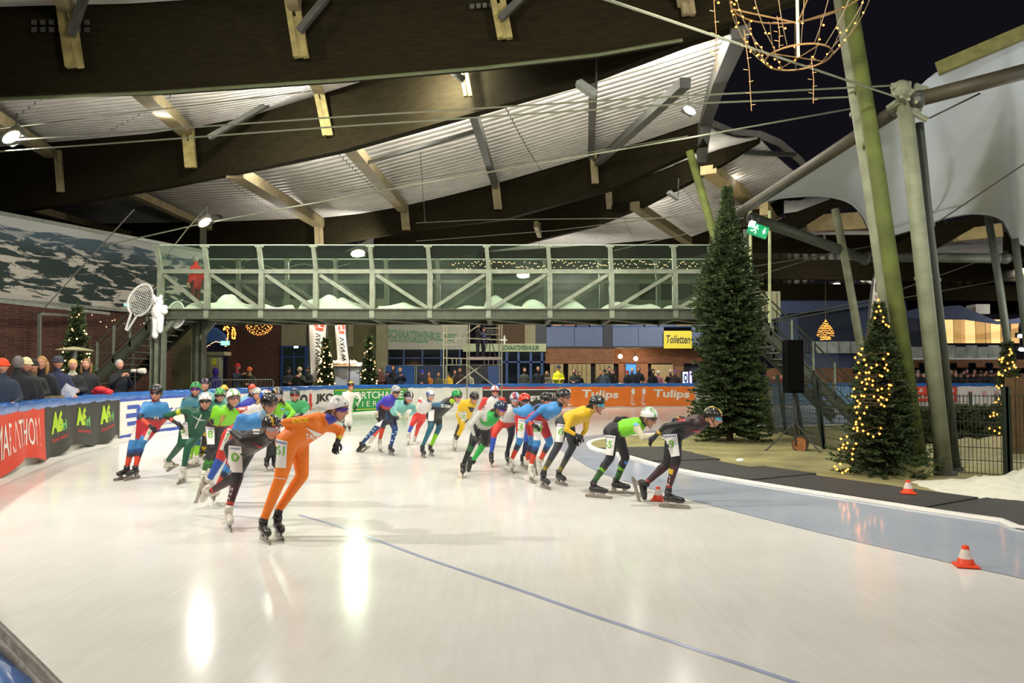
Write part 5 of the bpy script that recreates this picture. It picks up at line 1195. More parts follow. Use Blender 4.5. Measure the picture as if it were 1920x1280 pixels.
# mesh fences
FG = M('dark_green_fence_wire', '#1f2a1c', .6, var=.2)
def mesh_fence(label, a, b, h, nposts, dx=.055, rungs=7, lean=0.0):
    a, b = Vector(a), Vector(b); t = thing('mesh_fence', label, 'fence', a); L = (b - a).length; mb = MB(); off = Vector((lean, 0, 0))
    for i in range(int(L / dx)):
        p = a.lerp(b, i * dx / L); mb.bar(p + Vector((0, 0, .03)), p + off + Vector((0, 0, h)), .007, .007)
    o = mb.build('wire_mesh', FG, t); o['kind'] = 'stuff'
    for j in range(rungs): z = .05 + (h - .08) * j / (rungs - 1); mb = MB(); mb.bar(a + off * (z / h) + Vector((0, 0, z)), b + off * (z / h) + Vector((0, 0, z)), .012, .012); mb.build('rail', FG, t)
    for i in range(nposts): p = a.lerp(b, i / (nposts - 1)); mb = MB(); mb.bar(p, p + off + Vector((0, 0, h + .12)), .07, .07); mb.build('post', FG, t)
g0, g1 = G(1716, 886), G(1888, 896); mesh_fence('green wire mesh fence panel between the grey masts and the right edge', (g0.x, g0.y, 0), (g1.x, g1.y, 0), 1.32, 2)
g2 = G(2060, 910); mesh_fence('green wire mesh fence panel cut by the right edge', (g1.x + .03, g1.y, 0), (g2.x, g2.y, 0), 1.32, 2)
g0, g1 = G(1545, 842), G(1705, 884); mesh_fence('wire mesh fence panel behind the lit spruce', (g0.x, g0.y, 0), (g1.x, g1.y, 0), 1.45, 3, lean=-.1)
g0, g1 = G(1448, 806), G(1545, 842); mesh_fence('wire mesh fence panel behind the tripod stand', (g0.x, g0.y, 0), (g1.x, g1.y, 0), 1.5, 4, lean=-.22)
g0, g1 = G(1470, 795), G(1700, 800); mesh_fence('low far wire fence beside the far ice', (g0.x, g0.y, 0), (g1.x + 2, g1.y, 0), .95, 6, dx=.08)
# brown crate at right edge, hedge-like shrubs behind fence
cr = thing('timber_crate', 'tall brown timber box at the right edge behind the fence', 'crate', P(1912, 870, 13.3)); x0 = P(1886, 700, 13.3).x
for i in range(6): mb = MB(); mb.box((x0 + .1 + i * .16, 13.35, .9), (.15, .05, 1.35)); mb.build('plank', M('brown_plank', '#5d4526', .8, var=.25, scale=5), cr)
SHR = M('dull_green_shrub', '#4c5130', .9, var=.3)
for u, D, h, r_ in ((1790, 17.5, .72, .75), (1840, 18.0, .66, .8), (1740, 19, .6, .6)):
    spruce('low dull green shrub behind the mesh fence' + {1790: ', tallest in the middle', 1840: ', near the right crate', 1740: ', between the masts'}[u], (P(u, 800, D).x, D, .02), h, r_, 260, u, SHR, prof=lambda h_: math.sqrt(max(0, 1 - h_ ** 3)), tw=.14, w0=.05, cat='shrub')
# patio heater at left, table, things on the boards
ph = thing('patio_heater', 'patio heater with a pale mushroom hood behind the left spectators', 'patio heater', (P(139, 700, 17.5).x, 17.5, .06)); c = P(139, 656, 17.5)
mb = MB(); mb.lathe(c, [(.40, -.02), (.41, 0), (.24, .04), (.06, .075), (.01, .08)], 20); mb.build('hood', M('pale_enamel', '#a09a78', .4, .2), ph); mb = MB(); mb.lathe(c + Vector((0, 0, -.25)), [(.06, 0), (.07, .24)], 12); mb.build('burner', GALV, ph); mb = MB(); mb.tube([c + Vector((0, 0, -.25)), Vector((c.x, c.y, .7))], .03, 8); mb.build('pole', GALV, ph); mb = MB(); mb.lathe((c.x, c.y, .06), [(.22, 0), (.22, .1), (.2, .64), (.12, .68)], 14); mb.build('base', GALV, ph)
fr = thing('goal_frame', 'tall galvanised door-like frame before the dark brick wall', 'frame', P(75, 700, 24)); mb = MB(); q = [P(74, 720, 24.5), P(74, 588, 24.5), P(158, 592, 26.5), P(158, 720, 26.5)]; q[0].z = q[3].z = .06
for a, b in zip(q, q[1:]): mb.bar(a, b, .09, .09)
mb.build('frame', GALV, fr)
mb = MB(); q = [P(-5, 564, 22.6), P(205, 588, 26.9)]; mb.bar(q[0], q[1], .08, .1); o = mb.build('gutter', GALV); tag(o, 'thin metal rail running below the mural', 'rail')
tb = thing('standing_table', 'wooden standing shelf behind the boards at the left edge', 'table', (P(60, 745, 14.0).x, 14.0, .06)); a, b = P(-20, 742, 13.3), P(104, 740, 14.6); mb = MB(); mb.slab([(a.x, 12.9, 1.21), (b.x, 14.9, 1.21), (b.x - .35, 15.2, 1.21), (a.x - .35, 13.2, 1.21)], (0, 0, -1), .05); mb.build('top', M('worn_wood_shelf', '#7d6a4c', .8, var=.2), tb)
for k in (.15, .85): mb = MB(); mb.box((a.x + (b.x - a.x) * k - .2, 13.05 + 2 * k, .62), (.07, .07, 1.1)); mb.build('leg', STEELD, tb)
c = P(64, 736, 14.1); c.z = 1.21; t = thing('plastic_cup', 'clear plastic cup half full of beer on the wooden shelf', 'cup', c); mb = MB(); mb.lathe(c, [(.03, 0), (.038, .12)], 14); mb.build('cup', M('clear_plastic', '#c9bfae', .2), t); mb = MB(); mb.lathe(c + Vector((0, 0, .01)), [(.0315, 0), (.0385, .06)], 14); mb.build('beer', M('beer', '#8a5a22', .2), t)
c = OUT.at(OUT.s_of_u(200), -.15, 1.17); mb = MB(); mb.ball(c + Vector((0, 0, .05)), (.30, .16, .10), 16, 8); mb.ball(c + Vector((.05, -.1, .10)), (.16, .10, .09), 12, 6); o = mb.build('red_jacket', M('red_fabric', '#c41f22', .7, var=.15, bump=.5), smooth=True); tag(o, 'crumpled red jacket lying on top of the blue padding', 'jacket')
c = OUT.at(OUT.s_of_u(130), -.12, 1.17); mb = MB(); R = Matrix.Rotation(.5, 3, 'Y'); mb.slab([c + R @ Vector(p) for p in ((-.12, 0, .02), (.02, -.02, .02), (.02, .02, .26), (-.12, .04, .26))], (0, 1, 0), .006); mb.slab([c + R @ Vector(p) for p in ((.02, -.02, .02), (.16, .03, .04), (.16, .07, .27), (.02, .02, .26))], (0, 1, 0), .006); o = mb.build('folded_paper', flat('paper', '#c8cad6')); tag(o, 'folded white programme sheet held over the blue padding', 'paper')
vend = thing('light_column', 'tall glowing white and violet display at the foot of the tall spruce', 'display', P(1290, 762, 39.5)); pl('cabinet', DRK, 1279, 695, 1299, 762, 39.5, .4, vend); pl('screen', M('white_glow_panel', '#dfe6ff', .4, emit='#d5e0ff', estr=.9), 1281, 697, 1290, 758, 39.45, .05, vend); pl('light_edge', M('violet_glow', '#b8a0ff', .4, emit='#b49cff', estr=2.5), 1294, 696, 1297, 760, 39.42, .05, vend)
mb = MB(); Dq = 39.40; text_on(mb, 'EHBO', quad_fn(P(1289, 752, Dq), P(1289, 700, Dq), P(1282, 700, Dq), P(1282, 752, Dq)), .04); mb.build('lettering', flat('navy', '#202a66'), vend)
# ================================================================== people
def capsule(mb, a, b, ra, rb, n=12):
    a, b = Vector(a), Vector(b); d = b - a
    if d.length < 1e-4: d = Vector((0, 0, 1e-3)); b = a + d
    d.normalize(); pts, rs = [], []
    for k in (1.0, .85, .5): pts.append(a - d * ra * k); rs.append(ra * math.sqrt(max(.02, 1 - k * k)))
    pts.append(a); rs.append(ra); m = (b - a).length
    for t in (.33, .66): pts.append(a + d * m * t); rs.append(ra + (rb - ra) * t)
    pts.append(b); rs.append(rb)
    for k in (.5, .85, 1.0): pts.append(b + d * rb * k); rs.append(rb * math.sqrt(max(.02, 1 - k * k)))
    mb.tube(pts, rs, n)
def remesh_body(segs, voxel, smooth=4):
    "one continuous skin over the limbs; returns vertices (N,3) and faces"
    mb = MB()
    for nm, a, b, ra, rb in segs: capsule(mb, a, b, ra, rb)
    me = bpy.data.meshes.new('tmp'); me.from_pydata(mb.v, [], mb.f); ob = bpy.data.objects.new('tmp', me); COL.objects.link(ob)
    m = ob.modifiers.new('r', 'REMESH'); m.mode = 'VOXEL'; m.voxel_size = voxel; m.adaptivity = 0
    s_ = ob.modifiers.new('s', 'SMOOTH'); s_.factor = .5; s_.iterations = smooth
    dg = bpy.context.evaluated_depsgraph_get(); ev = ob.evaluated_get(dg).to_mesh()
    n = len(ev.vertices); V = np.empty(n * 3, np.float32); ev.vertices.foreach_get('co', V); V = V.reshape(-1, 3).astype(float)
    L = np.empty(len(ev.loops), np.int32); ev.loops.foreach_get('vertex_index', L); st = np.empty(len(ev.polygons), np.int32); ev.polygons.foreach_get('loop_start', st); tt = np.empty(len(ev.polygons), np.int32); ev.polygons.foreach_get('loop_total', tt)
    Fc = [tuple(int(q) for q in L[a:a + b]) for a, b in zip(st, tt)]
    ob.evaluated_get(dg).to_mesh_clear(); bpy.data.objects.remove(ob); bpy.data.meshes.remove(me); return V, Fc
def classify(V, segs):
    best = np.full(len(V), 1e9); idx = np.zeros(len(V), int); T = np.zeros(len(V))
    for i, (nm, a, b, ra, rb) in enumerate(segs):
        a = np.array(a); b = np.array(b); d = b - a; L = max(1e-9, d @ d); t = np.clip((V - a) @ d / L, 0, 1); q = np.linalg.norm(V - (a + t[:, None] * d), axis=1) - (ra + (rb - ra) * t)
        m = q < best; best[m] = q[m]; idx[m] = i; T[m] = t[m]
    return idx, T
SKIN = '#c98f74'
def head_template(eyes=True):
    nu, nv = 40, 30; vs = [(0, 0, -1)]
    for i in range(1, nv):
        a = math.pi * i / nv - math.pi / 2
        for j in range(nu): t = 2 * math.pi * j / nu; vs.append((math.cos(a) * math.cos(t), math.cos(a) * math.sin(t), math.sin(a)))
    vs.append((0, 0, 1)); u = np.array(vs); X, Y, Z = u[:, 0] * .077, u[:, 1] * .096, u[:, 2] * .118
    lo = np.clip(-u[:, 2], 0, 1); X = X * (1 - .34 * lo ** 1.4); back = (u[:, 1] < 0); Y = np.where(back, Y * (1 - .35 * lo), Y * (1 - .03 * lo)); fr = np.clip(u[:, 1], 0, 1) ** .5
    g = lambda q, s: np.exp(-(q / s) ** 2)
    dY = .030 * g(X, .012) * (g(Z + .022, .016) + .55 * g(Z - .002, .016)) - .012 * g(np.abs(X) - .031, .015) * g(Z - .012, .014) + .006 * g(X, .05) * g(Z - .038, .012)
    dY += .008 * g(X, .022) * g(Z + .060, .010) - .005 * g(X, .02) * g(Z + .047, .006) + .012 * g(X, .022) * g(Z + .096, .016) + .005 * g(np.abs(X) - .045, .02) * g(Z + .025, .02)
    Y = Y + dY * fr; V = np.stack([X, Y, Z], 1); Fc = []; Lx = len(vs) - 1
    for j in range(nu): Fc.append((0, 1 + (j + 1) % nu, 1 + j)); Fc.append((Lx, Lx - nu + j, Lx - nu + (j + 1) % nu))
    for i in range(nv - 2):
        for j in range(nu): a = 1 + i * nu + j; b = 1 + i * nu + (j + 1) % nu; Fc.append((a, b, b + nu, a + nu))
    sk = np.array(lin(SKIN)); C = np.tile(sk, (len(V), 1)); lips = (g(X, .022) * g(Z + .060, .009) * (Y > 0))[:, None]; C = C * (1 - .6 * lips) + np.array(lin('#a04a48')) * .6 * lips
    br = (g(np.abs(X) - .031, .016) * g(Z - .036, .006) * (Y > 0))[:, None]; C = C * (1 - .7 * br) + np.array(lin('#4a3020')) * .7 * br; ck = (g(np.abs(X) - .045, .018) * g(Z + .03, .018) * (Y > 0))[:, None]; C = C * (1 - .3 * ck) + np.array(lin('#c8705c')) * .3 * ck
    mb = MB(); cc = []
    for s in (-1, 1):
        mb.ball((s * .076, -.004, -.004), (.010, .020, .030), 8, 6); cc += [tuple(sk)] * (8 * 5 + 2)
        mb.ball((s * .031, .083, .010), (.013, .010, .009), 8, 6); cc += [lin('#e8e0d8')] * 42
        mb.ball((s * .031, .0905, .010), (.0055, .004, .0055), 8, 6); cc += [lin('#2a2018')] * 42
    n = len(V); V = np.vstack([V, np.array(mb.v)]); Fc += [tuple(q + n for q in f) for f in mb.f]; C = np.vstack([C, np.array(cc)]); return V, Fc, C
HV, HF, HC = head_template()
def orient(f, up=(0, 0, 1), roll=0.0):
    f = Vector(f).normalized(); x = f.cross(Vector(up)).normalized(); z = x.cross(f); R = Matrix((x, f, z)).transposed()
    return R @ Matrix.Rotation(roll, 3, 'Y') if roll else R
def xf(V, R, c, s=1.0): return (np.asarray(V) * s) @ np.array(R).T + np.array(c)

def helmet_template():
    nu, nv = 48, 22; V = []; U = []
    for i in range(nv + 1):
        for j in range(nu):
            az = 2 * math.pi * j / nu; cz, sz = math.cos(az), math.sin(az); z0 = -.012 + .052 * max(0, sz) - .03 * max(0, -sz); e0 = math.asin(max(-.9, min(.9, (z0 - .012) / .112)))
            e = e0 + (math.pi / 2 - e0) * (i / nv); r = math.cos(e); x, y, z = .092 * r * cz, .118 * r * sz - .010, .012 + .112 * math.sin(e)
            V.append((x, y, z)); U.append((az, i / nv))
    V = np.array(V); X, Y, Z = V.T; vent = np.zeros(len(V))
    for xc, ph in ((0, 0), (.030, 1.2), (-.030, 1.2), (.060, .3), (-.060, .3)):
        vent = np.maximum(vent, np.exp(-((X - xc) / .0075) ** 2) * (np.sin(Y * 62 + ph) > .15) * (Z > .045))
    for k in range(3): V[:, k] = V[:, k] * (1 - .055 * vent)
    Fc = [(i * nu + j, i * nu + (j + 1) % nu, (i + 1) * nu + (j + 1) % nu, (i + 1) * nu + j) for i in range(nv) for j in range(nu)]
    n = len(V); inner = V[:nu] * np.array([.9, .9, 1]) + np.array([0, 0, .006]); V = np.vstack([V, inner, [[0, -.01, .06]]]); Fc += [(j, n + j, n + (j + 1) % nu, (j + 1) % nu) for j in range(nu)] + [(n + j, n + nu, n + (j + 1) % nu) for j in range(nu)]
    return V, Fc, np.concatenate([vent, np.ones(nu + 1)]), n
KV, KF, KVENT, KN = helmet_template()
def helmet_colors(base, pats):
    X, Y, Z = KV.T; C = np.tile(np.array(lin(base)), (len(KV), 1))
    for kind, col in pats:
        c = np.array(lin(col))
        m = {'center': np.abs(X) < .014, 'pair': (np.abs(np.abs(X) - .040) < .008) & (Z > .03), 'side': (np.abs(X) > .055) & (Z > .02) & (Z < .075), 'top': Z > .085, 'band': Z < .028, 'front': (Y > .06) & (Z > .05), 'blob': np.sin(X * 75 + 1) * np.sin(Y * 48 + 2) > .35, 'left': (X > .012) & (X < .05) & (Y > -.02), 'one': (np.abs(X - .040) < .0065) & (Z > .04)}[kind]; C[m] = c
    v = KVENT[:, None]; dark = np.array(lin('#14130f')); C = C * (1 - v) + dark * v; return C
def glasses_mesh(R, c, s=1.0):
    mb = MB(); rows = []
    for z, k in ((-.012, 1.0), (.0, 1.03), (.018, 1.05), (.034, 1.02)):
        rows.append([(.083 * k * math.sin(a), .106 * k * math.cos(a) - .004, z + (.006 * abs(math.sin(a)))) for a in np.linspace(-1.25, 1.25, 15)])
    o = [[(x * .96, y * .96, z) for x, y, z in r] for r in rows[::-1]]; rows = rows + o + [rows[0]]
    rows = [[tuple(xf([p], R, c, s)[0]) for p in r] for r in rows]; mb.grid(rows); return mb
def hand_mesh(R, c, s=1.0, curl=.9):
    "R columns: x right, y along the fingers, z back of the hand; c = wrist"
    mb = MB(); q = lambda *p: tuple(xf([p], R, c, s)[0])
    mb.tube([q(0, -.02, 0), q(0, .02, 0), q(0, .06, .003), q(0, .088, 0)], [.024 * s, .03 * s, .036 * s, .026 * s], 8)
    for x, l in ((-.030, .062), (-.010, .074), (.010, .070), (.029, .054)):
        a = 0; p = Vector((x * .9, .082, 0)); pts = [q(*p)]
        for k, seg in enumerate((.42, .32, .26)): a -= curl * (.45 + .25 * k); p = p + Vector((x * .06, math.cos(a) * l * seg, math.sin(a) * l * seg)); pts.append(q(*p))
        mb.tube(pts, [.0105 * s, .010 * s, .009 * s, .0075 * s], 6)
    mb.tube([q(-.022, .018, -.006), q(-.046, .045, -.018), q(-.048, .070, -.028), q(-.040, .088, -.036)], [.013 * s, .012 * s, .0105 * s, .008 * s], 6); return mb
def skate_meshes(R, c, s=1.0):
    "R columns: x across, y towards the toe, z up; c = point of the blade below the ankle"
    q = lambda *p: Vector(xf([p], R, c, s)[0]); boot = MB(); RR = R
    boot.tube([q(0, -.062, .118), q(0, -.04, .115), q(0, .05, .112), q(0, .13, .106), q(0, .185, .098), q(0, .205, .096)], [.018 * s, .040 * s, .043 * s, .042 * s, .032 * s, .012 * s], 12)
    boot.tube([q(0, -.005, .10), q(0, -.004, .15), q(0, .004, .205)], [.041 * s, .042 * s, .046 * s], 12)
    boot.tube([q(0, .03, .155), q(0, .09, .135), q(0, .13, .125)], [.020 * s, .020 * s, .014 * s], 8)
    bl = MB(); bl.add([q(x, y, z) for x in (-.0035, .0035) for y, z in ((-.125, .012), (-.11, 0), (.255, 0), (.275, .016), (.265, .034), (-.12, .034))], [(0, 1, 2, 3, 4, 5), (11, 10, 9, 8, 7, 6)] + [(i, i + 6, (i + 1) % 6 + 6, (i + 1) % 6) for i in range(6)])
    bl.tube([q(0, -.10, .036), q(0, .255, .036)], .009 * s, 6)
    for y0, y1 in ((-.025, -.03), (.125, .13)): bl.add([q(x, y + d, z) for z, y, w_ in ((.036, y0, .008), (.080, y1, .022)) for x, d in ((-w_, -.03), (w_, -.03), (w_, .03), (-w_, .03))], [(0, 3, 2, 1), (4, 5, 6, 7), (0, 1, 5, 4), (1, 2, 6, 5), (2, 3, 7, 6), (3, 0, 4, 7)])
    return boot, bl
BLADE = M('polished_skate_blade', '#9a948a', .25, .85, var=.15, scale=12); BOOTB = M('black_boot', '#1c1b19', .35, var=.2, scale=12, coat=.3); BOOTW = M('white_silver_boot', '#c9c3b6', .35, var=.15, scale=10, coat=.3)
GLOVE = {'k': M('black_glove', '#1d1f24', .7, var=.15), 'w': M('white_glove', '#c9c3a8', .7, var=.1), 's': M('bare_skin', SKIN, .6, var=.05), 'g': M('dark_grey_glove', '#3a3d3e', .7, var=.1)}
STRAP = M('black_strap', '#121212', .6)
EYE = {'dark': M('dark_lens', '#15131a', .08, var=0, spec=.9, coat=.5), 'violet': M('violet_lens', '#3d1f78', .08, .3, var=.3, scale=30, coat=.6), 'blue': M('iridescent_lens', '#58b0c8', .06, .5, var=.35, scale=25, coat=.6), 'clear': M('smoke_lens', '#5c4a48', .1, var=.1, spec=.8), 'light': M('pale_lens', '#8f97a6', .1, var=.2, coat=.4), 'red': M('red_lens', '#6a1420', .08, .2, var=.3, coat=.5)}
HAIR = {'blond': M('blond_hair', '#a3814a', .7, var=.3, scale=40, bump=.4, stretch=(1, 1, .2)), 'brown': M('brown_hair', '#43301f', .7, var=.3, scale=40, bump=.4), 'grey': M('grey_hair', '#8c8577', .7, var=.2, scale=40), 'dark': M('dark_hair', '#221a14', .6, var=.3, scale=40)}
def stops(spec, t):
    if isinstance(spec, str): return np.tile(np.array(lin(spec)), (len(t), 1))
    out = np.zeros((len(t), 3)); prev = np.full(len(t), False)
    for tm, c in spec: m = (t <= tm) & ~prev; out[m] = lin(c); prev |= m
    out[~prev] = lin(spec[-1][1]); return out
def paint(V, segs, colors):
    idx, T = classify(V, segs); C = np.zeros((len(V), 3))
    for i, sg_ in enumerate(segs):
        m = idx == i
        if m.any(): C[m] = stops(colors.get(sg_[0], colors['torso']), T[m])
    return C
def make_body(root, V, Fc, C, hc, Rh, hs=1.0, mat=SUIT, skin=None):
    n = len(V); hv = xf(HV, Rh, hc, hs); A = np.vstack([V, hv]); FF = Fc + [tuple(q + n for q in f) for f in HF]; hcC = HC.copy()
    mb = MB(); mb.v = [tuple(p) for p in A]; mb.f = FF; return mb.build('body', mat, root, smooth=True, col=np.vstack([C, hcC]))
def cam_hit(bvh, u, v, off, dflt):
    o = Vector((0, 0, CAMZ)); p = P(u, v, 10.0); d = (p - o).normalized(); h = bvh.ray_cast(o, d)
    if h[0] is None: return None
    n = h[1] if h[1].dot(d) < 0 else -h[1]; return h[0] + n * off
def project_grid(bvh, quad, nx, ny, off, D):
    rows = []
    for j in range(ny):
        row = []
        for i in range(nx):
            x, y = i / (nx - 1), j / (ny - 1); a, b, c, d = quad
            u = (a[0] * (1 - x) + b[0] * x) * (1 - y) + (d[0] * (1 - x) + c[0] * x) * y; v = (a[1] * (1 - x) + b[1] * x) * (1 - y) + (d[1] * (1 - x) + c[1] * x) * y
            row.append(cam_hit(bvh, u, v, off, D))
        rows.append(row)
    return rows
def patch_mesh(rows):
    mb = MB(); idx = {}; 
    for j, r in enumerate(rows):
        for i, p in enumerate(r):
            if p is not None: idx[(i, j)] = len(mb.v); mb.v.append(tuple(p))
    ds = [Vector(mb.v[idx[k]]).y for k in idx]
    if not ds: return None
    md = sorted(ds)[len(ds) // 2]
    for j in range(len(rows) - 1):
        for i in range(len(rows[0]) - 1):
            k = [(i, j), (i + 1, j), (i + 1, j + 1), (i, j + 1)]
            if all(q in idx for q in k):
                ys = [mb.v[idx[q]][1] for q in k]
                if max(ys) - min(ys) < .09 and abs(ys[0] - md) < .25: mb.f.append(tuple(idx[q] for q in k))
    return mb if mb.f else None
def decal_text(bvh, s, quad, off, bold=.02):
    vs, fs = text2d(s, bold); a, b, c, d = quad; P3 = []
    for x, y in vs:
        u = (a[0] * (1 - x) + b[0] * x) * (1 - y) + (d[0] * (1 - x) + c[0] * x) * y; v = (a[1] * (1 - x) + b[1] * x) * (1 - y) + (d[1] * (1 - x) + c[1] * x) * y; P3.append(cam_hit(bvh, u, v, off, 0))
    ok = [p for p in P3 if p is not None]
    if len(ok) < .3 * len(P3): return None
    md = sorted(p.y for p in ok)[len(ok) // 2]; mb = MB(); mb.v = [tuple(p) if p is not None else (0, md, 0) for p in P3]
    mb.f = [f for f in fs if all(P3[i] is not None and abs(P3[i].y - md) < .2 for i in f)]; return mb if mb.f else None
BIB = M('white_leg_number_cloth', '#dcd8d2', .6, var=.04, scale=8); BIBG = flat('number_green', '#6dae3a'); BIBB = flat('number_blue', '#4a5a9a')

def skater(label, D, head, face, neck, hip, legs, arms, col, helm, nd=0.0, hd=0.0, h=0.0, k=1.05, boots='k', glove='k', eyes='dark', hair=None, bibs=(), decals=(), voxel=.02, roll=0.0, lower=True, patches=()):
    H = P(hip[0], hip[1], D); N = P(neck[0], neck[1], D + nd); hc = P(head[0], head[1], D + hd); hr = math.radians(h); Rv = Vector((math.sin(hr), -math.cos(hr), 0)); Fd = Vector((math.cos(hr), math.sin(hr), 0))
    td = (N - H).normalized(); Sh = N - td * .05; segs = []
    segs.append(('torso', H, Sh, .118 * k, .112 * k))
    for s in (1, -1):
        segs.append(('torso', H + Rv * s * .075 * k, Sh + Rv * s * .07 * k - td * .02, .104 * k, .092 * k)); segs.append(('shoulder', Sh + Rv * s * .04, Sh + Rv * s * .125 * k - td * .035, .078 * k, .060 * k)); segs.append(('torso', H + Rv * s * .07 * k - Fd * .04 + Vector((0, 0, -.02)), H + Rv * s * .07 * k, .10 * k, .10 * k))
    segs.append(('torso', Sh + td * .01, N + td * .03, .098 * k, .060 * k))
    Rh = orient(face, roll=roll); segs.append(('neck', N - td * .03, hc - Vector(Rh @ Vector((0, .0, .055))), .058 * k, .050 * k))
    root = thing('person', label, 'person', (H.x, H.y, 0), 'marathon skaters in the pack'); skp = []
    for i, (kn, an, toe, lift) in enumerate(legs):
        s = 1 if i == 0 else -1; hj = H + Rv * s * .085 * k; K = P(kn[0], kn[1], D + Rv.y * s * .10 + (kn[2] if len(kn) > 2 else 0)); A = P(an[0], an[1], D + Rv.y * s * .08 + (an[2] if len(an) > 2 else 0))
        segs.append(('thigh%d' % i, hj, K, .098 * k, .060 * k)); segs.append(('shin%d' % i, K, A, .059 * k, .036 * k)); cb = K.lerp(A, .3) - (toe if isinstance(toe, Vector) else Vector(toe)).normalized() * .018; segs.append(('shin%d' % i, cb, K.lerp(A, .5), .050 * k, .042 * k)); skp.append((K, A, Vector(toe), lift))
    hands = []; bn = Rv.cross(td).normalized()
    for i, a in enumerate(arms):
        s = 1 if i == 0 else -1; sj = Sh + Rv * s * .145 * k - td * .03
        if a is None: E = sj.lerp(H, .50) + Rv * s * .09 + bn * .13; W = H + td * .10 + bn * .135 + Rv * s * .045
        else:
            sj2, e, wr = a
            if sj2: sj = P(sj2[0], sj2[1], sj.y + (sj2[2] if len(sj2) > 2 else 0))
            E = P(e[0], e[1], sj.y + Rv.y * s * .05 + (e[2] if len(e) > 2 else 0)); W = P(wr[0], wr[1], sj.y + (wr[2] if len(wr) > 2 else 0))
        segs.append(('shoulder', Sh + Rv * s * .05 - td * .01, sj, .070 * k, .054 * k)); segs.append(('uarm%d' % i, sj, E, .052 * k, .038 * k)); segs.append(('farm%d' % i, E, W, .038 * k, .027 * k)); hands.append((E, W, a is None))
    V, Fc = remesh_body(segs, voxel); cl = dict(col); cl.setdefault('neck', '#222222'); cl.setdefault('shoulder', cl.get('uarm', cl['torso']) if isinstance(cl.get('uarm', cl['torso']), str) else cl['torso'][-1][1] if not isinstance(cl['torso'], str) else cl['torso'])
    for nm in ('thigh', 'shin', 'uarm', 'farm'):
        for i in (0, 1): cl.setdefault('%s%d' % (nm, i), cl.get(nm, cl['torso']))
    C = paint(V, segs, cl); body = make_body(root, V, Fc, C, hc, Rh)
    bvh = BVHTree.FromPolygons([tuple(p) for p in V], Fc)
    # helmet
    base, pats = helm; hm = MB(); hm.v = [tuple(p) for p in xf(KV, Rh, hc + Rh @ Vector((0, 0, .018)), 1.04)]; hm.f = list(KF); ho = hm.build('helmet', SHELL, root, smooth=True, col=helmet_colors(base, pats)); mb = MB()
    for s in (-1, 1): mb.tube([hc + Rh @ Vector(p) for p in ((s * .084, .03, .02), (s * .079, .02, -.045), (s * .045, .055, -.10), (0, .078, -.122))], .0045, 5); mb.tube([hc + Rh @ Vector(p) for p in ((s * .088, -.03, .0), (s * .079, .018, -.045))], .0045, 5)
    mb.build('strap', STRAP, ho)
    if eyes: glasses_mesh(Rh, hc).build('glasses', EYE[eyes], root, smooth=True)
    if hair:
        hk, dv = hair; mb = MB(); dv = Vector(dv); st = hc + Rh @ Vector((0, -.085, -.035)); mb.tube([st, st + dv * .3 + Vector((0, 0, -.01)), st + dv * .7 + Vector((0, 0, -.03)), st + dv + Vector((0, 0, -.06))], [.028, .036, .026, .008], 8); mb.ball(hc + Rh @ Vector((0, -.05, -.03)), (.072, .05, .06), 10, 6, Rh); mb.build('hair', HAIR[hk], root, smooth=True)
    for (K, A, toe, lift), i in zip(skp, (0, 1)):
        if not lower: break
        sd = (A - K).normalized(); up = Vector((0, 0, 1)) if not lift else (-sd); toe = toe.normalized(); up = (up - toe * up.dot(toe)).normalized(); R = orient(toe, up); c = A - R @ Vector((0, 0, .165))
        if not lift: c.z = .001
        bt, bl = skate_meshes(R, c); bm = {'k': BOOTB, 'w': BOOTW}[boots if isinstance(boots, str) else boots[i]]; bo = bt.build('skate', bm, root, smooth=True); bl.build('blade', BLADE, bo)
        mb = MB(); mb.tube([A - sd * .03, A + (c + R @ Vector((0, 0, .19)) - A) * .9 + sd * .02], [.040, .044], 10); mb.build('sock', GLOVE['k'] if boots != 'w' else BOOTW, root, smooth=True)
    for i, (E, W, behind) in enumerate(hands):
        d = (W - E).normalized(); bk = Vector((0, 0, 1)) if not behind else bn; R = orient(d, (bk - d * bk.dot(d)).normalized()); hand_mesh(R, W, 1.0, .9).build('glove' if glove != 's' else 'hand', GLOVE[glove if isinstance(glove, str) and len(glove) == 1 else glove[i]], root, smooth=True)
    for q in bibs:
        quad, txt = q[0], q[1]; quad = [quad[3], quad[2], quad[1], quad[0]]   # given UL, UR, LR, LL
        mbp = patch_mesh(project_grid(bvh, quad, 11, 13, .006, D))
        if not mbp: continue
        bo = mbp.build('leg_number', BIB, root, smooth=True)
        def sub(x0, x1, y0, y1):
            f = lambda x, y: tuple((quad[0][m] * (1 - x) + quad[1][m] * x) * (1 - y) + (quad[3][m] * (1 - x) + quad[2][m] * x) * y for m in (0, 1)); return [f(x0, y0), f(x1, y0), f(x1, y1), f(x0, y1)]
        if txt:
            tm = decal_text(bvh, txt, sub(*(q[2] if len(q) > 2 else (.12, .82, .42, .78))), .010, .02)
            if tm: tm.build('numeral', BIBG, bo)
        tm = decal_text(bvh, 'DAIKIN', sub(.12, .9, .87, .95), .010, .02)
        if tm: tm.build('lettering', BIBB, bo)
    for quad, hexc in patches:
        mbp = patch_mesh(project_grid(bvh, [quad[3], quad[2], quad[1], quad[0]], 8, 8, .005, D))
        if mbp: mbp.build('print', flat('suit_print_' + hexc, hexc), root, smooth=True)
    for txt, quad, hexc in decals:
        tm = decal_text(bvh, txt, quad, .007, .03)
        if tm: tm.build('lettering', flat('suit_print_' + hexc, hexc), root)
    return root
R_ = (1, -.25, -.08)
def Q(u0, v0, u1, v1): return [(u0, v0), (u1, v0), (u1, v1), (u0, v1)]
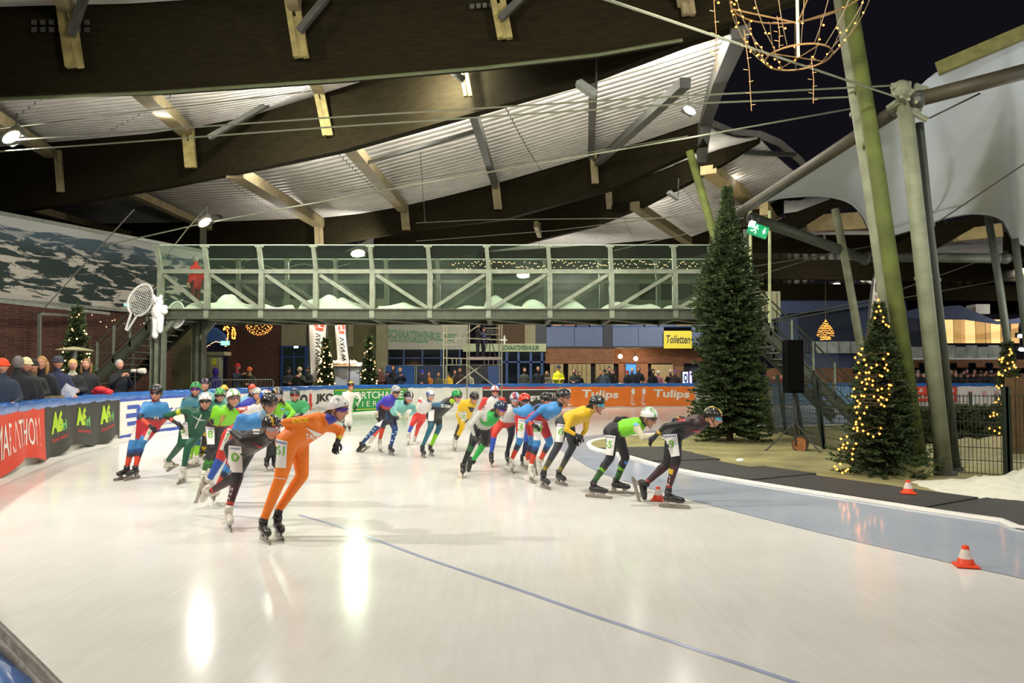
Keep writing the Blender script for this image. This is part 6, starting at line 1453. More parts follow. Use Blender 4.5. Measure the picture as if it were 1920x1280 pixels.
def QT(u0, v0, u1, v1, dv=0): return [(u0, v1), (u1, v1 + dv), (u1, v0 + dv), (u0, v0)]   # lettering box: lower left first
# ---- 1 orange
O = '#f27a0c'
skater('skater in a plain orange suit and white helmet, largest in the pack', 7.55, (634, 768), (.93, -.33, -.12), (603, 790), (551, 822), [((526, 897), (494, 975), (.55, -.85, 0), 0), ((567, 890), (521, 958), (.50, -.86, 0), 0)],
       [((588, 786), (534, 792, .02), (556, 806, .22)), ((618, 800), (640, 806, .05), (633, 828, .0))], dict(torso=O, thigh=O, shin=[(.97, O), (1, '#2d5c48')], uarm=O, farm0=O, farm1=[(.6, O), (.85, '#d8c832'), (1, '#222222')], neck='#3c3ca8'), ('#e9e6e0', [('one', '#e9e6e0')]), h=-12, eyes='violet', hair=('brown', (-.12, .05, -.02)), voxel=.016,
       bibs=[([(514, 821), (539, 827), (536, 877), (509, 876)], '61', (.26, .84, .46, .80))], decals=[('ENOS', QT(549, 784, 578, 793, -2), '#e8c820'), ('TALENT', QT(573, 812, 612, 821, 3), '#e8e2da'), ('zandstra', QT(512, 893, 534, 896, 2), '#e8d8c8'), ('P. VRIES', [(490, 962), (495, 934), (499, 935), (494, 963)], '#e8d8c8')],
       patches=[([(573, 801), (590, 808), (617, 818), (590, 817)], '#e8e2da')], k=1.12)
# ---- 2 black and maroon, number 0
skater('skater in a black and maroon suit just behind the orange skater', 8.35, (509, 802), (.72, -.66, -.28), (487, 820), (452, 838), [((446, 893, -.1), (429, 953, -.25), (.45, -.88, 0), 0), ((442, 893, .0), (394, 922, .25), (-.35, .35, -.75), 1)],
       [None, None], dict(torso=[(.45, '#17181c'), (.9, '#3a2426'), (1, '#241a1c')], thigh='#17181c', shin=[(.25, '#1a1618'), (.8, '#3c2024'), (.9, '#b8342c'), (1, '#1a1618')], uarm='#1c191b', farm='#1c191b', neck='#1b1718'), ('#1b1a17', [('one', '#d8b428'), ('side', '#34302c')]), nd=-.38, hd=-.50, h=-42, eyes='light', boots='w', voxel=.017,
       bibs=[([(430, 835), (453, 836), (454, 886), (426, 885)], '0', (.22, .78, .40, .76))], decals=[('R.T.Z', [(426, 936), (434, 912), (438, 914), (430, 938)], '#cfc4c0')], patches=[(Q(455, 800, 462, 808), '#c02a2c'), (Q(474, 805, 487, 809), '#c8c0bc'), (Q(475, 811, 486, 814), '#c8c0bc'), ([(474, 830), (482, 834), (500, 840), (490, 842)], '#a83430')])
# ---- 3 light blue / red, number 7
skater('skater in light blue, red and blue suit with a shiny black helmet', 9.3, (505, 758), (.75, -.62, -.18), (488, 786), (444, 816), [((414, 858), (391, 902), (-.2, -.8, -.5), 1), ((432, 868, .1), (408, 912, .2), (.4, -.8, 0), 1)],
       [((452, 783), (440, 806, .1), (436, 812, .25)), None], dict(torso=[(.55, '#d2342a'), (1, '#4593d6')], thigh0=[(.85, '#d2342a'), (1, '#d2342a')], thigh1='#d2342a', shin0='#2b56b0', shin1=[(.3, '#3d8fd0'), (.55, '#23304c'), (1, '#d0432c')], uarm='#4593d6', farm='#4593d6', neck='#8fb4d0'), ('#161616', [('blob', '#242424')]), nd=-.2, hd=-.3, h=-40, eyes='clear', boots='w', bibs=[([(428, 803), (436, 805), (421, 845), (412, 842)], '7', (.3, .8, .4, .8))])
# ---- 4 lime 8
LM = '#7fd022'
skater('skater in lime and black suit with a blond braid and number eight', 10.9, (438, 747), (.60, -.78, -.05), (425, 768), (410, 802), [((398, 842, -.15), (382, 884, -.1), (.2, -.95, -.05), 0), ((404, 842, .2), (394, 880, .3), (.3, -.9, 0), 0)], [((405, 766), (398, 790, .05), (408, 800, .3)), None],
       dict(torso=[(.45, '#1b1d1a'), (.52, '#8a3c3c'), (1, LM)], thigh='#16171a', shin=[(.45, '#202322'), (.6, '#2f8a24'), (1, '#2c6422')], uarm=[(.75, LM), (1, '#1a1a1a')], farm='#17181a', shoulder=LM, neck='#1b1b1b'), ('#e6e6e0', [('pair', '#62c21e')]), nd=-.2, hd=-.25, h=-55, eyes='clear', hair=('blond', (-.13, -.12, -.30)), boots='w', bibs=[([(386, 799), (402, 801), (402, 833), (389, 833)], '8', (.2, .8, .35, .8))], patches=[(Q(410, 756, 417, 762), '#6fb4d8')])
# ---- 5 dark green
DG = '#11543a'
skater('skater in a dark green suit and white helmet swinging one arm out', 11.6, (385, 753), (.35, -.93, -.12), (381, 772), (360, 808), [((340, 832, -.05), (314, 864, .35), (-.72, .55, -.35), 1), ((353, 834, -.2), (344, 878, -.25), (.1, -.98, 0), 0)], [((350, 768), (310, 779, .1), (331, 793, .0)), ((403, 776), (420, 790, .1), (408, 800, .2))],
       dict(torso=DG, thigh=DG, shin=DG, uarm=[(.35, '#c8d02a'), (1, '#17603f')], uarm0=[(.22, DG), (.42, '#c8d02a'), (1, '#17603f')], farm=[(.5, '#1d2a26'), (.7, '#d04a2a'), (1, '#1a1a1a')], shoulder=DG, neck='#161c18'), ('#ecebe6', []), nd=-.22, hd=-.3, h=-60, eyes='dark', boots='w', bibs=[([(336, 791), (352, 791), (354, 823), (342, 823)], '5', (.05, .6, .35, .8))], patches=[([(358, 777), (371, 785), (389, 788), (373, 788)], '#cfd6cc'), ([(377, 776), (379, 777), (367, 803), (365, 802)], '#cfd6cc')])
# ---- 6 far-left blue red
LB = '#3f8cc8'
skater('skater in light blue and red suit gliding upright, farthest left in the pack', 11.9, (293, 737), (.18, -.97, -.12), (292, 758), (279, 795), [((248, 832, -.1), (238, 876, -.1), (-.25, -.95, 0), 0), ((266, 830, -.12), (254, 876, -.15), (-.15, -.97, 0), 0)], [((273, 758), (262, 782, -.1), (284, 800, -.32)), ((309, 759), (316, 779, .05), (300, 797, .2))],
       dict(torso=[(.36, '#bf2634'), (.5, '#b8382c'), (.62, '#3a3440'), (1, LB)], thigh=[(.72, '#bf2634'), (1, '#3a84c0')], shin=[(.22, '#3a84c0'), (.36, '#24488c'), (.55, '#2a3040'), (.97, '#d2452a'), (1, '#1a1a1a')], uarm=[(.75, LB), (1, '#27303f')], farm=[(.25, '#27303f'), (.85, '#d8502c'), (1, '#1c1c1c')], shoulder=LB, neck='#9a2430'), ('#1b1c1b', [('blob', '#2d2d2b')]), nd=-.15, hd=-.2, h=-72, eyes='dark', bibs=[([(243, 789), (257, 791), (253, 825), (243, 824)], '3', (.0, .55, .35, .8)), ([(280, 801), (286, 804), (276, 826), (269, 824)], '6', (.3, .9, .5, .85))], decals=[('N', QT(289, 779, 297, 786), '#d8c0bc')])
# ---- 7 teal/black, green helmet
skater('skater in black and teal suit with a green helmet at the back left', 13.4, (367, 730), (.25, -.96, -.1), (360, 748), (368, 790), [((371, 826, -.1), (368, 856, -.1), (-.2, -.95, 0), 0), ((362, 826, .1), (356, 864, .1), (0, -1, 0), 0)], [((347, 750), (340, 770, 0), (356, 780, .1)), ((381, 752), (388, 775, 0), (378, 785, .1))],
       dict(torso=[(.8, '#20282a'), (1, '#3f7a8a')], thigh='#1d5668', shin=[(.3, '#1d5668'), (1, '#86c822')], uarm='#4a8fa8', farm='#24302f', shoulder='#2c4a50', neck='#202020'), ('#2f9a4c', [('band', '#86c440'), ('center', '#1f5a38')]), nd=-.1, hd=-.15, h=-75, eyes='violet', boots='w', voxel=.024)
# ---- 8..12 helmets behind
Wt = dict(shoulder='#7fb4ae', torso='#7fb4ae', thigh='#d8b41e', shin=[(.6, '#20201e'), (1, '#c8a820')], uarm='#7fb4ae', farm='#7fb4ae')
skater('skater with a black helmet and pale teal top half hidden behind the green helmet', 15.0, (384, 722), (.3, -.94, -.1), (388, 738), (384, 775), [((384, 815), (378, 852), (.1, -1, 0), 0), ((392, 815), (390, 852), (.1, -1, 0), 0)], [None, None], Wt, ('#19181c', [('pair', '#8a6ab0')]), h=-75, nd=-.1, hd=-.15, eyes=None, voxel=.028)
skater('skater with a green and white helmet looking down behind the lime skater', 13.8, (412, 741), (.4, -.88, -.25), (406, 754), (398, 785), [((400, 820), (398, 852), (.1, -1, 0), 0), ((394, 820), (390, 852), (.1, -1, 0), 0)], [None, None], dict(torso='#4f9a80', thigh='#1c4a50', shin='#1c3a3c', uarm='#58a88c', farm='#58a88c', neck='#1a1a1a'), ('#54b050', [('band', '#d8dcd0'), ('side', '#7ab49a')]), h=-60, nd=-.15, hd=-.25, eyes='dark', voxel=.026)
skater('skater with a yellow helmet mostly hidden behind the pack at left', 17.0, (420, 733), (.4, -.9, -.1), (420, 748), (412, 778), [((412, 805), (410, 828), (.1, -1, 0), 0), ((418, 805), (418, 828), (.1, -1, 0), 0)], [None, None], dict(torso='#7aa8a0', thigh='#2a2a2a', shin='#2a2a2a', uarm='#7aa8a0', farm='#7aa8a0'), ('#e0b020', []), h=-60, nd=-.1, hd=-.15, eyes='dark', voxel=.03)
skater('skater with a red helmet and pale blue top deep inside the left pack', 17.5, (473, 731), (.4, -.9, -.1), (466, 746), (456, 775), [((456, 805), (452, 826), (.1, -1, 0), 0), ((462, 805), (460, 826), (.1, -1, 0), 0)], [None, None], dict(torso='#7fb8d8', thigh='#2a3c7a', shin='#2a3c7a', uarm='#7fb8d8', farm='#7fb8d8'), ('#d8422e', []), h=-50, nd=-.15, hd=-.2, eyes=None, voxel=.03)
skater('skater in a deep blue suit with a plain silver-white helmet', 14.8, (482, 740), (.5, -.82, -.2), (472, 752), (456, 785), [((452, 815), (446, 842), (.2, -1, 0), 0), ((462, 815), (458, 842), (.2, -1, 0), 0)], [None, None], dict(torso='#3a3cae', thigh='#23306a', shin='#23306a', uarm='#3a3cae', farm='#3a3cae', neck='#3a5ab8'), ('#c9ccc8', [('band', '#3a5ab0')]), h=-45, nd=-.2, hd=-.25, eyes=None, hair=('blond', (-.05, -.1, -.14)), voxel=.026)
skater('skater with a blue, white and red helmet and red and white sleeve', 12.3, (499, 747), (.75, -.6, -.2), (483, 766), (452, 796), [((448, 835), (432, 878), (.4, -.9, 0), 0), ((456, 835), (446, 872), (.4, -.9, 0), 0)], [((474, 765), (446, 768, .02), (458, 790, .2)), None], dict(torso=[(.7, '#d03a30'), (1, '#d8d6d2')], thigh='#2b56b0', shin='#2b56b0', uarm=[(.32, '#d8d6d2'), (1, '#d63a2c')], farm='#d63a2c', shoulder='#d8d6d2', neck='#d8d6d2'), ('#dcdedf', [('side', '#2f5fc0'), ('center', '#c8342c'), ('band', '#2f62c4')]), h=-40, nd=-.15, hd=-.2, eyes=None, hair=('blond', (-.1, -.05, -.03)), decals=[('Inter', QT(447, 763, 462, 769, -1), '#e8e4e0')], voxel=.024)
skater('skater in a lime suit with a black and gold helmet and brown hair', 12.9, (520, 741), (.45, -.86, -.22), (519, 758), (503, 790), [((508, 830), (500, 868), (.3, -.9, 0), 0), ((520, 830), (514, 866), (.3, -.9, 0), 0)], [((505, 760), (494, 780, .1), (500, 790, .2)), ((538, 760), (551, 774, -.1), (536, 787, -.15))], dict(torso=[(.5, '#1b1d1a'), (1, LM)], thigh='#16171a', shin='#1c1f1c', uarm=LM, farm=LM, shoulder=LM, neck='#1b1b1b'), ('#1a1815', [('one', '#c9a03a'), ('center', '#84848c')]), h=-62, nd=-.2, hd=-.28, eyes='light', hair=('brown', (.17, -.04, -.10)), patches=[(Q(526, 764, 533, 768), '#6fb4d8')], voxel=.024)
skater('skater in a green suit with a dark blue helmet before the white banner', 14.6, (553, 741), (.25, -.95, -.12), (554, 755), (549, 783), [((548, 815), (542, 850), (.2, -.97, 0), 0), ((560, 815), (556, 850), (.2, -.97, 0), 0)], [((539, 755), (532, 772, 0), (544, 780, -.1)), ((570, 754), (579, 763, .0), (566, 776, -.1))], dict(torso=[(.45, '#23282a'), (.6, '#c9ccc4'), (1, '#3aa05c')], thigh='#1c2422', shin='#1c2422', uarm='#3aa05c', farm='#3aa05c', shoulder='#3aa05c', neck='#1b1b1b'), ('#1d2f48', [('side', '#2f6a58')]), h=-75, nd=-.15, hd=-.2, eyes='red', voxel=.026)
skater('skater in an all-white suit with a yellow helmet, small in the distance', 21.5, (658, 724), (.45, -.88, -.12), (655, 736), (648, 768), [((650, 790), (646, 806), (.3, -.9, 0), 0), ((658, 790), (655, 806), (.3, -.9, 0), 0)], [((645, 737), (640, 752), (648, 764, .1)), ((669, 738), (676, 748), (668, 762, .1))], dict(torso='#d4d2c8', thigh='#cfcdc4', shin='#cfcdc4', uarm='#d4d2c8', farm='#d4d2c8', shoulder='#d4d2c8', neck='#b8a83a'), ('#1c1b18', [('top', '#e2b022')]), h=-60, nd=-.1, hd=-.15, eyes='red', voxel=.032)
# ---- 13 purple / red, silver helmet
skater('skater in a purple and red suit with a silver helmet, hand in a pale glove', 16.0, (742, 735), (.70, -.66, -.28), (735, 745), (718, 776), [((718, 800, -.1), (712, 825, -.1), (.35, -.9, 0), 0), ((712, 800, .1), (701, 818, .35), (-.3, .3, -.8), 1)], [((722, 746), (708, 759), (707, 771)), ((742, 752), (744, 768), (738, 776))], dict(torso=[(.55, '#1d1c24'), (.72, '#c8403a'), (1, '#4a3ab4')], thigh='#191a22', shin='#d8432e', uarm='#4040c0', farm='#3c3cb8', shoulder='#4a3ab4', neck='#4a3ab4'), ('#a9a9ab', [('pair', '#cfcfd2')]), h=-40, nd=-.2, hd=-.3, eyes='dark', boots='w', glove='w', voxel=.026)
# ---- 14 teal / navy stars
NV = '#1f3f74'
skater('skater in a mint and navy patterned suit stretching one leg far back', 15.4, (766, 745), (.62, -.75, -.25), (758, 757), (738, 779), [((741, 805, -.1), (732, 840, -.1), (.45, -.88, 0), 0), ((708, 799, .05), (678, 832, .25), (-.8, .3, -.55), 1)], [((745, 754), (740, 770), (746, 775, -.1)), ((775, 762), (778, 772), (766, 779, -.1))], dict(torso=[(.38, '#191c2c'), (1, '#7cc0b8')], thigh0=[(.2, NV), (.75, '#182038'), (1, NV)], thigh1=[(.85, '#182038'), (1, NV)], shin=[(.95, NV), (1, '#c8c832')], uarm='#86c4bc', farm='#86c4bc', shoulder='#7cc0b8', neck='#202020'), ('#141414', [('center', '#d8d8d4')]), h=-38, nd=-.22, hd=-.32, eyes='light', glove='w', voxel=.024, bibs=[([(712, 776), (724, 774), (713, 800), (703, 797)], '3', (.2, .8, .3, .75)), ([(748, 784), (757, 782), (754, 800), (746, 800)], '2', (.2, .8, .2, .7))], patches=[(Q(u, v, u + 4, v + 2), '#9fc4d8') for u, v in ((735, 812), (739, 818), (733, 824), (737, 830), (741, 808), (697, 806), (690, 812), (701, 802), (685, 818), (693, 816), (735, 772), (742, 770), (748, 773))])
# ---- 15 red white behind
skater('skater in a white-topped red suit with one knee tucked up behind', 17.6, (807, 742), (.50, -.83, -.25), (803, 754), (788, 780), [((774, 793, -.1), (766, 812, -.1), (.1, -.97, 0), 0), ((784, 800, .1), (779, 818, .4), (-.2, .4, -.8), 1)], [((789, 748), (783, 766), (786, 778, .2)), None], dict(torso=[(.45, '#cf2b26'), (1, '#d6d4d0')], thigh='#cf2b26', shin0=[(.25, '#cf2b26'), (.95, '#3148b4'), (1, '#d8d8d8')], shin1='#cf2b26', uarm=[(.35, '#cf2b26'), (1, '#d6d4d0')], farm='#d6d4d0', shoulder='#d6d4d0', neck='#3a4a8a'), ('#d8d8da', [('band', '#34488c'), ('side', '#5868a0')]), h=-50, nd=-.2, hd=-.28, eyes='light', boots='w', glove='w', voxel=.026)
# ---- 16 black teal lime
skater('skater in a black suit with teal shins, one lime shin and a green helmet', 15.0, (857, 743), (.70, -.66, -.3), (843, 753), (815, 777), [((808, 800, -.1), (792, 837, -.1), (.35, -.92, 0), 0), ((824, 800, .1), (807, 838, .1), (.35, -.92, 0), 0)], [None, None], dict(torso='#1c1f20', thigh=[(.72, '#1c1f20'), (1, '#1d5c6c')], shin0='#1d5c6c', shin1=[(.35, '#1d5c6c'), (1, '#86cc20')], uarm=[(1, '#3a6a88')], farm='#20242a', shoulder='#274652', neck='#a8cc20'), ('#1f9a58', [('pair', '#7ac838'), ('center', '#16202a')]), h=-30, nd=-.2, hd=-.3, eyes='dark', hair=('brown', (-.13, .02, -.02)), voxel=.024, bibs=[([(804, 769), (815, 768), (813, 789), (803, 789)], '')], decals=[('SHIM', QT(827, 757, 846, 763, 2), '#d8dcd8')])
# ---- 17 yellow
skater('skater in a yellow suit with a dark helmet and number zero', 16.2, (889, 746), (.55, -.75, -.4), (880, 754), (870, 777), [((867, 800, -.1), (854, 826, -.1), (.1, -.97, 0), 0), ((862, 798, .1), (852, 820, .3), (0, -.97, 0), 0)], [((868, 753), (860, 764), (862, 772)), None], dict(torso='#e0b618', thigh0=[(1, '#e0b618')], thigh1='#20242a', shin0=[(.6, '#e0b618'), (.9, '#3c3a30')], shin1='#3a3a2c', uarm='#e0b618', farm='#e0b618', shoulder='#e0b618', neck='#c8a020'), ('#232220', [('pair', '#3c3830')]), h=-55, nd=-.2, hd=-.3, eyes='dark', boots='w', glove='w', voxel=.026, bibs=[([(866, 771), (875, 771), (874, 789), (865, 789)], '0', (.2, .8, .2, .7))], patches=[([(877, 762), (889, 764), (888, 772), (882, 772)], '#22201a')])
# ---- 18 white-red behind
skater('skater in a red-sleeved white suit behind the green and grey skater', 17.0, (928, 734), (.15, -.97, -.15), (925, 748), (918, 782), [((912, 808), (900, 846), (.2, -.97, 0), 0), ((924, 808), (914, 838), (.2, -.97, 0), 0)], [((908, 748), (899, 766), (908, 778)), ((943, 748), (950, 764), (940, 776))], dict(torso=[(.4, '#c42c28'), (1, '#d8d6d2')], thigh='#c42c28', shin='#5c3a50', uarm='#c93430', farm='#c93430', shoulder='#c93430', neck='#3a4a8a'), ('#d8d8da', [('band', '#34488c'), ('center', '#c03a3a')]), h=-75, nd=-.15, hd=-.2, eyes='red', voxel=.026)
# ---- 19 green-grey
skater('skater in a green and pale grey suit with a navy helmet, arm hanging down', 12.2, (939, 767), (.72, -.62, -.30), (926, 778), (903, 797), [((885, 833, -.1), (868, 872, -.1), (.05, -.97, 0), 0), ((908, 831, .1), (886, 864, .3), (-.1, .1, -.8), 1)], [((900, 774), (882, 797), (890, 818)), None], dict(torso=[(.22, '#17191b'), (.62, '#b9bab2'), (1, '#2cab4a')], thigh='#141517', shin0=[(.3, '#1f5a34'), (1, '#161a18')], shin1='#22b04a', uarm='#c3c3bc', farm='#c3c3bc', shoulder='#b9bab2', neck='#1a1a1a'), ('#1c2844', [('blob', '#243a56')]), h=-38, nd=-.22, hd=-.32, eyes='violet', glove='gk', hair=('brown', (-.12, .03, .01)), voxel=.022)
# ---- 20 white red blue front
skater('skater in a white top with red and navy legs facing the camera', 13.5, (966, 750), (.12, -.97, -.22), (964, 764), (948, 790), [((927, 812, -.1), (921, 850, -.1), (.1, -.98, 0), 0), ((959, 815, .1), (951, 848, .1), (.1, -.98, 0), 0)], [((948, 762), (940, 780, .1), (948, 788, .3)), ((981, 766), (984, 780, .1), (974, 790, .3))], dict(torso=[(.3, '#c93430'), (1, '#d6d4d0')], thigh0='#d03a2a', thigh1='#1d2438', shin0=[(.2, '#d03a2a'), (.95, '#2c50b4')], shin1='#1c2334', uarm=[(.6, '#d6d4d0'), (1, '#c93430')], farm='#c93430', shoulder='#d6d4d0', neck='#3a4a8a'), ('#d8d8da', [('band', '#38508c'), ('left', '#c03a3a'), ('center', '#30488c')]), h=-75, nd=-.22, hd=-.3, eyes='light', voxel=.023)
# ---- 21 blue-red number 3
skater('skater in the blue and red team suit number three with a red helmet', 12.8, (984, 752), (.6, -.78, -.1), (990, 765), (984, 782), [((975, 826, -.1), (959, 862, -.1), (.1, -.98, 0), 0), ((998, 826, .1), (986, 866, .2), (.1, -.98, 0), 0)], [None, None], dict(torso=[(.6, '#c32a30'), (1, '#4593d6')], thigh=[(.72, '#c32a30'), (1, '#3a84c0')], shin=[(.2, '#3a84c0'), (.5, '#27344c'), (1, '#cf4228')], uarm='#3f8cc8', farm='#3f8cc8', shoulder='#3f8cc8', neck='#1f2430'), ('#d43c28', []), h=-50, nd=-.1, hd=.1, eyes='dark', boots='w', voxel=.023, bibs=[([(972, 784), (985, 786), (982, 822), (970, 820)], '3', (.05, .7, .35, .8))])
# ---- 22 black helmet behind
skater('skater with a black helmet hidden behind the light blue back of number sixty-one', 13.4, (1024, 750), (.7, -.68, -.15), (1014, 764), (994, 788), [((988, 826), (980, 858), (.3, -.9, 0), 0), ((1000, 826), (996, 856), (.3, -.9, 0), 0)], [None, None], dict(torso='#27488c', thigh='#2b56b0', shin='#23304c', uarm='#3f8cc8', farm='#3f8cc8'), ('#191919', [('blob', '#2d2d2b')]), h=-35, nd=-.1, hd=-.15, eyes='dark', voxel=.028)
# ---- 23 blue red 61
skater('skater in the blue and red team suit number sixty-one with a black helmet', 11.7, (1057, 745), (.85, -.50, -.08), (1045, 763), (1007, 783), [((1007, 830, -.1), (995, 872, -.1), (.15, -.97, 0), 0), ((1031, 828, .1), (1013, 862, .35), (.1, -.1, -.95), 1)], [((1018, 764), (988, 791), (1000, 797, -.1)), None], dict(torso=[(.35, '#bf2634'), (.48, '#bf2634'), (.55, '#3a3048'), (1, '#4593d6')], thigh=[(.78, '#bf2634'), (1, '#3a84c0')], shin=[(.15, '#3a84c0'), (.3, '#24488c'), (.5, '#27303f'), (1, '#cf4228')], uarm=[(.3, '#3f8cc8'), (1, '#3567b0')], farm=[(.4, '#3a4a6c'), (1, '#d8502c')], shoulder='#4593d6', neck='#1f2430'), ('#1a1a1a', [('blob', '#2b2b29')]), h=-25, nd=-.15, hd=-.22, eyes='clear', boots='w', voxel=.02, bibs=[([(1000, 788), (1018, 790), (1017, 826), (1001, 825)], '61', (.0, .8, .42, .82))])
# ---- 24 yellow 6
skater('skater in yellow top and charcoal tights number six with a black helmet', 11.05, (1120, 759), (.88, -.42, -.22), (1101, 772), (1061, 789), [((1046, 836, -.1), (1019, 884, -.1), (.35, -.93, 0), 0), ((1074, 836, .1), (1048, 886, .1), (.40, -.9, 0), 0)], [((1072, 778), (1061, 805), (1082, 816, -.05)), ((1100, 785), (1098, 806, .1), (1088, 820, .1))], dict(torso=[(.15, '#2c2f34'), (1, '#e4ba1e')], thigh='#2e3238', shin=[(.55, '#31363c'), (.8, '#4c4c34'), (1, '#8a7c24')], uarm='#e4ba1e', farm=[(.8, '#e0b018'), (1, '#1c1c1c')], shoulder='#e4ba1e', neck='#c8a020'), ('#1b1b1a', [('pair', '#2b2b2a')]), h=-22, nd=-.15, hd=-.22, eyes='blue', hair=('dark', (-.14, .03, -.02)), voxel=.02, bibs=[([(1045, 794), (1060, 796), (1055, 829), (1041, 828)], '6', (.25, .95, .4, .8))])
# ---- 25 lime 55
skater('skater in lime and black suit number fifty-five with a white helmet', 10.2, (1217, 783), (.72, -.58, -.38), (1200, 796), (1152, 806), [((1144, 858, -.1), (1113, 904, -.1), (.85, -.5, 0), 0), ((1173, 857, .1), (1155, 903, .1), (.9, -.42, 0), 0)], [((1192, 797), (1206, 822, -.05), (1236, 812, .1)), None], dict(torso=[(.28, '#1a1b22'), (.36, '#2a2a22'), (1, '#79d21c')], thigh='#17181f', shin=[(.3, '#1a1b22'), (.45, '#1c2420'), (.52, '#7fd022'), (.6, '#1a1b1a'), (1, '#245c1c')], uarm='#d2cca8', uarm1='#3a1c1c', farm0='#d2cca8', farm1='#221c1c', shoulder='#79d21c', neck='#1c2a18'), ('#e8e8e2', [('pair', '#5cc41a')]), h=-18, nd=-.15, hd=-.22, eyes='clear', hair=('brown', (-.07, .02, -.03)), glove='k', voxel=.02, bibs=[([(1134, 815), (1154, 817), (1149, 854), (1133, 852)], '55', (.0, .75, .35, .72))], patches=[(Q(1188, 793, 1197, 798), '#6fb4d8'), (Q(1170, 864, 1176, 870), '#4a86c8')])
# ---- 26 leader 19
skater('leading skater at the front of the pack in a black and maroon suit, number nineteen', 9.4, (1337, 783), (.90, -.34, -.30), (1314, 790), (1263, 812), [((1268, 864, -.1), (1253, 917, -.05), (.90, -.42, 0), 0), ((1252, 869, .1), (1211, 906, .2), (.25, -.05, -.97), 1)], [((1290, 792), (1247, 799), (1228, 818)), None], dict(torso=[(.42, '#14151a'), (.5, '#211a20'), (1, '#3f2428')], thigh='#14151a', shin=[(.12, '#14151a'), (.86, '#401d28'), (.93, '#c8382e'), (1, '#14141a')], uarm=[(.5, '#1d181c'), (1, '#18181a')], farm=[(.5, '#1a1a1a'), (.68, '#d8b428'), (1, '#1a1a1a')], shoulder='#2c1c20', neck='#2a1c1e'), ('#1a1916', [('one', '#d8b428'), ('side', '#2e2c28')]), h=-10, nd=-.1, hd=-.15, eyes='blue', hair=('blond', (-.16, .04, .03)), voxel=.019, bibs=[([(1241, 815), (1269, 813), (1274, 854), (1255, 857)], '19', (.10, .70, .38, .74))], decals=[('R.T.Z', [(1250, 909), (1252, 890), (1257, 891), (1255, 910)], '#c8bcb8')], patches=[(Q(1267, 784, 1285, 790), '#b8343c'), ([(1254, 878), (1263, 880), (1261, 890), (1252, 886)], '#d8b428'), ([(1299, 806), (1315, 806), (1310, 812), (1302, 810)], '#a83440')])

# ================================================================== spectators
def pose_segs(pose):
    "joints of a standing adult facing +Y, 1.74 m to the crown"
    H = Vector((0, 0, .96)); S = Vector((0, 0, 1.42)); segs = [('torso', Vector((0, 0, .92)), Vector((0, 0, 1.34)), .13, .125)]
    for s in (-1, 1):
        segs += [('torso', Vector((s * .06, 0, .80)), Vector((s * .09, 0, 1.34)), .125, .10), ('thigh', Vector((s * .10, 0, .90)), Vector((s * .11, 0, .50)), .10, .07), ('shin', Vector((s * .11, 0, .50)), Vector((s * .11, -.02, .10)), .068, .05), ('shoe', Vector((s * .11, -.05, .05)), Vector((s * .12, .14, .045)), .05, .042)]
        sh = Vector((s * .17, 0, 1.36))
        if pose == 'front': E, Wr = Vector((s * .25, .03, 1.12)), Vector((s * .07, .26, 1.12))
        elif pose == 'phone': E, Wr = Vector((s * .25, .10, 1.16)), Vector((s * .07, .28, 1.36))
        elif pose == 'lean': E, Wr = Vector((s * .26, .06, 1.12)), Vector((s * .18, .30, 1.05))
        else: E, Wr = Vector((s * .27, -.03, 1.12)), Vector((s * .26, .05, .88))
        segs += [('torso', Vector((0, 0, 1.38)), sh, .075, .066), ('arm', sh, E, .064, .052), ('arm', E, Wr, .050, .040)]
    segs.append(('neck', Vector((0, 0, 1.42)), Vector((0, .01, 1.54)), .075, .062)); return segs
PT = {}
for ps in ('front', 'phone', 'lean', 'down'):
    sg_ = pose_segs(ps); V, Fc = remesh_body(sg_, .034, 3); ix, T_ = classify(V, sg_); PT[ps] = (V, Fc, np.array([s[0] for s in sg_])[ix], sg_)
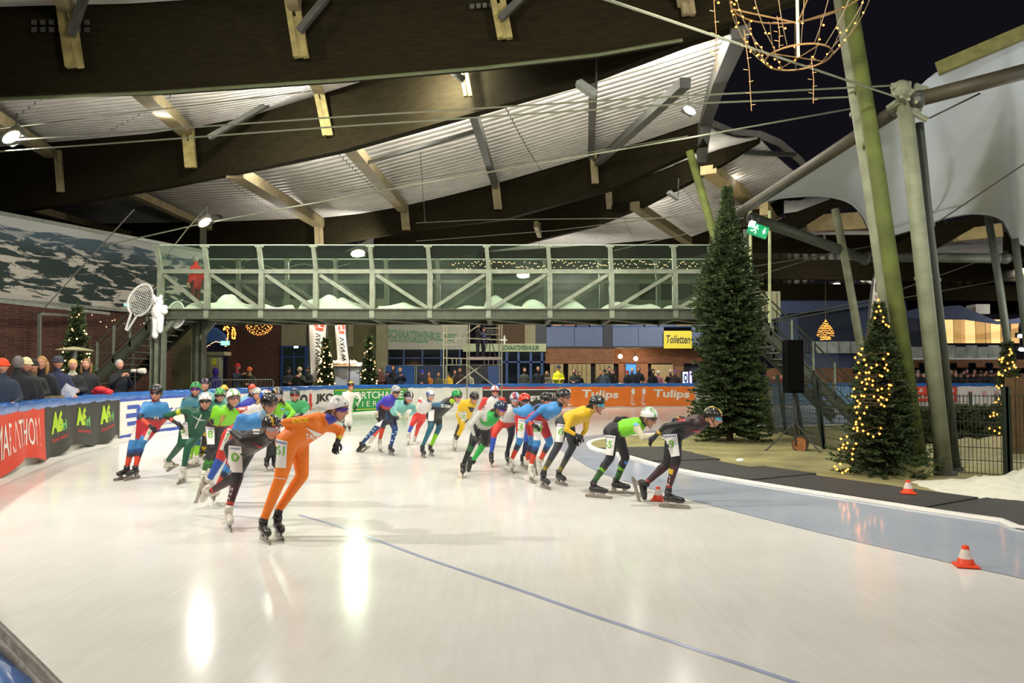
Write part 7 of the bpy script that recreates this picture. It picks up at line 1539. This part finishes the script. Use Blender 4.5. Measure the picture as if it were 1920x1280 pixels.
def person(label, u, v, D, coat='#22252b', hat=('beanie', '#202226'), heading=-90, pose='front', legs='#20242c', scarf=None, z0=.06, group=None, hands='s', name='person', lod=0, face_turn=0.0, hood=None, kscale=None):
    if group == 'spectators behind the left boards': D = OUT.at(OUT.s_of_u(u)).y + .75 + (D - 13.6) * .22
    hc = P(u, v, D); k = (hc.z - z0) / 1.63 if kscale is None else kscale
    if kscale is not None: z0 = hc.z - 1.63 * k
    root = thing(name, label, 'person', (hc.x, hc.y, z0), group); V, Fc, nm, sg_ = PT[pose]; Rz = Matrix.Rotation(math.radians(heading - 90), 3, 'Z'); c0 = Vector((hc.x, hc.y, z0)); W = xf(V, Rz, c0, k)
    cm = {'torso': coat, 'arm': coat, 'thigh': legs, 'shin': legs, 'shoe': '#1a1714', 'neck': scarf or coat}; C = np.zeros((len(V), 3))
    for q, hx in cm.items(): C[nm == q] = lin(hx)
    Rh = orient(Rz @ Vector((math.sin(face_turn), math.cos(face_turn), -.08))); head_c = c0 + Rz @ Vector((0, .03, 1.63)) * k
    if hood:
        pass
    make_body(root, W, Fc, C, head_c, Rh, k * 1.0, CLOTH); kind, hx = hat; q = lambda *p: tuple(head_c + Rh @ (Vector(p) * k)); mb = MB()
    if kind == 'beanie':
        mb.ball(q(0, -.012, .035), (.092 * k, .108 * k, .105 * k), 16, 9, Rh); b0 = MB(); ob = None
        mat = M('knit_' + hx, hx, .9, var=.12, scale=30, bump=.4); vs = [p for p in mb.v]; 
        mb2 = MB(); mb2.v = []; keep = {}
        o = _cut(mb, head_c, Rh, .018 * k).build('hat', mat, root, smooth=True)
        rm = MB(); rm.tube([q(.094 * math.cos(a), -.012 + .110 * math.sin(a), .028) for a in np.linspace(0, 2 * math.pi, 18)], .018 * k, 6); rm.build('hat_brim', mat, o, smooth=True)
    elif kind == 'hood':
        mb.ball(q(0, -.03, .01), (.115 * k, .12 * k, .15 * k), 16, 10, Rh); _cut(mb, head_c, Rh, -9, front=.052 * k).build('hood', M('cloth_' + hx, hx, .85, var=.1), root, smooth=True)
    elif kind == 'cap':
        mb.ball(q(0, -.01, .035), (.09 * k, .106 * k, .095 * k), 16, 9, Rh); o = _cut(mb, head_c, Rh, .02 * k).build('cap', M('cloth_' + hx, hx, .8, var=.1), root, smooth=True); pk = MB(); pk.slab([q(-.07, .075, .035), q(.07, .075, .035), q(.045, .17, .02), q(-.045, .17, .02)], Rh @ Vector((0, 0, 1)), .008); pk.build('peak', M('cloth_' + hx, hx), o)
    else:
        mat = M('hair_' + hx, hx, .7, var=.25, scale=40, bump=.4); mb.ball(q(0, -.018, .02), (.088 * k, .104 * k, .116 * k), 16, 10, Rh); cutm = _cut(mb, head_c, Rh, -.075 * k if kind == 'hair' else -.10 * k, front=.045 * k, fz=.05 * k)
        if kind == 'long':
            for s in (-1, 1): cutm.tube([q(s * .075, -.02, .03), q(s * .088, -.02, -.06), q(s * .085, .01, -.16), q(s * .07, .03, -.24)], [.03 * k, .035 * k, .032 * k, .012 * k], 8)
            cutm.tube([q(0, -.09, .0), q(0, -.10, -.1), q(0, -.09, -.22)], [.06 * k, .065 * k, .03 * k], 10)
        cutm.build('hair', mat, root, smooth=True)
    if lod == 0:
        for s, i in ((-1, 0), (1, 1)):
            e, wv = [x for x in sg_ if x[0] == 'arm'][2 * i + 1][1:3]; d = (Rz @ (wv - e)).normalized(); ww = c0 + Rz @ wv * k; up = Vector((0, 0, 1)) if pose != 'down' else Rz @ Vector((s, 0, 0)); up = (up - d * up.dot(d)).normalized(); hand_mesh(orient(d, up), ww + d * .02, k, .8).build('hand' if hands == 's' else 'glove', GLOVE[hands], root, smooth=True)
    return root
def _cut(mb, c, R, zmin, front=None, fz=1.0):
    "keep the part of a cap above zmin and behind the face"
    Ri = R.transposed(); out = MB(); out.v = list(mb.v)
    for f in mb.f:
        cc = sum((Vector(mb.v[i]) for i in f), Vector()) / len(f); l = Ri @ (cc - c)
        if l.z < zmin: continue
        if front is not None and l.y > front and l.z < fz and abs(l.x) < .075: continue
        out.f.append(f)
    return out
GL = 'spectators behind the left boards'
person('spectator with an orange and white hat cut by the left edge', 5, 687, 13.6, '#2a3446', ('beanie', '#e8502a'), -60, 'lean', group=GL)
person('grey-haired spectator seen from behind in a black coat', 34, 682, 13.9, '#1d1e22', ('hair', '#6f6a66'), 130, 'front', group=GL)
person('spectator in a cream knitted hat and long hair', 48, 684, 14.4, '#23262a', ('beanie', '#d8cfa0'), -40, 'down', group=GL)
person('small dark-hooded spectator between the cream hat and the blond woman', 61, 686, 15.2, '#2b2a26', ('beanie', '#26241f'), -50, 'front', group=GL, scarf='#5a4a38')
person('woman with shoulder-length blond hair and black coat', 79, 681, 14.6, '#1e2328', ('long', '#96733f'), -75, 'down', group=GL)
person('man in a navy jacket and striped grey hat leaning on the padding', 108, 680, 14.2, '#2b3350', ('beanie', '#3a3c44'), -40, 'lean', group=GL)
person('woman with short blond hair, glasses and a pale scarf', 136, 685, 14.5, '#1c2022', ('hair', '#b49a55'), -50, 'front', scarf='#b5b7a0', group=GL)
person('young woman with long brown hair in a dark coat', 162, 683, 15.2, '#191c1e', ('long', '#6e5030'), -70, 'down', group=GL)
ph_ = person('grey-haired photographer in black behind the boards', 223, 684, 16.6, '#15171a', ('hair', '#a29d95'), -35, 'phone', group=GL)
c = P(255, 695, OUT.at(OUT.s_of_u(255)).y + .9); t = thing('telephoto_camera', 'camera with a thick white telephoto lens held by the grey-haired photographer', 'camera', c); R = Matrix.Rotation(math.pi / 2, 3, 'Y')
mb = MB(); mb.lathe(c + Vector((-.12, 0, 0)), [(.045, 0), (.05, .10), (.05, .16), (.075, .24), (.078, .36), (.072, .37)], 16, R); mb.build('lens_barrel', M('white_lens_enamel', '#c8c0b0', .4), t, smooth=False); mb = MB(); mb.lathe(c + Vector((.03, 0, 0)), [(.055, 0), (.055, .07)], 16, R); mb.build('focus_ring', DRK, t); mb = MB(); mb.box(c + Vector((-.18, 0, -.01)), (.10, .13, .14)); mb.build('camera_body', DRK, t); mb = MB(); mb.tube([c + Vector((-.02, 0, -.05)), Vector((c.x - .02, c.y, .10))], .018, 8); mb.build('monopod', DRK, t)
c = OUT.at(OUT.s_of_u(214), -.6, 1.0); mb = MB(); mb.tube([c, c + Vector((-.02, 0, .25)), c + Vector((-.03, 0, .42))], [.05, .055, .04], 10); o = mb.build('arm_band_cloth', M('blue_violet_cloth', '#3d3a8c', .7), smooth=True); tag(o, 'blue violet numbered cloth standing beside the red jacket', 'cloth')
GM = 'spectators under the bridge'
person('figure in a violet hooded jacket seen from behind', 404, 697, 27.5, '#3a2f8f', ('hood', '#3a2f8f'), 150, 'front', group=GM, z0=.06)
person('man in a red cap and dark jacket looking at his phone', 444, 688, 29.0, '#2d3540', ('beanie', '#c0282a'), -20, 'phone', scarf='#b03038', group=GM)
person('spectator in an orange hat and brown coat', 468, 694, 29.2, '#36332a', ('beanie', '#e0652c'), -90, 'front', scarf='#a8905c', group=GM)
person('man in a black beanie and black coat near the left feather flag', 541, 694, 31.0, '#1b1b1c', ('beanie', '#141414'), -60, 'front', group=GM)
person('person in a furry pale hat and cream scarf hiding the face', 562, 694, 30.6, '#2a2a20', ('beanie', '#b4a47c'), -90, 'phone', scarf='#c8b48c', group=GM)
person('dark figure partly hidden beside the left feather flag', 578, 692, 31.4, '#1f2420', ('beanie', '#1c2024'), -120, 'front', group=GM)
GF = 'spectators along the far boards'
FARP = [(714, 694, '#5a3428', 'hair', '#4a3424', 'in a fur-hooded brown jacket', 'front'), (727, 700, '#1b1d26', 'beanie', '#23253a', 'in a striped dark hat, short', 'down'), (738, 690, '#1a1a1d', 'hood', '#1b1b1e', 'in a black hood, tall', 'down'), (750, 694, '#1d2838', 'hair', '#b48c4c', 'blond and bareheaded in a navy jacket', 'phone'),
        (792, 699, '#20242c', 'beanie', '#2f3ab8', 'in a bright blue hat', 'front'), (805, 702, '#a8642a', 'hair', '#7a4a2c', 'in an orange brown jacket', 'front'), (822, 702, '#4a4a36', 'hair', '#4a3a28', 'in an olive jacket', 'down'), (841, 702, '#c8a41e', 'beanie', '#2a2f2a', 'in a yellow jacket and dark hat', 'front'),
        (852, 698, '#5a5648', 'hair', '#5a4a3a', 'in a grey jacket behind the scaffold', 'down'), (862, 694, '#3a2a24', 'hair', '#332318', 'in dark brown behind the scaffold', 'down'), (880, 700, '#a8a388', 'beanie', '#7a7458', 'in a pale beige coat behind the scaffold', 'lean'), (983, 694, '#3a3d38', 'hair', '#3a3226', 'in a grey coat before the rental shop window', 'down'),
        (1009, 692, '#1c1e24', 'hair', '#5a4030', 'with ginger hair and black coat before the blue door frames', 'down'), (1026, 700, '#57503e', 'long', '#6a543a', 'with long hair and a patterned coat', 'front'), (1047, 690, '#d8d820', 'beanie', '#23283a', 'in a bright yellow jacket', 'front'), (1077, 696, '#2b2f2a', 'hair', '#6a5a48', 'tall in a dark green coat before the lockers', 'front'),
        (1086, 701, '#262a2a', 'hair', '#35251c', 'shorter beside the dark green coat', 'front'), (1126, 699, '#2b2b28', 'hair', '#a8642a', 'with ginger long hair seen from the side', 'down'), (1134, 697, '#31424e', 'beanie', '#272d33', 'in a grey blue hat', 'down'), (1142, 692, '#272726', 'hair', '#33241a', 'tall with dark hair in the middle row', 'down'),
        (1150, 698, '#2e342c', 'hair', '#2c2018', 'in a dark green jacket leaning on the boards', 'lean'), (1176, 699, '#1d2328', 'beanie', '#a33030', 'in a red hat', 'lean'), (1185, 694, '#283038', 'cap', '#b8b8b0', 'in a white cap behind the red hat', 'down'), (1198, 692, '#232628', 'hair', '#6a5a50', 'tall and bareheaded in a dark jacket', 'lean'),
        (1224, 697, '#161616', 'hood', '#171717', 'in a black hood turned away', 'down'), (1234, 699, '#b0707c', 'beanie', '#d8d4cc', 'in a pink jacket and white hat', 'lean'), (1257, 697, '#202020', 'beanie', '#c4a8a8', 'in a white and red bobble hat', 'phone'), (1266, 698, '#3a3030', 'beanie', '#7a4a88', 'in a violet hat', 'down')]
for i, (u, v, coat, hk, hx, ds, ps) in enumerate(FARP):
    person('far spectator ' + ds, u, v, 37.0 + (i % 3) * .5 + (3.0 if u > 1100 else 0) * .6, coat, (hk, hx), -90 + (i * 37 % 60 - 30), ps, group=GF)
person('person in a long red coat and grey hair standing on the bridge', 368, 486, 24.4, '#c22a24', ('hair', '#8f8c84'), 160, 'down', legs='#5a1c1c', z0=P(368, 583, 24.4).z, group=None)
person('camera operator in dark clothes bent over on the scaffold platform', 896, 611, 34.6, '#24242a', ('beanie', '#18181a'), 20, 'phone', z0=P(896, 670, 34.6).z)
person('second crew member in a violet blue jacket on the scaffold platform', 906, 616, 34.9, '#34375c', ('cap', '#3c3a58'), -20, 'front', z0=P(906, 671, 34.9).z)
mb = MB(); c = P(918, 622, 34.2); mb.box(c, (.34, .2, .22)); mb.lathe(c + Vector((.14, 0, 0)), [(.06, 0), (.08, .16)], 12, Matrix.Rotation(math.pi / 2, 3, 'Y'))
t = thing('television_camera', 'dark television camera on a tripod on the scaffold platform', 'camera', P(918, 671, 34.2)); mb.build('body', DRK, t); mb = MB()
for dx in (-.3, .3, 0): mb.tube([c + Vector((0, 0, -.1)), Vector((c.x + dx, c.y + (.3 if dx == 0 else -.1), P(918, 671, 34.2).z))], .02, 6)
mb.build('tripod', DRK, t)
person('marshal in a red jacket behind the far banner, left one', 1449, 708, 38, '#c42a2c', ('hair', '#6a5238'), -60, 'front'); person('marshal in a red jacket behind the far banner, right one', 1465, 706, 38.4, '#cc2428', ('hair', '#4a3424'), -100, 'front')
r = random.Random(12)
for i in range(34):
    u = 1700 + (i % 17) * 11.4 + r.uniform(-3, 3); row = i // 17; D = 37.6 + row * 1.1
    person('dark-clad spectator in the packed crowd behind the far red banner', u, 703 - row * 5 + r.uniform(-2, 2), D, r.choice(['#1a1c20', '#23262e', '#2c2622', '#1f2a2a', '#3a3430']), ('beanie' if r.random() < .5 else 'hair', r.choice(['#1c1c20', '#5a5048', '#8a8478', '#2a2a38', '#6a4a34'])), -90 + r.uniform(-30, 30), 'down', group='packed crowd on the far right', lod=1)
